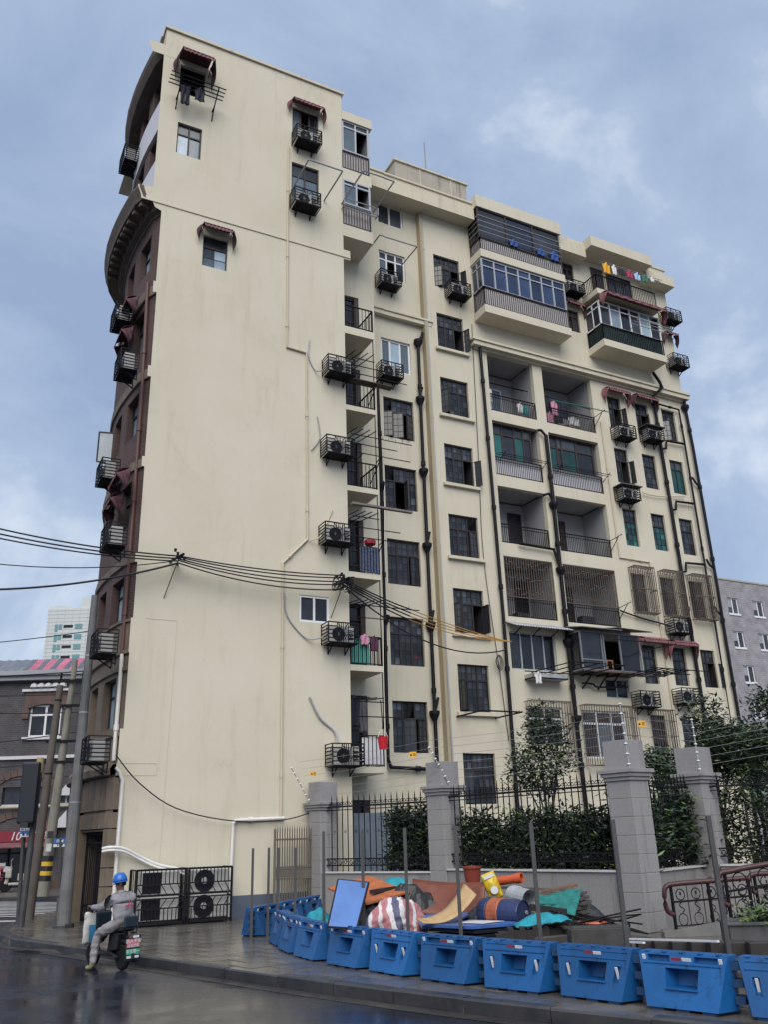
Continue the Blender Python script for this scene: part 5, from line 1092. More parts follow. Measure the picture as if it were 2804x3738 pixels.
def small_scooter(loc, rz, label):
    t = thing('parked_scooter', label, 'scooter', loc, None, rz); 
    for x in (-.55, .55):
        q = MB(); R = M.Rotation(pi/2, 3, 'X'); q.lathe([(.13, -.05), (.25, -.05), (.28, 0), (.25, .05), (.13, .05)], (x, 0, .28), 16, R); child(q, 'wheel', BLACKR, t)
    q = MB(); q.box(-.75, .1, -.14, .14, .42, .72); q.box(-.2, .45, -.12, .12, .25, .36); q.bar((.55, 0, .3), (.4, 0, 1.0), .16); q.box(.35, .6, -.2, .2, .55, .9); child(q, 'body', mat('cream_scooter_paint', (.42, .40, .36), .35), t, bevel=.04)
    q = MB(); q.box(-.8, .05, -.16, .16, .72, .84); child(q, 'seat', BLACKR, t, bevel=.03)
    q = MB(); q.bar((.4, -.35, 1.02), (.4, .35, 1.02), .04); q.tube([(.4, .3, 1.02), (.42, .33, 1.25), (.36, .3, 1.32)], .015, 5); child(q, 'handlebar', GREYP, t)
    q = MB(); q.box(.58, .7, -.16, .16, .6, .8); child(q, 'front_basket', GRAPH, t)
small_scooter(tuple(HF*40.2+HR*(-16.3)+V((0, 0, .13))), yaw-pi/2+pi+.4, 'cream and black scooter parked outside the shop front')
q = MB(); bb = HF*41+HR*-15.75; q.cbox(bb+V((0, 0, .55)), .4, .4, .8, M.Rotation(yaw, 3, 'Z')); single(q, 'crate', mat('blue_crate', (.02, .14, .35), .5), 'small blue box standing behind the banded pole', 'box')
# far white tower
TW = thing('tower_block', 'far white tower block with teal windows', 'building', tuple(HF*220), None, yaw-pi/2)
TWM = mat('white_tower_tile', (.50, .53, .53), .7, var=.04, vs=.1); TEAL = mat('teal_glass', (.13, .27, .29), .2)
q = MB(); q.box(-89.5, -70, 0, 25, 0, 60.5); child(q, 'wall', TWM, TW)
q = MB(); q.box(-89.5, -85.5, 0.5, 24, 60.5, 61.4); q.box(-81, -70, .5, 20, 60.5, 63.5); q.prism([(-85.5, .5, 60.5), (-81, .5, 60.5), (-85.5, .5, 61.4)], (0, 20, 0)); child(q, 'roof_block', TWM, TW)
q = MB()
for z in range(40, 61): q.box(-89.6, -70, -.05, 0, z-.04, z+.04)
for x in range(-89, -70, 2): q.box(x-.03, x+.03, -.05, 0, 0, 60.5)
child(q, 'joint', mat('tower_joint', (.44, .46, .47), .8), TW, kind='stuff')
for k in range(12):
    z = 55-k*2.7
    for xx, w_ in ((-87.3, .8), (-86.3, .9), (-82.0, .9), (-81, .9), (-77, 1)): q = MB(); q.box(xx, xx+w_, -.12, -.06, z-(.5 if xx == -87.3 else 0), z+1.3); child(q, 'window', TEAL, TW)
    q = MB(); q.box(-85, -82.6, -.12, -.06, z+.4, z+1.1); child(q, 'balcony_opening', GRAPH, TW)
# grey brick building on the right
GB = thing('brick_building', 'pale mauve brick building behind the right edge of the block', 'building', (50, 44, 0))
MBR = brickmat('mauve_brick', (.31, .295, .32), (.27, .255, .28), (.36, .35, .37), .5, .16, .02, bump=.8)
WG = [(x+dx, x+dx+1.15, z, z+1.28) for z in (16.72, 14.15, 11.6, 9.05, 6.5, 3.9) for x, dx in ((52.12, 0), (54.85, 0), (57.6, 0), (49.4, 0))]
WG = [(a+.45*(i//4 >= 2)+.0, b+.45*(i//4 >= 2), c, d) for i, (a, b, c, d) in enumerate(WG)]
q = MB(); n0 = 0; wallgrid(q, 40, 75, 0, 19.35, 44, WG, .2)
for i in range(len(q.f)): q.uv[i] = [(q.v[j][0]+q.v[j][1], q.v[j][2]) for j in q.f[i]]
q.build('wall', MBR, GB); q = MB(); q.box(40, 75, 44.3, 60, 0, 19.3); q.build('rear_body', MBR, GB)
q = MB(); q.box(40, 75, 43.95, 44.25, 19.35, 19.47); q.build('parapet', CONC, GB)
for a, b, c, d in WG:
    q = MB(); q.box(a, a+.07, 44.08, 44.16, c, d); q.box(b-.07, b, 44.08, 44.16, c, d); q.box(a+.07, b-.07, 44.08, 44.16, d-.07, d); q.box(a-.03, b+.05, 43.95, 44.16, c-.09, c+.06); q.box((a+b)/2-.04, (a+b)/2+.04, 44.08, 44.15, c+.06, d-.07); wo = q.build('window', WHITE, GB)
    q = MB(); q.box(a+.07, b-.07, 44.12, 44.13, c+.06, d-.07); q.build('pane', GLASS2, wo)
    q = MB(); q.box(a+.1, (a+b)/2-.06, 44.105, 44.115, c+.55, d-.1); q.build('curtain', LOGW, wo)
# ------------------------------------------------------------------ fence, gate and planting
GRAN = mat('grey_granite', (.27, .26, .265), .75, var=.10, vs=30, streak=.26, bump=.2, bs=80)
grime(GRAN, 1.6, .33, (.78, .77, .76), .3); GRANW = mat('granite_wall', (.235, .225, .225), .75, var=.10, vs=25, streak=.28, bump=.15, bs=60)
e2 = V((.19, -.982, 0)); n2 = V((.982, .19, 0))
PIL = [V((9.02, 21.2, .15)), V((10.61, 17.76, .15)), V((11.75, 12.82, .15)), V((14.54, 13.75, .15))]
def pillar(p, label, w=.56, hs=1.0):
    t = thing('fence_pillar', label, 'pillar', p, 'granite fence pillars')
    def blk(z0, z1, o, name, j=.006):
        q = MB(); A_ = p-n2*o+e2*o; s = w+2*o; z0 *= hs; z1 *= hs
        q.prism([A_+n2*a-e2*b+V((0, 0, z0+j)) for a, b in ((j*.5, j*.5), (s-j*.5, j*.5), (s-j*.5, s-j*.5), (j*.5, s-j*.5))], (0, 0, z1-z0-2*j)); q.build(name, GRAN, t, bevel=.006)
    z = 0
    for k in range(8): blk(z, z+.324, 0, 'stone_block'); z += .324
    q = MB(); q.prism([p+n2*a-e2*b for a, b in ((.012, .012), (w-.012, .012), (w-.012, w-.012), (.012, w-.012))], (0, 0, 2.6*hs)); q.build('mortar_core', CONC, t)
    for z0, z1, o in ((2.592, 2.66, .03), (2.66, 2.73, .065), (2.73, 2.80, .10)): blk(z0, z1, o, 'moulding', .0)
    blk(2.80, 3.33, -.01, 'top_block', .0)
    return t
for i, (p, lb) in enumerate(zip(PIL, ('granite pillar beside the steel gate, farthest along the fence', 'granite pillar behind the blue board and orange board', 'nearest and largest granite pillar, beside the ramp railing', 'granite pillar set back right of the nearest one'))): pillar(p, lb, hs=.93 if i == 0 else 1)
PK = MB(); PK.bar((0, 0, 0), (0, 0, 1.68), .018); PK.add([(-.018, 0, 1.68), (0, -.018, 1.68), (.018, 0, 1.68), (0, .018, 1.68), (0, 0, 1.82), (0, 0, 1.64)], [(0, 1, 4), (1, 2, 4), (2, 3, 4), (3, 0, 4), (1, 0, 5), (2, 1, 5), (3, 2, 5), (0, 3, 5)]); PK.cbox((0, 0, 1.62), .035, .035, .02)
PKM = PK.mesh('picket', DARKM)
def spiral(c, r, u, turns=1.1, n=10, flip=1, a0=0):
    return [V(c)+u*(r*(1-.6*k/n)*cos(a0+flip*2*pi*turns*k/n))+V((0, 0, r*(1-.6*k/n)*sin(a0+flip*2*pi*turns*k/n))) for k in range(n+1)]
def fence(a, b, z0, label):
    a = V((*a[:2], 0)); b = V((*b[:2], 0)); d = b-a; L = d.length; u = d/L
    t = thing('iron_fence', label, 'fence', (a.x, a.y, z0), 'iron fence panels between the pillars')
    n = int(L/.165)
    for z, k in ((z0+1.52, .04), (z0+1.44, .02), (z0+.3, .03), (z0+.15, .03)):
        q = MB(); q.bar(a+V((0, 0, z)), b+V((0, 0, z)), k); q.build('rail', DARKM, t)
    for i in range(1, n):
        o = bpy.data.objects.new('picket', PKM); COL.objects.link(o); o.parent = t; o.location = a+d*(i/n)-V((a.x, a.y, 0))+V((0, 0, .0)); o.rotation_euler.z = math.atan2(u.y, u.x)
    q = MB()
    for i in range(n):
        c = a+d*((i+.5)/n)
        q.tube(spiral(c+u*.04+V((0, 0, z0+1.6)), .045, u, 1, 8, 1, pi), .008, 4); q.tube(spiral(c-u*.04+V((0, 0, z0+1.6)), .045, u, 1, 8, -1, 0), .008, 4)
        q.tube(spiral(c+V((0, 0, z0+.225)), .06, u, 1.2, 10, 1 if i % 2 else -1, 0), .010, 4)
        if i % 2: q.tube(spiral(c+V((0, 0, z0+.92)), .04, u, 1, 6, 1, 0), .007, 4)
    q.build('scrollwork', DARKM, t, kind='stuff')
    return t
def inn(p, a, b): return V(p)+n2*a-e2*b
F01 = (inn(PIL[0], .2, 0)+e2*.0, inn(PIL[1], .2, .56)); F12 = (inn(PIL[1], .2, 0), inn(PIL[2], .2, .56)); F23 = (inn(PIL[2], .5, .3), inn(PIL[3], .05, .35)); F34 = (inn(PIL[3], .3, 0)+e2*.0, V((17.2, 10.2, 0)))
fence(*F01, 1.10, 'iron fence with spear tips between the gate pillar and the next'); fence(*F12, 1.17, 'iron fence with spear tips left of the nearest pillar'); fence(*F23, 1.15, 'short iron fence between the two right pillars'); fence(*F34, 1.15, 'iron fence running out of view at the right')
def basewall(a, b, h, label):
    a = V((*a[:2], .15)); b = V((*b[:2], .15)); u = (b-a).normalized(); v = V((-u.y, u.x, 0))
    if v.y < 0 and abs(v.y) > abs(v.x) or v.x < 0 and abs(v.x) >= abs(v.y): v = -v
    t = thing('fence_base_wall', label, 'wall', a, 'granite base walls under the fence'); L = (b-a).length; n = max(1, round(L/1.1))
    for i in range(n):
        p = a+u*(L*i/n+.002); q = MB(); q.prism([p-v*.16, p+u*(L/n-.004)-v*.16, p+u*(L/n-.004)+v*.12, p+v*.12], (0, 0, h)); q.build('stone_panel', GRANW, t)
    q = MB(); c = V((0, 0, h)); q.prism([a-v*.2+c, b-v*.2+c, b+v*.16+c, a+v*.16+c], (0, 0, .03)); q.build('coping', mat('pale_coping', (.48, .47, .47), .6, var=.1), t)
basewall(F01[0], F01[1], .93, 'granite base wall behind the orange board'); basewall(F12[0], F12[1], .99, 'long granite base wall behind the heap of rubbish'); basewall(F23[0], F23[1], .97, 'short granite base wall behind the ramp railing'); basewall(F34[0], F34[1], .97, 'granite base wall at the far right')
# electric fence posts, wires and warning plates
INS = mat('white_insulator', (.70, .70, .70), .4)
def epost(p, q, label):
    t = thing('electric_fence_post', label, 'post', p); mb = MB(); mb.tube([p, q], .014, 6); mb.build('rod', GREYP, t)
    for k in range(7):
        c = V(p).lerp(V(q), .08+.92*k/6); d = (V(q)-V(p)).normalized(); R = d.to_track_quat('Z', 'Y').to_matrix(); b = MB(); b.lathe([(.015, -.015), (.036, -.008), (.036, 0), (.018, .015)], c, 8, R); b.build('insulator', INS, t)
E1p = inn(PIL[2], .05, .02)+V((0, 0, 2.78)); epost(tuple(E1p-n2*.03+e2*.03), tuple(E1p+V((-.03, 0, 1.22))), 'white insulator rod standing on the nearest pillar')
E2p = inn(PIL[3], .05, .02)+V((0, 0, 2.78)); epost(tuple(E2p-n2*.03+e2*.03), tuple(E2p+V((-.0, 0, 1.12))), 'white insulator rod standing on the set back pillar')
E3p = inn(PIL[1], .1, 0)+V((0, 0, 2.8)); epost(tuple(E3p+n2*.1+e2*.06), tuple(E3p+V((-.32, .1, .85))), 'leaning insulator rod on the pillar behind the rubbish')
E4p = inn(PIL[0], 0, .3)+V((0, 0, 2.6)); epost(tuple(E4p-n2*.1), tuple(E4p+V((-.62, .0, .86))), 'leaning blue insulator rod on the gate pillar')
mb = MB()
for k in range(6):
    h = .15+.17*k
    mb.tube(curve(E4p+V((-.5*k/6, 0, h)), E3p+V((-.4*k/6, 0, h)), .03, 6), .004, 3); mb.tube(curve(E3p+V((-.4*k/6, 0, h)), E1p+V((0, 0, h)), .03, 6), .004, 3); mb.tube(curve(E1p+V((0, 0, h)), E2p+V((0, 0, h)), .02, 4), .004, 3); mb.tube(curve(E2p+V((0, 0, h)), (18, 10, 3.6+h), .02, 4), .004, 3)
single(mb, 'electric_fence_wire', GREYP, 'thin electric fence wires strung above the pillars', 'wires')
YP_ = mat('warning_yellow', (.75, .38, .02), .5)
def plate(c, label, rot=0):
    t = thing('warning_plate', label, 'warning plate', c); Rz = M.Rotation(FROT[2]+rot, 3, 'Z'); q = MB(); q.cbox(c, .155, .01, .12, Rz); q.build('plate', YP_, t)
    n = Rz @ V((0, -1, 0)); r_ = Rz @ V((1, 0, 0)); c = V(c)+n*.008; q = MB(); b = c-r_*.042
    q.add([b-r_*.027-V((0, 0, .024)), b+r_*.027-V((0, 0, .024)), b+V((0, 0, .03))], [(0, 1, 2)])
    for k in range(3): p = c+r_*.033+V((0, 0, .024-.024*k)); q.add([p-r_*.03-V((0, 0, .005)), p+r_*.03-V((0, 0, .005)), p+r_*.03+V((0, 0, .005)), p-r_*.03+V((0, 0, .005))], [(0, 1, 2, 3)])
    q.build('warning_print', GRAPH, t)
plate((8.851, 21.229, 3.445), 'yellow warning plate on the wire left of the gate pillar'); plate((9.677, 17.389, 3.581), 'yellow warning plate on the wire in front of a stair window'); plate((12.559, 13.173, 3.831), 'yellow warning plate on the wire right of the nearest pillar')
# gate
GATE = mat('tan_steel_gate', (.13, .115, .095), .5, var=.15, vs=4); gp0 = V((7.88, 21.35, .15)); gp1 = V((8.95, 21.6, .15)); gu_ = (gp1-gp0).normalized(); gl_ = (gp1-gp0).length
t = thing('steel_gate', 'narrow tan steel gate with spiked bars beside the end wall', 'gate', gp0)
for k in range(16):
    p = gp0+gu_*(gl_*k/15); q = MB(); q.bar(p+V((0, 0, .05)), p+V((0, 0, 1.98)), .024 if k % 15 else .05); q.add([p+V((-.014, 0, 1.98)), p+V((.014, 0, 1.98)), p+V((0, 0, 2.08))], [(0, 1, 2)]); q.build('picket', GATE, t)
for z0, z1 in ((.06, .12), (.82, .86), (1.08, 1.12), (1.72, 1.76)): q = MB(); q.bar(gp0+V((0, 0, (z0+z1)/2)), gp1+V((0, 0, (z0+z1)/2)), .05, z1-z0); q.build('rail', GATE, t)
q = MB(); q.bar(gp0+V((0, 0, .97)), gp1+V((0, 0, .97)), .015, .2); q.build('lock_plate', GATE, t)
q = MB(); q.box(10.4, 13.6, 22.35, 22.4, .15, 2.5); single(q, 'hoarding', mat('blue_grey_hoarding', (.13, .16, .20), .5, var=.15), 'blue grey hoarding behind the first stretch of fence', 'hoarding')
# leaves
def leafmat(n, a, b, rough=.38):
    m = mat(n, a, rough, col2=b, vs=2.2); return m
LF = [leafmat('dark_leaf', (.014, .025, .017), (.028, .046, .027)), leafmat('mid_leaf', (.034, .058, .032), (.062, .092, .048)), leafmat('fresh_leaf', (.09, .15, .03), (.15, .21, .05))]
BARK = mat('grey_bark', (.045, .040, .036), .9, var=.3, vs=8)
def leaf(mb, c, l, w, rng, up=.3):
    a = rng.uniform(0, 2*pi); el = rng.uniform(-.7, 1.1)*(1-up)+.35*up; d = V((cos(a)*cos(el), sin(a)*cos(el), sin(el))); s = d.cross(V((rng.uniform(-.5, .5), rng.uniform(-.5, .5), 1))).normalized()*w; nn = s.cross(d).normalized()*l*.14
    c = V(c); mb.add([c, c+d*l*.45+s-nn*.2, c+d*l, c+d*l*.45-s-nn*.2, c+d*l*.5+nn*.6], [(0, 4, 3), (0, 1, 4), (1, 2, 4), (4, 2, 3)])
def foliage(name, parent, blobs, n, l, w, seed, mix=(.62, .33, .05), clump=5, spread=.12):
    rng = random.Random(seed); mbs = MB(); tot = sum(b[3]*b[4]*b[5] for b in blobs)
    for (x, y, z, rx, ry, rz) in blobs:
        for _ in range(int(n*rx*ry*rz/tot/clump)):
            while True:
                q = V((rng.uniform(-1, 1), rng.uniform(-1, 1), rng.uniform(-1, 1)))
                if q.length < 1 and q.length > .25*rng.random(): break
            c = V((x+q.x*rx, y+q.y*ry, z+q.z*rz)); mi = rng.choices((0, 1, 2), mix)[0]
            for _ in range(clump):
                mbs.mi = mi if rng.random() < .75 else rng.choices((0, 1, 2), mix)[0]
                leaf(mbs, c+V((rng.gauss(0, spread), rng.gauss(0, spread), rng.gauss(0, spread))), l*rng.uniform(.5, 1.35), w*rng.uniform(.6, 1.3), rng)
    o = mbs.build(name, LF, parent); o['kind'] = 'stuff'; return o
def branches(mb, base, tips, r, rng, k=4):
    for tp in tips:
        b = V(base); e = V(tp); mid = b.lerp(e, .5)+V((rng.uniform(-.1, .1), rng.uniform(-.1, .1), .12)); mb.tube(polyc([b, mid, e], 4), n=5, radii=[r*(1-.8*i/8) for i in range(9)])
        for _ in range(k): s = mid.lerp(e, rng.random()); mb.tube([s, s+V((rng.uniform(-.35, .35), rng.uniform(-.35, .35), rng.uniform(.05, .4)))], n=4, radii=[r*.3, r*.08])
def hedge(a, b, z0, z1, dep, n, seed, label, mix):
    a = V(a); b = V(b); u = (b-a).normalized(); v = V((-u.y, u.x, 0)); v = v if v.x > 0 else -v; L = (b-a).length; rng = random.Random(seed)
    t = thing('hedge', label, 'hedge', (a.x, a.y, .15), 'glossy hedges behind the iron fence'); bl = []
    k = int(L/.32)
    for i in range(k+1):
        for z in (z0+.25, (z0+z1)/2, z1-.3): p = a+u*(L*i/k)+v*(dep*rng.random()); bl.append((p.x, p.y, z+rng.uniform(-.1, .12), .3, .35, .38))
    foliage('leaves', t, bl, n, .17, .036, seed, mix, 4, .10)
    q = MB()
    for i in range(int(L*4)): p = a+u*(L*rng.random())+v*(dep*(.3+.7*rng.random())); q.tube([(p.x, p.y, .2), (p.x+rng.uniform(-.2, .2), p.y+rng.uniform(-.2, .2), z1-.1*rng.random())], .012, 4)
    q.build('stem', BARK, t, kind='stuff'); return t
h0 = F01[0].lerp(F01[1], .5)+n2*.4; hedge((h0.x, h0.y, 0), tuple(V((*(F01[1]+n2*.4).xy, 0))), 1.0, 2.45, .55, 8200, 11, 'dark glossy hedge behind the first stretch of fence', (.66, .30, .04))
hedge(tuple(V((*(F12[0]+n2*.4).xy, 0))), tuple(V((*(F12[1]+n2*.4).xy, 0))), 1.0, 2.2, .55, 14500, 12, 'dark glossy hedge behind the fence left of the nearest pillar', (.64, .27, .09))
hedge((12.9, 14.2, 0), (15.3, 14.9, 0), 1.0, 2.5, .6, 5600, 13, 'dark hedge between the two right pillars', (.66, .26, .08)); hedge((15.8, 14.6, 0), (18.4, 11.2, 0), 1.0, 2.6, .7, 6000, 14, 'dark hedge at the right edge of the fence', (.62, .26, .12))
def tree(label, base, blobs, n, seed, l=.13, w=.032, mix=(.58, .37, .05), r=.06, stems=1):
    t = thing('tree', label, 'tree', base); rng = random.Random(seed); foliage('crown', t, blobs, n, l, w, seed, mix, 4, .10)
    q = MB(); b = V(base); fork = b+V((0, 0, 1.6))
    q.tube([b, b+V((.02, .03, .8)), fork], n=7, radii=[r*1.2, r, r*.85]); branches(q, fork, [(x+rng.uniform(-.3, .3)*rx, y, z+rz*.5) for x, y, z, rx, ry, rz in blobs], r*.5, rng, 6); q.build('trunk', BARK, t)
    return t
c = V((13.027, 17.104, 3.91)); tree('slender small leaved tree in front of the drain pipe left of the loggias', (c.x, c.y, .15), [(c.x, c.y, c.z+.1, .42, .42, .55), (c.x-.32, c.y+.2, c.z-.5, .42, .4, .42), (c.x+.35, c.y-.2, c.z-.45, .42, .4, .42), (c.x+.05, c.y, c.z+.55, .3, .3, .35), (c.x-.5, c.y+.3, c.z-.85, .35, .3, .3), (c.x+.4, c.y-.2, c.z+.2, .3, .3, .35), (c.x, c.y, c.z-.9, .5, .4, .35)], 2600, 21)
for i, (u_, r_, n_, lb) in enumerate((((17.153, 17.494, 3.206), .55, 1900, 'bushy dark tree behind the nearest pillar'), ((18.806, 17.221, 4.033), 1.05, 4600, 'tall dark tree behind the set back pillar'), ((18.298, 15.53, 3.401), .95, 4000, 'dark leafy tree right of the set back pillar'), ((19.67, 15.43, 4.214), 1.05, 3400, 'dark tree cut by the right edge of the view'), ((16.709, 16.525, 2.586), .7, 2400, 'low bushy tree between the right pillars'))):
    c = V(u_); rng = random.Random(30+i)
    bl = [(c.x+rng.uniform(-1, 1)*r_*.7, c.y+rng.uniform(-1, 1)*r_*.7, c.z+rng.uniform(-1, .9)*r_*.8, r_*.5, r_*.5, r_*.45) for _ in range(9)]
    tree(lb, (c.x, c.y, .15), bl, n_, 40+i, .15, .036, (.48, .45, .07))
# ------------------------------------------------------------------ condensers in the floor cage
CG_ = thing('condenser_cage', 'floor standing black iron cage around four condensers at the end wall', 'metal cage', (4.5, 21.2, .15)); Yf = 21.2
def cagepart(x0, x1, name):
    q = MB(); z0, z1 = .22, 1.33
    for x in (x0, x1):
        q.bar((x, Yf, .15), (x, Yf, z1), .045); q.bar((x, YA-.02, .2), (x, YA-.02, z1), .04)
        for z in (z0, .72, z1): q.bar((x, Yf, z), (x, YA-.02, z), .03)
    for z in (z0, .52, .72, .80, 1.02, z1): q.bar((x0, Yf, z), (x1, Yf, z), .028 if z not in (z0, z1) else .045)
    n = 12
    for k in range(1, n):
        x = x0+(x1-x0)*k/n; q.bar((x, Yf, 1.02), (x, Yf, z1), .018); q.bar((x, Yf, z0), (x, Yf, .52), .018)
    for k in range(0, n, 2):
        x = x0+(x1-x0)*k/n; w_ = (x1-x0)/n*1.6; q.bar((x, Yf, 1.02), (x+w_, Yf, .80), .016); q.bar((x, Yf, .52), (x+w_, Yf, .72), .016)
    for k in range(4): q.bar((x0, Yf+(YA-Yf)*k/4, z1), (x0, Yf+(YA-Yf)*k/4, z0), .016)
    q.build(name, DARKM, CG_)
cagepart(4.55, 5.66, 'cage_bay'); cagepart(5.74, 6.76, 'cage_bay')
for k, (x, z, lb, big) in enumerate(((5.12, .24, 'lower condenser in the left bay of the floor cage', 0), (5.12, .78, 'upper condenser in the left bay of the floor cage', 0), (6.26, .24, 'lower condenser with round fan in the right bay of the floor cage', 1), (6.26, .78, 'upper condenser with round fan in the right bay of the floor cage', 1))):
    t = thing('condenser', lb, 'air conditioner', (x, 21.5, z), 'condensers in the floor cage'); q = MB(); q.box(x-.44, x+.44, 21.33, 21.7, z+.02, z+.52); q.build('casing', ACW, t, bevel=.02)
    R = M.Rotation(pi/2, 3, 'X'); cx = x-.19 if not big else x-.12; q = MB()
    if big: q.lathe([(.24, 0), (.24, .02), (.085, .02), (.08, .0)], (cx, 21.328, z+.27), 24, R)
    else: q.box(cx-.22, cx+.2, 21.315, 21.328, z+.05, z+.49)
    go = q.build('fan_grille', GRAPH, t); q = MB()
    if big: q.lathe([(.075, .012), (.07, .02), (0, .02)], (cx, 21.328, z+.27), 14, R); q.build('hub', ACW, go)
    else:
        for j in range(5): q.box(cx-.2+j*.085, cx-.19+j*.085, 21.305, 21.316, z+.06, z+.48)
        q.build('grille_bars', BLACKR, go)
    q = MB(); q.box(x-.44, x+.44, 21.35, 21.66, z-.03 if z > .3 else .17, z+.018); q.build('feet', GRAPH, t)
mb = MB(); P_ = [(4.145, 21.82, 1.334), (4.065, 21.8, 1.633), (3.85, 21.78, 1.818), (4.021, 21.65, 1.842), (4.325, 21.7, 1.803), (4.692, 21.78, 1.63), (5.134, 21.78, 1.433), (5.633, 21.78, 1.311), (5.9, YA-.25, 1.2)]
t = thing('lagged_pipe', 'pair of white lagged pipes curving along the end wall into the floor cage', 'pipe', P_[2])
for dz, r_ in ((0, .035), (-.065, .03)):
    q = MB(); q.tube(polyc([V(p)+V((0, -.01 if dz else 0, dz)) for p in P_[2:]], 6), r_, 8); q.build('pipe', WPIPE, t, smooth=True)
# ------------------------------------------------------------------ blue water barriers
BLUEP = mat('blue_barrier_plastic', (.006, .085, .265), .45, var=.16, vs=2.5, streak=.10, bump=.10, bs=30)
nt = BLUEP.node_tree; b_ = bsdf(BLUEP); oi = N(nt, 'ShaderNodeObjectInfo'); hs_ = N(nt, 'ShaderNodeHueSaturation'); mr = N(nt, 'ShaderNodeMapRange'); mr.inputs['To Min'].default_value = .75; mr.inputs['To Max'].default_value = 1.2; nt.links.new(oi.outputs['Random'], mr.inputs[0]); nt.links.new(mr.outputs[0], hs_.inputs['Value']); nt.links.new(b_.inputs['Base Color'].links[0].from_socket, hs_.inputs['Color']); nt.links.new(hs_.outputs[0], b_.inputs['Base Color'])
grime(BLUEP, 5.0, .34, (.55, .50, .45)); grime(BLUEP, 14.0, .28, (.5, .47, .42)); BLUED = mat('dark_blue_barrier', (.012, .045, .12), .5, var=.2, vs=5)
REFW = mat('white_reflector', (.68, .68, .70), .4); REFR = mat('red_reflector', (.30, .045, .06), .5)
def barrier_proto(kind):
    t = thing('water_barrier', 'x', 'barrier', (0, 0, 0), 'blue plastic barriers in a row'); L, h, yt, yb_, k = .98, .52, .10, .25, .39
    P0, P1, P2, P3 = V((-k*L, -yb_, .03)), V((k*L, -yb_, .03)), V((L/2, -yt, h)), V((-L/2, -yt, h))
    def F(u, v): return (P0.lerp(P1, u)).lerp(P3.lerp(P2, u), v)
    q = MB()
    us = [0, .10, .18, .30, .36, .64, .70, .82, .90, 1]; vs_ = [0, .34, .40, .66, .72, .78, .83, .95, 1]
    rec = {}
    for i in range(9):
        for j in range(8):
            uc, vc = (us[i]+us[i+1])/2, (vs_[j]+vs_[j+1])/2
            if .30 < uc < .70 and .34 < vc < .72: rec[i, j] = 'pocket'
            elif kind == 0 and .83 < vc < .95 and (.10 < uc < .36 or .64 < uc < .90): rec[i, j] = 'slot'
            elif kind == 1 and .34 < vc < .66 and (.10 < uc < .18 or .82 < uc < .90): rec[i, j] = 'side'
    for i in range(9):
        for j in range(8):
            if (i, j) in rec: continue
            q.quad(F(us[i], vs_[j]), F(us[i+1], vs_[j]), F(us[i+1], vs_[j+1]), F(us[i], vs_[j+1]))
    def hole(u0, u1, v0, v1, d, ui, vi0, vi1):
        a = [F(u0, v0), F(u1, v0), F(u1, v1), F(u0, v1)]; b = [F(u0+ui, v0+vi0)+V((0, d, 0)), F(u1-ui, v0+vi0)+V((0, d, 0)), F(u1-ui, v1-vi1)+V((0, d, 0)), F(u0+ui, v1-vi1)+V((0, d, 0))]
        for n in range(4): q.quad(a[n], a[(n+1) % 4], b[(n+1) % 4], b[n])
        q.quad(*b)
    hole(.30, .70, .34, .72, .20, .05, .03, .06)
    if kind == 0: hole(.10, .36, .83, .95, .06, .01, .0, .0); hole(.64, .90, .83, .95, .06, .01, .0, .0)
    else: hole(.10, .18, .34, .66, .04, .01, .02, .01); hole(.82, .90, .34, .66, .04, .01, .02, .01)
    # ends, back and top
    A0, A1, B0, B1 = V((-k*L, yb_, .03)), V((k*L, yb_, .03)), V((-L/2, yt, h)), V((L/2, yt, h)); E0, E1 = V((-L/2+.01, 0, .03)), V((L/2-.01, 0, .03))
    q.quad(A1, A0, B0, B1); q.quad(P3, P2, B1, B0)
    q.add([P1, E1, P2], [(0, 1, 2)]); q.add([E1, B1, P2], [(0, 1, 2)]); q.add([E1, A1, B1], [(0, 1, 2)]); q.add([P0, P3, E0], [(0, 1, 2)]); q.add([E0, P3, B0], [(0, 1, 2)]); q.add([E0, B0, A0], [(0, 1, 2)])
    q.add([P0, E0, A0, A1, E1, P1], [(0, 1, 2, 3, 4, 5)])
    child(q, 'body', BLUEP, t)
    q = MB()     # raised ribs, studs and the lip of the pocket
    for a, b in ((.04, .96),): q.bar(F(a, .795)-V((0, .004, 0)), F(b, .795)-V((0, .004, 0)), .012, .014)
    if kind == 1: q.bar(F(.06, .93)-V((0, .004, 0)), F(.94, .93)-V((0, .004, 0)), .01, .01)
    q.bar(F(.29, .345)-V((0, .01, 0)), F(.71, .345)-V((0, .01, 0)), .03, .016)
    for x in (-.4, -.2, 0, .2, .4): q.cbox((x*L, -yt+.02, h+.006), .05, .06, .016)
    child(q, 'ribs', BLUEP, t, bevel=.004)
    for s in (-1, 1):
        for z in (.13, .28, .43): q = MB(); q.cbox((s*(L/2+.035), (.03 if s > 0 else -.03), z), .10, .13, .07); child(q, 'hinge_lug', BLUED, t)
    q = MB()
    for x in (-.28, 0, .28): q.cbox((x*L, -.0, .012), .14, .46, .03)
    child(q, 'feet', BLUED, t)
    q = MB(); R = M.Rotation(math.atan2(yb_-yt, h), 3, 'X')
    for u in ((.06, .94) if kind == 0 else (.14, .86)):
        q = MB()
        if kind == 0: q.cbox(F(u, .885)-V((0, .004, 0)), .035, .012, .06, R)
        else: q.cbox(F(u, .5)+V((0, .018, 0)), .028, .012, .15, R)
        child(q, 'reflector', REFW, t)
    for m_, dx in ((REFR, -.06), (REFW, .06)):
        q = MB(); q.cbox(F(.5+dx, .885)-V((0, .005, 0)), .10, .006, .036, R); child(q, 'reflector', m_, t)
    return t
BP = [barrier_proto(0), barrier_proto(1)]; usedb = [0, 0]
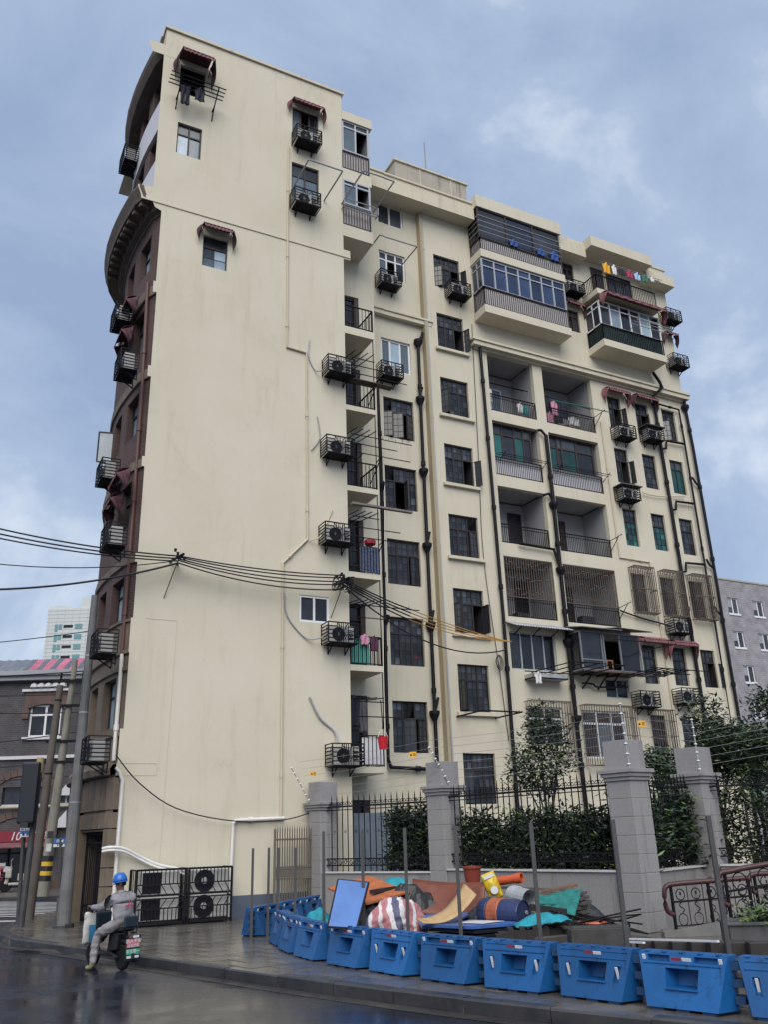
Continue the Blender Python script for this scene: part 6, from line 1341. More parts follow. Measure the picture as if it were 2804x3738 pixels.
def barrier(a, b, kind, label, z=.15):
    a = V((*a, 0)); b = V((*b, 0)); u = (b-a).normalized(); v = V((-u.y, u.x, 0)); c = (a+b)/2+v*.25*1; rz = math.atan2(u.y, u.x)
    if usedb[kind]: o = dup(BP[kind], (c.x, c.y, z), rz, label)
    else: o = BP[kind]; usedb[kind] = 1; o.location = (c.x, c.y, z); o.rotation_euler.z = rz; o['label'] = label
NEAR = [((5.98, 16.55), (5.78, 15.5)), ((5.73, 15.4), (5.60, 14.42)), ((5.57, 14.32), (5.58, 13.3)), ((5.60, 13.08), (5.74, 12.12)), ((5.78, 12.04), (5.95, 11.08)), ((5.98, 10.96), (6.24, 9.98)), ((6.27, 9.88), (6.60, 8.98)), ((6.63, 8.88), (6.91, 7.96)), ((6.93, 7.86), (7.24, 6.94)), ((7.32, 6.84), (7.7, 5.98))]
LAB = ['first barrier of the row, at the bend nearest the end wall', 'second barrier of the row, before the teal netting', 'third barrier of the row, left of the blue board', 'blue barrier in front of the leaning blue board', 'blue barrier in front of the striped sack', 'blue barrier below the curved plywood sheet', 'blue barrier below the flat blue panels and drum', 'blue barrier in front of the pale kerb timbers', 'wide blue barrier with top slots below the ramp railing', 'blue barrier cut by the right edge of the view']
for (a, b), k, lb in zip(NEAR, (0, 0, 0, 0, 1, 0, 1, 1, 0, 1), LAB): barrier(a, b, k, lb)
for (a, b), lb in zip((((6.9, 18.05), (6.15, 17.35)), ((7.75, 18.9), (7.0, 18.15)), ((8.6, 19.8), (7.85, 19.0))), ('back row barrier closest to the bend', 'middle barrier of the back row', 'back row barrier next to the gate pillar')):
    barrier(b, a, 0, lb)
# steel posts
def post(b, tp, label, r=.03):
    b = V(b); h = V(tp); q = MB(); d = h-b; ux = V((HR.x, HR.y, 0))*r*.8; uy = V((HF.x, HF.y, 0))*r*.8
    q.prism([b-ux-uy, b+ux-uy, b+ux-uy*.6, b-ux*.6-uy*.6, b-ux*.6+uy, b-ux+uy], d); single(q, 'steel_post', SPOLE, label, 'post', 'steel angle posts behind the barriers', loc=b)
for i, (bx_, by_, tx_, ty_, lb) in enumerate(((5.9, 17.2, 0, 0, 'left of the gate'), (6.2, 16.6, 0, 0, 'before the middle of the gate'), (6.15, 15.6, 0, 0, 'before the gate at the teal netting'), (6.3, 17.4, 0, 0, 'behind the gate post, farthest back'), (6.0, 13.95, 0, 0, 'left of the leaning blue board'), (6.25, 13.0, 0, 0, 'in front of the blue board edge'), (6.35, 11.75, 0, 0, 'right of the striped sack'), (6.6, 10.75, 0, 0, 'in front of the curved plywood'), (7.0, 9.55, 0, 0, 'in front of the teal netting heap'), (7.35, 8.4, 0, 0, 'in front of the nearest pillar'), (7.75, 7.3, 0, 0, 'in front of the ramp railing'))):
    post((bx_, by_, .15), (bx_+.0, by_, 2.0 if i > 3 else 1.75), 'upright steel angle post '+lb)
from mathutils import noise
# ------------------------------------------------------------------ the heap behind the barriers
def sheet(pts, th, name, m, label, cat, grid=None):
    q = MB(); a = [V(p) for p in pts]; n = (a[1]-a[0]).cross(a[-1]-a[0]).normalized()*th; q.prism(a, n); return single(q, name, m, label, cat, loc=min(a, key=lambda p: p.z))
BOARDB = mat('light_blue_board', (.085, .185, .46), .45, var=.10, vs=2, streak=.1); RUSTB = mat('orange_board', (.55, .17, .055), .7, col2=(.30, .075, .03), vs=7, bump=.3, bs=30); REDB = mat('red_brown_board', (.20, .060, .032), .55, col2=(.12, .036, .024), vs=3, streak=.2); PLY = mat('plywood', (.52, .36, .19), .6, col2=(.42, .27, .13), vs=4, streak=.15)
DKW = mat('dark_wet_timber', (.026, .021, .020), .6, var=.3, vs=5); GREYW = mat('grey_wet_timber', (.085, .074, .068), .65, var=.25, vs=5); NET = mat('teal_netting', (.01, .16, .15), .7, var=.35, vs=8, bump=.8, bs=40); NET2 = mat('turquoise_netting', (.01, .25, .32), .7, var=.3, vs=8, bump=.6, bs=30); ORP = mat('orange_plastic', (.52, .09, .03), .4)
P4 = [(5.541, 12.748, 0.673), (5.925, 12.574, 0.633), (6.358, 13.032, 1.219), (5.931, 13.231, 1.276)]
t = thing('leaning_board', 'light blue board leaning upright behind the barriers', 'board', P4[0]); a = [V(p) for p in P4]; n = (a[1]-a[0]).cross(a[3]-a[0]).normalized()*.02
q = MB(); q.prism(a, n); q.build('panel', BOARDB, t)
q = MB()
for i in range(4): q.bar(a[i]+n*.5, a[(i+1) % 4]+n*.5, .022, .03)
q.build('edge_frame', GRAPH, t); rng = random.Random(2); q = MB(); u = a[1]-a[0]; v = a[3]-a[0]
for k in range(22):
    f, g = .42+.1*rng.random(), .12+.75*k/22; p = a[0]+u*f+v*g-n*.12; s = .012+.012*rng.random(); q.add([p, p+u*s*.6, p+u*s+v*s*1.3, p+v*s], [(0, 1, 2, 3)])
q.build('scuffs', SWH, t, kind='stuff')
sheet([(6.501, 14.947, 1.059), (6.368, 13.138, 0.904), (7.365, 13.525, 1.009), (7.596, 15.543, 1.188)], .03, 'orange_board', RUSTB, 'orange brown board lying tilted on the heap', 'board')
q = MB(); q.bar((6.706, 13.641, 1.056), (7.345, 13.989, 1.069), .09, .06); single(q, 'timber', DKW, 'short dark timber lying on the orange board', 'timber')
# wet ground and added black mounds that stand in for shade in the heap
q = MB(); q.add([(7.0, 8.2, .1565), (11.0, 8.0, .1565), (11.4, 12.6, .1565), (10.4, 17.2, .1565), (7.6, 17.0, .1565), (6.5, 13.0, .1565)], [(0, 1, 2, 3, 4, 5)]); q.build('muddy_ground', wetmat('mud', (.020, .017, .015), (.05, .043, .038), .15, .6, 1.5, .6, 9), kind='structure')
SHADEM = mat('painted_shade', (.010, .011, .013), .45, bump=.8, bs=8)  # near-black colour in place of the shade between heaped things
for cx_, lb, sx_, sz_ in (((6.484, 13.415, 0.73), 'added black mound for the shaded gap between the blue board and the striped sack', .6, .5), ((7.439, 13.712, 0.852), 'added black mound for the shade under the orange board', .7, .55), ((8.764, 12.05, 0.731), 'added black mound for the shade under the drum and planks', 1.3, .55)):
    c = V(cx_); q = MB(); q.grid(lambda s, r: c+V((HR.x, HR.y, 0))*(s-.5)*sx_*2+V((HF.x, HF.y, 0))*(r-.5)*.8+V((0, 0, -.3+sz_*sin(s*pi)**.7*sin(r*pi)**.6+.14*noise.noise(V((s*7, r*6, sx_*5))))), 22, 14); single(q, 'shade_mound', SHADEM, lb, 'shade filler', smooth=False, solid=.01)
# woven sack
sm = mat('striped_sack', (.4, .2, .2), .6); nt = sm.node_tree; tc = N(nt, 'ShaderNodeTexCoord'); mp = N(nt, 'ShaderNodeMapping'); mp.inputs['Rotation'].default_value = (0, .12, .48)
nz = N(nt, 'ShaderNodeTexNoise', i_Scale=3.0, i_Detail=2.0); ad = N(nt, 'ShaderNodeMix', data_type='RGBA', blend_type='LINEAR_LIGHT'); ad.inputs[0].default_value = .10; nt.links.new(tc.outputs['Object'], ad.inputs[6]); nt.links.new(nz.outputs['Color'], ad.inputs[7]); nt.links.new(tc.outputs['Object'], nz.inputs[0]); nt.links.new(ad.outputs[2], mp.inputs[0])
sx = N(nt, 'ShaderNodeSeparateXYZ'); nt.links.new(mp.outputs[0], sx.inputs[0]); mm = N(nt, 'ShaderNodeMath', operation='MULTIPLY'); mm.inputs[1].default_value = 2.1; nt.links.new(sx.outputs[0], mm.inputs[0]); fr = N(nt, 'ShaderNodeMath', operation='FRACT'); nt.links.new(mm.outputs[0], fr.inputs[0])
rp_ = N(nt, 'ShaderNodeValToRGB'); rp_.color_ramp.interpolation = 'CONSTANT'; el = rp_.color_ramp.elements
for pos, c_ in ((.0, (.62, .60, .60)), (.12, (.10, .10, .17)), (.30, (.62, .60, .60)), (.42, (.42, .17, .18)), (.68, (.62, .60, .60)), (.78, (.42, .17, .18))):
    e_ = el.new(pos) if pos else el[0]; e_.color = (*c_, 1)
el.remove(el[-1]) if el[-1].position > .99 else None
nt.links.new(fr.outputs[0], rp_.inputs[0]); nt.links.new(rp_.outputs[0], bsdf(sm).inputs['Base Color'])
c = V((6.438, 12.319, 0.733)); q = MB(); rng = random.Random(6)
def sackf(a, b):
    th = a*2*pi; ph = b*pi; d = V((sin(ph)*cos(th), sin(ph)*sin(th), -cos(ph))); r = 1+.22*noise.noise(d*1.6+V((3, 1, 2)))-.16*abs(noise.noise(d*3+V((1, 5, 2))))-.10*abs(noise.noise(d*6.5))+.03*noise.noise(d*14)
    return c+V((HR.x*d.x*.44+HF.x*d.y*.34, HR.y*d.x*.44+HF.y*d.y*.34, d.z*.39-.02-.10*(d.x-.2)**2))*r
q.grid(sackf, 90, 52); single(q, 'woven_sack', sm, 'big crumpled sack with red, white and navy stripes', 'sack', smooth=True)
q = MB(); A_ = [V(p) for p in ((7.301, 13.332, 0.732), (7.909, 12.272, 0.568), (8.163, 12.465, 1.16), (7.603, 13.85, 1.2))]
q.grid(lambda s, r: A_[0].lerp(A_[1], s).lerp(A_[3].lerp(A_[2], s), r)+V((HF.x, HF.y, 0))*(.25*sin(s*pi))+V((0, 0, -.04*sin(s*pi)*r)), 14, 6); single(q, 'curved_sheet', REDB, 'large red brown sheet standing bowed behind the plywood', 'sheet', smooth=True, solid=.02)
q = MB(); A_ = [V(p) for p in ((6.378, 11.557, 0.8), (6.368, 11.333, 0.763), (7.331, 11.455, 1.064), (7.457, 11.967, 1.192))]
q.grid(lambda s, r: A_[0].lerp(A_[3], s).lerp(A_[1].lerp(A_[2], s), r)+V((0, 0, -.13*sin(s*pi)))+V((HR.x, HR.y, 0))*.02*sin(s*pi), 16, 4); single(q, 'plywood_sheet', PLY, 'pale curved strip of plywood rising over the blue panels', 'board', smooth=True, solid=.016)
BP3 = mat('royal_blue_panel', (.05, .13, .38), .4, var=.2, vs=3)
sheet([(6.936, 12.619, 0.724), (6.443, 11.521, 0.674), (6.915, 11.478, 0.686), (8.015, 12.679, 0.7)], .03, 'blue_panel', BP3, 'royal blue panel lying under the plywood strip', 'panel')
for k in range(4):
    q = MB(); A_ = [V(p)+V((0, 0, -.055*k)) for p in ((6.574, 11.562, 0.689), (6.703, 10.551, 0.72), (7.662, 10.749, 0.692), (7.796, 11.988, 0.654))]; j = V((HR.x, HR.y, 0))*(.05*((k*7) % 3-1)); q.prism([p+j for p in A_], (0, 0, .035))
    single(q, 'framed_panel', BP3 if k == 0 else GRAPH, ['blue printed panel on top of the flat stack', 'second dark panel of the flat stack', 'third dark panel of the flat stack', 'lowest dark panel of the flat stack'][k], 'panel')
q = MB(); A_ = [V(p)+V((0, 0, .04)) for p in ((6.944, 11.343, 0.688), (7.005, 10.833, 0.707), (7.528, 11.085, 0.69), (7.393, 11.771, 0.669))]; q.prism(A_, (0, 0, .004)); single(q, 'paper_sheet', SWH, 'crumpled white printed sheet on the blue panel', 'paper')
# drum
c0, c1 = V((7.62, 11.744, 0.802)), V((7.873, 11.09, 0.788)); ax = (c1-c0).normalized(); L = (c1-c0).length; R = ax.to_track_quat('Z', 'Y').to_matrix()
DRB = mat('dented_blue_drum', (.020, .032, .095), .45, var=.3, vs=5, bump=.4, bs=10); t = thing('oil_drum', 'dented navy drum with an orange band lying on the heap', 'drum', c0)
r_ = .195; q = MB(); q.lathe([(r_*.96, 0), (r_, .01), (r_, L*.18), (r_*1.03, L*.2), (r_, L*.22), (r_, L*.98), (r_*.97, L), (r_*.94, L-.02), (0, L-.02)], c0, 22, R); q.build('body', DRB, t, smooth=False)
q = MB(); q.lathe([(r_+.004, L*.24), (r_+.012, L*.26), (r_+.006, L*.38), (r_+.012, L*.5), (r_+.004, L*.52)], c0, 22, R); q.build('orange_band', mat('rust_orange_paint', (.36, .10, .045), .55, var=.3, vs=6), t)
q = MB(); q.lathe([(.03, 0), (.03, .02), (0, .02)], c1+R @ V((.1, .02, -.02)), 10, R); q.build('bung', GREYP, t)
c0, c1 = V((8.324, 11.994, 0.995)), V((8.312, 11.513, 0.941)); ax = (c1-c0).normalized(); L = (c1-c0).length; R = ax.to_track_quat('Z', 'Y').to_matrix(); t = thing('pail', 'grey metal pail lying on its side above the drum', 'pail', c0)
q = MB(); q.lathe([(0, 0), (.125, 0), (.145, L), (.15, L+.01), (.135, L), (.12, .03)], c0, 18, R); q.build('body', ALU, t); q = MB()
for f in (.1, .22, .34): q.lathe([(.129+.02*f, L*f), (.14+.02*f, L*f+.012), (.129+.02*f, L*f+.024)], c0, 18, R)
q.build('hoops', GREYP, t)
# netting over a stack of planks
for k in range(7):
    q = MB(); a = V((8.719, 11.71, 0.604))+V((0, 0, .062*k-.0)); b = V((9.055, 11.196, 0.628))+V((0, 0, .062*k)); j = V((HR.x, HR.y, 0))*(.03*((k*5) % 3)); q.bar(a+j, b+j, .42, .048); single(q, 'plank', GREYW, ['lowest plank of the netted stack', 'second plank of the netted stack', 'third plank of the netted stack', 'fourth plank of the netted stack', 'fifth plank of the netted stack', 'sixth plank of the netted stack', 'top plank of the netted stack'][k], 'plank', 'planks stacked under the teal netting')
nn = [V(p) for p in ((8.165, 11.249, 1.01), (8.914, 11.054, 1.095), (8.77, 10.784, 0.869), (8.26, 10.678, 0.657), (7.97, 10.896, 0.758))]
q = MB(); q.grid(lambda s, r: nn[0].lerp(nn[1], s).lerp(nn[4].lerp(nn[3].lerp(nn[2], .35), s), r)+V((0, 0, .03*noise.noise(V((s*5, r*5, 0)))))-V((HF.x, HF.y, 0))*(.12+.08*noise.noise(V((s*4, r*7, 3)))), 24, 18); single(q, 'netting', NET, 'dark teal netting draped over the stacked planks', 'netting', smooth=True, solid=.01)
q = MB(); c = V((7.715, 10.463, 0.707)); q.grid(lambda s, r: c+V((HR.x, HR.y, 0))*(s-.5)*.75+V((HF.x, HF.y, 0))*(r-.5)*.4+V((0, 0, .12*sin(s*pi)*sin(r*pi)+.06*s+.04*noise.noise(V((s*6, r*5, 1))))), 20, 12); single(q, 'netting', NET2, 'bright turquoise netting bunched in front of the planks', 'netting', smooth=True, solid=.012)
q = MB(); c = V((6.381, 15.108, 0.557)); q.grid(lambda s, r: c+V((HR.x, HR.y, 0))*(s-.5)*.75+V((HF.x, HF.y, 0))*(r-.5)*.8+V((0, 0, -.2+.5*sin(s*pi)*sin(r*pi)*(.5+.5*s)+.10*noise.noise(V((s*5, r*4, 7))))), 26, 16); single(q, 'netting', NET2, 'turquoise netting heaped left of the blue board', 'netting', smooth=True, solid=.012)
q = MB(); c = V((7.89, 15.058, 1.012)); q.grid(lambda s, r: c+V((HR.x, HR.y, 0))*(s-.5)*1.0+V((HF.x, HF.y, 0))*(r-.5)*.4+V((0, 0, .25*sin(s*pi)*sin(r*pi)-.1+.10*noise.noise(V((s*6, r*5, 4))))), 20, 12); single(q, 'netting', NET2, 'turquoise netting behind the orange board', 'netting', smooth=True, solid=.012)
for a, b, w_, h_, m_, lb in (((8.546, 12.57, 1.061), (9.198, 11.595, 1.025), .12, .03, GREYW, 'long thin board behind the pail'), ((8.447, 11.662, 1.001), (9.466, 11.893, 1.075), .14, .04, mat('brown_plank', (.16, .10, .07), .6, var=.3, vs=5), 'brown plank slanting up over the netted stack'), ((7.953, 11.032, 0.879), (8.167, 10.497, 0.83), .05, .10, DKW, 'dark square timber poking out right of the drum'), ((8.035, 12.19, 0.965), (8.103, 11.661, 0.931), .12, .03, GREYW, 'board end sticking out above the drum'), ((7.856, 10.855, 0.836), (7.912, 10.188, 0.679), .06, .03, GREYW, 'thin lath sloping down in front of the netting'), ((7.322, 10.008, 0.563), (8.444, 10.405, 0.522), .16, .10, GREYW, 'wet grey beam behind the barriers')):
    q = MB(); q.bar(a, b, w_, h_); single(q, 'plank', m_, lb, 'plank')
for k in range(7):
    q = MB(); c = V((6.894, 10.427, 0.581)).lerp(V((8.07, 10.446, 0.605)), k/6); R = M.Rotation(FROT[2]+.2*sin(k*3), 3, 'Z'); h = [.16, .28, .27, .26, .28, .22, .2][k]; q.cbox(c-V((0, 0, .05)), .2, .16, h, R); q.cbox(c+R @ V((.06, 0, h/2-.03)), .07, .164, .05, R); single(q, 'kerb_block', DKW, ['leftmost and lowest', 'second', 'third', 'fourth', 'fifth', 'sixth', 'rightmost'][k]+' dark notched block in the row behind the barriers', 'block', 'dark notched blocks')
q = MB(); q.lathe([(.13, 0), (.155, .22), (.175, .225), (.175, .26), (.155, .26), (.12, .05)], V((8.798, 13.841, 1.096)), 18); single(q, 'plant_pot', mat('red_brown_pot', (.20, .035, .020), .5), 'red brown plastic pot standing behind the bowed sheet', 'pot')
q = MB(); a, b = V((8.473, 12.619, 1.154)), V((8.696, 12.222, 1.212)); ax = (b-a).normalized(); R = ax.to_track_quat('Z', 'Y').to_matrix(); L = (b-a).length; q.lathe([(.068, 0), (.068, L-.12), (.08, L-.11), (.08, L), (.062, L), (.062, L-.2), (0, L-.2)], a, 14, R); single(q, 'plastic_pipe', ORP, 'orange plastic pipe sticking out beside the yellow bag', 'pipe')
ym = mat('yellow_bag_plastic', (.62, .50, .01), .35, col2=(.55, .30, .02), vs=6); c = V((8.246, 12.41, 1.108)); t = thing('plastic_bag', 'bright yellow printed bag propped on the heap', 'bag', c)
q = MB(); up = V((0, 0, 1)); rx = V((HR.x, HR.y, 0)); ry = V((HF.x, HF.y, 0)); Rt = M.Rotation(-.35, 3, ry); q.grid(lambda s, r: c+Rt @ (rx*((s-.5)*.23*(1-.2*abs(r-.5)))+up*((r-.5)*.40)-ry*(.08*sin(s*pi)*sin(r*pi)+.02*noise.noise(V((s*6, r*6, 0))))), 14, 18); q.build('bag', ym, t, smooth=True, solid=.02)
q = MB(); q.lathe([(.06, 0), (.06, .004), (0, .004)], c+Rt @ (-ry*.105-up*.06), 18, M.Rotation(FROT[2], 3, 'Z') @ M.Rotation(pi/2, 3, 'X')); q.build('label_oval', SWH, t)
q = MB(); q.cbox(c+Rt @ (-ry*.06+up*.15), .16, .01, .05, Rt @ M.Rotation(FROT[2], 3, 'Z')); q.build('white_print', SWH, t)
q = MB(); rng = random.Random(12); c = V((8.493, 10.365, 0.642))
for k in range(9): q.tube(polyc([c+V((HR.x, HR.y, 0))*rng.uniform(-.6, .75)+V((HF.x, HF.y, 0))*rng.uniform(-.3, .3)+V((0, 0, rng.uniform(-.12, .22))) for _ in range(4)], 4), .012, 5)
single(q, 'wire_tangle', BLACKR, 'tangle of black hoses and wires on the ground by the wall', 'wires'); q = MB(); q.cbox(c, .42, .16, .14, M.Rotation(FROT[2]-.3, 3, 'Z')); single(q, 'plastic_box', ORP, 'orange red box among the black wires', 'box', bevel=.03)
q = MB(); c = V((7.909, 9.55, 0.599)); R = M.Rotation(FROT[2], 3, 'Z'); q.cbox(c, .75, .3, .26, R); q.cbox(c+V((0, 0, .135)), .7, .26, .02, R); single(q, 'trough', mat('dark_stone_trough', (.045, .042, .042), .7, var=.3, vs=6), 'dark trough behind the barriers left of the ramp', 'trough', bevel=.01)
for a, b, r_, lb in (((8.153, 9.607, 0.578), (7.943, 7.61, 0.717), .03, 'long white batten lying in front of the ramp'), ((8.041, 9.175, 0.58), (7.986, 8.822, 0.603), .03, 'short white batten lying in front of the ramp')): q = MB(); q.bar(a, b, .035, .02); single(q, 'batten', WHITE, lb, 'batten')
for k in range(7):
    q = MB(); c = V((8.509, 9.293, 0.526)).lerp(V((8.696, 7.677, 0.626)), k/6); q.cbox(c-V((0, 0, .05)), .34, .18, .16, M.Rotation(FROT[2]-.05+.05*sin(k*5), 3, 'Z')); single(q, 'kerb_block', DKW, ['leftmost', 'second', 'third', 'fourth', 'fifth', 'sixth', 'rightmost'][k]+' dark kerb block in the row before the ramp', 'block', 'dark kerb blocks before the ramp', bevel=.01)
# ramp, its railings and the planter
RMP = mat('ramp_concrete', (.17, .165, .16), .6, var=.15, vs=3); a = V((11.269, 12.053, 0.246)); q = MB(); u = V((HR.x, HR.y, 0)); v = V((HF.x, HF.y, 0)); a = V((11.75, 12.2, .15))
q.add([a, a+u*2.8, a+u*2.8+v*1.3, a+v*.9, a+V((0, 0, .04)), a+u*2.8+V((0, 0, .42)), a+u*2.8+v*1.3+V((0, 0, .42)), a+v*.9+V((0, 0, .04))], [(3, 2, 1, 0), (4, 5, 6, 7), (0, 1, 5, 4), (1, 2, 6, 5), (2, 3, 7, 6), (3, 0, 4, 7)]); q.build('ramp', RMP, kind='structure')
q = MB(); b = a-v*.1; q.add([b-u*.2, b+u*2.8, b+u*2.8+v*.22, b-u*.2+v*.22, b-u*.2+V((0, 0, .08)), b+u*1.2+V((0, 0, .28)), b+u*2.8+V((0, 0, .5)), b-u*.2+v*.22+V((0, 0, .08)), b+u*1.2+v*.22+V((0, 0, .28)), b+u*2.8+v*.22+V((0, 0, .5))], [(0, 1, 6, 5, 4), (4, 5, 8, 7), (5, 6, 9, 8), (0, 4, 7, 3), (1, 2, 9, 6), (2, 3, 7, 8, 9), (3, 2, 1, 0)]); q.build('ramp_kerb', RMP, kind='structure')
HAND = mat('dark_red_handrail', (.052, .016, .018), .45, var=.15)
def ramprail(p, u, L, rise, label, n=5, h=.78):
    p = V(p); u = V(u).normalized(); t = thing('ramp_railing', label, 'railing', p); z = lambda s: V((0, 0, rise*s/L+0))
    top = [p+V((0, 0, .32)), p-u*.05+V((0, 0, .34)), p-u*.12+V((0, 0, .42)), p-u*.12+V((0, 0, h-.1)), p-u*.05+V((0, 0, h)), p+u*.08+V((0, 0, h+.02))]+[p+u*(L*k/6)+V((0, 0, h+.02))+z(L*k/6) for k in range(1, 7)]
    q = MB(); q.tube(polyc(top, 3), .042, 8); q.build('handrail', HAND, t, smooth=True)
    for s in (0, L*.48, L): q = MB(); q.bar(p+u*s+z(s), p+u*s+z(s)+V((0, 0, h)), .04); q.build('post', DARKM, t)
    q = MB(); q.bar(p+u*.02+V((0, 0, h*.66)), p+u*L+z(L)+V((0, 0, h*.66)), .04, .03); q.bar(p+V((0, 0, .14)), p+u*L+z(L)+V((0, 0, .14)), .02); q.build('rail', DARKM, t)
    q = MB()
    for k in range(n):
        s = L*(k+.55)/n; c = p+u*s+z(s); w = L/n*.28
        q.tube([c+u*(w*cos(a))+V((0, 0, h*.80+w*1.15*sin(a))) for a in [pi*.5+2*pi*i/14 for i in range(15)]], .009, 4)
        q.tube([c+u*(w*cos(a))+V((0, 0, h*.30+w*1.25*sin(a))) for a in [2*pi*i/14 for i in range(15)]], .009, 4)
        q.tube([c+u*(w*.5*sin(2*pi*i/10))+V((0, 0, h*.44+h*.2*i/10)) for i in range(11)], .009, 4); q.bar(c+u*(L/n*.45)+V((0, 0, .14)), c+u*(L/n*.45)+V((0, 0, h)), .010)
        q.cbox(c+V((0, 0, h*.82)), .03, .01, .05)
    q.build('scrollwork', DARKM, t, kind='stuff'); return t
ramprail((11.75, 12.15, .17), u, 1.35, .06, 'ramp railing with dark red handrail and iron scrolls right of the nearest pillar')
ramprail((13.2, 11.6, .46), u, 2.2, .0, 'far ramp railing running right behind the steel post', 6, .60)
ramprail((11.285, 10.479, 0.422), u, 1.6, .2, 'nearer ramp railing with dark red handrail at the right edge', 4)
t = thing('planter', 'dark concrete planter at the right edge below the railing', 'planter', (9.817, 8.825, 0.415)); c = V((9.837, 8.802, 0.429)); R = M.Rotation(FROT[2]-.15, 3, 'Z'); q = MB(); q.cbox((c.x+.25, c.y-.1, .42), 1.2, .6, .55, R); q.cbox((c.x+.25, c.y-.1, .71), 1.26, .66, .04, R); q.build('box', mat('dark_concrete', (.075, .075, .08), .7, var=.2, vs=3, streak=.2), t, bevel=.01)
foliage('plants', t, [(c.x+.2, c.y-.1, .80, .55, .25, .12)], 420, .10, .025, 77, (.3, .3, .4), 4, .05)
q = MB(); rng = random.Random(31); c0 = V((8.2, 9.5, .15))
for k in range(160):
    p = V((rng.uniform(7.4, 11), rng.uniform(8.2, 15), .15)); s = rng.uniform(.02, .07); q.cbox(p, s, s*1.3, s*.8, M.Rotation(rng.random()*3, 3, 'Z'))
q.build('rubble', GREYW, kind='stuff', loc=(9, 11, .15))

# ------------------------------------------------------------------ rider on the electric scooter
rear = V((3.24, 15.76, 0)); hd = V((-.34, .94, 0)).normalized(); rz = math.atan2(hd.y, hd.x)
BKP = mat('black_scooter_plastic', (.010, .011, .014), .35); TEALP = mat('dark_teal_plastic', (.010, .022, .032), .45)
sc = thing('electric_scooter', 'small black electric scooter with a red and green rear plate', 'scooter', rear, None, rz)
def wheel(x):
    R = M.Rotation(pi/2, 3, 'X'); q = MB(); q.lathe([(.12, -.035), (.165, -.04), (.19, -.02), (.195, 0), (.19, .02), (.165, .04), (.12, .035)], (x, 0, .195), 22, R); w_ = child(q, 'wheel', BLACKR, sc)
    q = MB(); q.lathe([(0, -.03), (.04, -.035), (.125, -.02), (.125, .02), (.04, .035), (0, .03)], (x, 0, .195), 16, R); child(q, 'rim', GRAPH, w_)
wheel(0); wheel(.92)
q = MB(); q.box(.22, .68, -.12, .12, .20, .27); q.prism([(.05, -.10, .30), (.34, -.10, .26), (.30, -.10, .56), (.02, -.10, .56)], (0, .20, 0)); q.bar((.0, -.09, .195), (.28, -.09, .26), .05); q.bar((.0, .09, .195), (.28, .09, .26), .05); child(q, 'body', BKP, sc, bevel=.02)
q = MB(); q.box(-.12, .32, -.12, .12, .57, .64); child(q, 'seat', BLACKR, sc, bevel=.03)
q = MB(); q.cbox((-.17, 0, .72), .05, .24, .17); child(q, 'backrest', TEALP, sc, bevel=.02)
q = MB()
for y in (-.11, .11): q.tube([(-.02, y, .54), (-.18, y, .55), (-.2, y, .64), (-.18, y, .72)], .012, 5)
q.tube([(-.2, -.11, .62), (-.2, .11, .62)], .012, 5); child(q, 'backrest_frame', BKP, sc)
q = MB(); q.tube([(.10, 0, .42), (-.10, 0, .42), (-.24, 0, .32), (-.27, 0, .18)], .05, 6); q.tube([(-.1, -.1, .12), (-.22, -.12, .14), (-.26, -.12, .16)], .012, 5); child(q, 'rear_mudguard', BKP, sc)
q = MB(); q.cbox((-.28, 0, .34), .02, .27, .38); pl_ = child(q, 'rear_plate', BKP, sc, bevel=.02)
RT2 = mat('plate_pink', (.50, .16, .18), .5); GT2 = mat('plate_green', (.03, .33, .20), .5)
for z, h_, m_, nm in ((.43, .12, RT2, 'red_print'), (.29, .08, GT2, 'green_print')): q = MB(); q.cbox((-.2915, 0, z-.02 if z > .4 else z), .003, .24, h_); child(q, nm, m_, pl_)
q = MB(); q.cbox((-.2915, .06, .505), .003, .05, .035); child(q, 'tail_lamp', REFR, pl_); q = MB(); q.cbox((-.2915, -.04, .505), .003, .11, .035); q.cbox((-.2915, 0, .215), .003, .22, .035); child(q, 'white_print', SWH, pl_)
for body, z, s_, m_ in (('\u51fa\u5165\u5e73\u5b89', .44, .07, SWH), ('\u5de6\u53f3\u5e73\u5b89', .375, .05, SWH), ('\u5b89\u5168\u7b2c\u4e00', .29, .062, SWH)):
    o = text(body, (0, 0, 0), s_, m_, (pi/2, 0, -pi/2)); o.parent = pl_; o.location = (-.2945, 0, z)
q = MB(); q.tube([(.92, 0, .2), (.80, 0, .62), (.70, 0, .90)], .03, 8); q.tube([(.70, -.29, .92), (.72, -.1, .90), (.72, .1, .90), (.70, .29, .92)], .018, 6); q.prism([(.90, -.13, .34), (.80, -.13, .38), (.70, -.13, .86), (.80, -.13, .86)], (0, .26, 0)); child(q, 'steering_column', BKP, sc, bevel=.01)
q = MB(); q.prism([(.66, -.14, .52), (.78, -.14, .40), (.70, -.14, .86), (.64, -.14, .84)], (0, .28, 0)); child(q, 'leg_shield', TEALP, sc, bevel=.02)
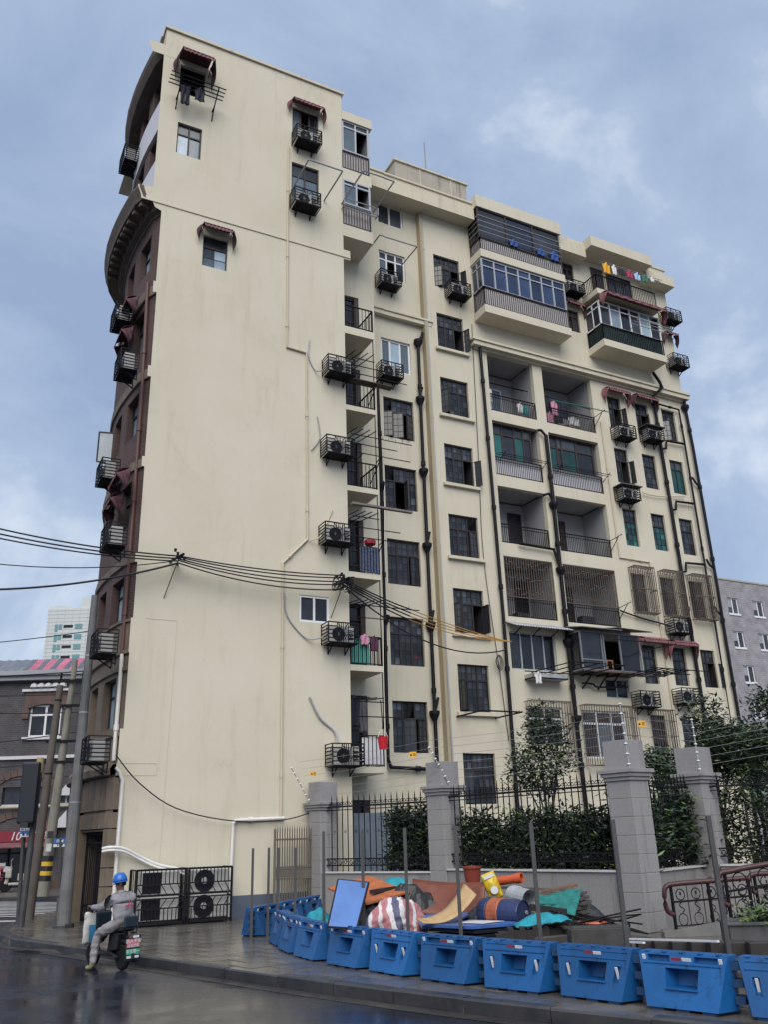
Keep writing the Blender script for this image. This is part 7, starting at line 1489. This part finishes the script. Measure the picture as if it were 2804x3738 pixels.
# the rider: one continuous skinned body
def skinned(name, J, E, mats, pick, root, level=3):
    me = bpy.data.meshes.new(name); keys = list(J); me.from_pydata([J[k][0] for k in keys], [(keys.index(a), keys.index(b)) for a, b in E], [])
    o = bpy.data.objects.new('tmp', me); COL.objects.link(o); s = o.modifiers.new('skin', 'SKIN'); o.modifiers.new('sub', 'SUBSURF').levels = level
    for i, k in enumerate(keys):
        sv = me.skin_vertices[0].data[i]; r = J[k][1]; sv.radius = (r, r) if isinstance(r, float) else r; sv.use_root = (k == root)
    m2 = bpy.data.meshes.new_from_object(o.evaluated_get(bpy.context.evaluated_depsgraph_get())); bpy.data.objects.remove(o)
    m2.name = name; m2.materials.clear()
    for mm in mats: m2.materials.append(mm)
    for p in m2.polygons: p.material_index = pick(p.center); p.use_smooth = True
    cloth_ = {i for p in m2.polygons if p.material_index < 2 for i in p.vertices}     # folds of the loose clothes
    mv = [(i, m2.vertices[i].co.copy(), m2.vertices[i].normal.copy()) for i in cloth_]
    for i, c_, n_ in mv: m2.vertices[i].co = c_+n_*(.016*noise.noise(V((c_.x*9, c_.y*9, c_.z*15)))+.010*noise.noise(V((c_.x*20+5, c_.y*20, c_.z*30)))+.004)
    o = bpy.data.objects.new(name, m2); COL.objects.link(o); return o
J = {'pelvis': (V((.06, 0, .72)), (.15, .12)), 'waist': (V((.07, 0, .84)), (.168, .13)), 'chest': (V((.10, 0, .98)), (.19, .135)), 'uchest': (V((.14, 0, 1.08)), (.13, .10)), 'neck': (V((.17, .01, 1.15)), .052), 'head0': (V((.19, .02, 1.21)), .062), 'head1': (V((.20, .025, 1.28)), .082), 'head2': (V((.20, .025, 1.34)), .078),
 'hl': (V((.10, .09, .68)), .098), 'kl': (V((.42, .23, .54)), .082), 'sl': (V((.44, .26, .30)), .066), 'al': (V((.44, .27, .11)), .056), 'fl': (V((.47, .28, .045)), .040), 'tl': (V((.60, .30, .035)), .032),
 'hr': (V((.10, -.09, .68)), .098), 'kr': (V((.44, -.13, .60)), .070), 'ar': (V((.50, -.12, .36)), .050), 'fr': (V((.53, -.12, .31)), .042), 'tr': (V((.66, -.12, .305)), .034),
 'shl': (V((.15, .175, 1.06)), .082), 'el': (V((.36, .25, .92)), .068), 'wl': (V((.60, .26, .93)), .040), 'hdl': (V((.655, .26, .935)), .030),
 'shr': (V((.15, -.175, 1.06)), .082), 'er': (V((.36, -.24, .92)), .068), 'wr': (V((.60, -.25, .93)), .040), 'hdr': (V((.655, -.25, .935)), .030)}
E_ = [('pelvis', 'waist'), ('waist', 'chest'), ('chest', 'uchest'), ('uchest', 'neck'), ('neck', 'head0'), ('head0', 'head1'), ('head1', 'head2'), ('pelvis', 'hl'), ('hl', 'kl'), ('kl', 'sl'), ('sl', 'al'), ('al', 'fl'), ('fl', 'tl'), ('pelvis', 'hr'), ('hr', 'kr'), ('kr', 'ar'), ('ar', 'fr'), ('fr', 'tr'), ('uchest', 'shl'), ('shl', 'el'), ('el', 'wl'), ('wl', 'hdl'), ('uchest', 'shr'), ('shr', 'er'), ('er', 'wr'), ('wr', 'hdr')]
JACK = mat('grey_work_jacket', (.215, .210, .235), .8, var=.18, vs=9, bump=1.0, bs=7); TROU = mat('grey_work_trousers', (.225, .215, .225), .85, var=.18, vs=9, bump=1.0, bs=8); SKIN = mat('tanned_skin', (.13, .065, .050), .6); SHOE = mat('khaki_shoe', (.24, .23, .12), .7)
def pick(c):
    if c.z < .10 and c.x > .38: return 3
    if c.z > 1.14 and abs(c.y-.02) < .12: return 2
    if c.x > .595 and c.z > .85: return 2
    if c.z < .345 and c.x > .47 and c.y < 0: return 3
    if c.z < .78: return 1
    return 0
pr = skinned('person', J, E_, [JACK, TROU, SKIN, SHOE], pick, 'pelvis'); pr.location = rear; pr.rotation_euler.z = rz
tag(pr, 'person in grey work clothes and blue hard hat riding a scooter', 'person')
# face, turned to the left
fR = M.Rotation(rad(58), 3, 'Z'); hc = V((.20, .025, 1.285)); f = lambda x, y, z: hc+fR @ V((x, y, z))
q = MB(); q.add([f(.075, -.016, -.012), f(.075, .016, -.012), f(.108, 0, -.018), f(.072, 0, .03)], [(0, 1, 2), (0, 2, 3), (2, 1, 3), (0, 3, 1)]); child(q, 'nose', SKIN, pr, smooth=True)
q = MB(); R = fR @ M.Rotation(pi/2, 3, 'Y')
for s in (-1, 1): q.cbox(f(.075, s*.03, .018), .012, .018, .009, fR)
child(q, 'eyes', BLACKR, pr); q = MB(); q.cbox(f(.078, 0, -.045), .012, .036, .007, fR); child(q, 'mouth', mat('lip', (.10, .035, .03), .6), pr)
q = MB()
for s in (-1, 1): q.lathe([(0, -.008), (.022, -.005), (.026, .003), (.016, .01), (0, .01)], f(-.012, s*.078, -.005), 8, fR @ M.Rotation(-s*pi/2, 3, 'X'))
child(q, 'ears', SKIN, pr); q = MB(); q.lathe([(.078, -.03), (.085, .0), (.082, .04)], hc+fR @ V((-.018, 0, .0)), 14); child(q, 'hair', BLACKR, pr)
q = MB(); Rh = fR @ M.Rotation(.10, 3, 'Y'); q.lathe([(.118, 0), (.116, .03), (.108, .07), (.088, .105), (.055, .128), (.02, .138), (0, .139)], hc+V((0, 0, .035)), 20, Rh); q.lathe([(.118, .0), (.128, -.006), (.128, -.012), (.112, -.008)], hc+V((0, 0, .035)), 20, Rh)
q.add([hc+V((0, 0, .035))+Rh @ V((.10+.085*cos(a)*1.0-.0, .10*sin(a), -.004-.012*cos(a))) for a in [(-pi/2)+pi*i/10 for i in range(11)]], [tuple(range(11))]); q.bar(hc+V((0, 0, .035))+Rh @ V((.09, 0, .095)), hc+V((0, 0, .035))+Rh @ V((-.07, 0, .12)), .03, .03); child(q, 'hard_hat', mat('blue_hard_hat', (.015, .12, .45), .3), pr, smooth=True)
# hands: a palm, four bent fingers and a thumb round each grip
for s, y in ((1, .26), (-1, -.25)):
    q = MB(); g = V((.69, y, .925)); q.cbox(V((.665, y, .94)), .06, .07, .028)
    for k, L in enumerate((.055, .062, .058, .046)): yy = y+(-.027+.018*k); q.tube([(.685, yy, .948), (.685+L*.5, yy, .950), (.69+L*.6, yy, .930), (.70, yy, .905)], n=5, radii=[.010, .0095, .009, .008])
    q.tube([(.645, y-s*.035, .935), (.675, y-s*.05, .925), (.70, y-s*.048, .91)], n=5, radii=[.011, .010, .009]); child(q, 'hand', SKIN, pr, smooth=True)
q = MB(); q.lathe([(.075, 0), (.072, .03), (.06, .05)], (.165, .01, 1.125), 12, M.Rotation(.25, 3, 'Y')); child(q, 'collar', JACK, pr, smooth=True)
RM = mat('red_back_print', (.36, .03, .07), .7); q = MB()
bx_ = lambda y, z: (-.082-.02*(z-.98)*(z > .98)+.45*(y+.01)**2+.0+.2*max(0, z-1.0), y, z)
for P_ in ([(-.085, .92), (-.065, .92), (-.02, 1.05), (-.03, 1.05)], [(-.02, 1.05), (-.03, 1.05), (.012, .92), (.032, .92)], [(-.07, .95), (.06, .95), (.06, .965), (-.07, .965)], [(.03, .93), (.075, .93), (.075, .945), (.03, .945)]): q.add([bx_(y, z) for y, z in P_], [(0, 1, 2, 3)])
child(q, 'back_print', RM, pr, solid=.006)
# bag hanging from the handlebar
bt = thing('shopping_bag', 'white and blue printed bag hanging from the scooter handlebar', 'bag', rear, None, rz); BAGM = mat('white_bag', (.52, .52, .50), .6, var=.1, vs=8); q = MB()
q.grid(lambda s, r: (.70+.05*sin(r*pi)*cos(s*2*pi)+.06*r+.02*noise.noise(V((s*7, r*5, 0))), .05+(.34-.06*r)*sin(s*2*pi)*.5+.12, .82-.46*r-.04*sin(s*4*pi)*(1-r)), 24, 10); q.add([(.76, .06, .44), (.80, .12, .44), (.76, .18, .44), (.72, .12, .44)], [(0, 1, 2, 3)]); child(q, 'bag', BAGM, bt, smooth=True, solid=.008)
q = MB(); q.grid(lambda s, r: (.645-.05*sin(r*pi*.5+.4), .17+.12*s, .66-.24*r), 5, 5); child(q, 'blue_print', mat('bag_blue', (.02, .14, .27), .6), bt, solid=.004)
q = MB(); q.tube([(.70, .1, .93), (.70, .07, .86), (.70, .04, .80)], .006, 4); q.tube([(.70, .14, .93), (.70, .17, .86), (.70, .19, .80)], .006, 4); child(q, 'strap', BAGM, bt)
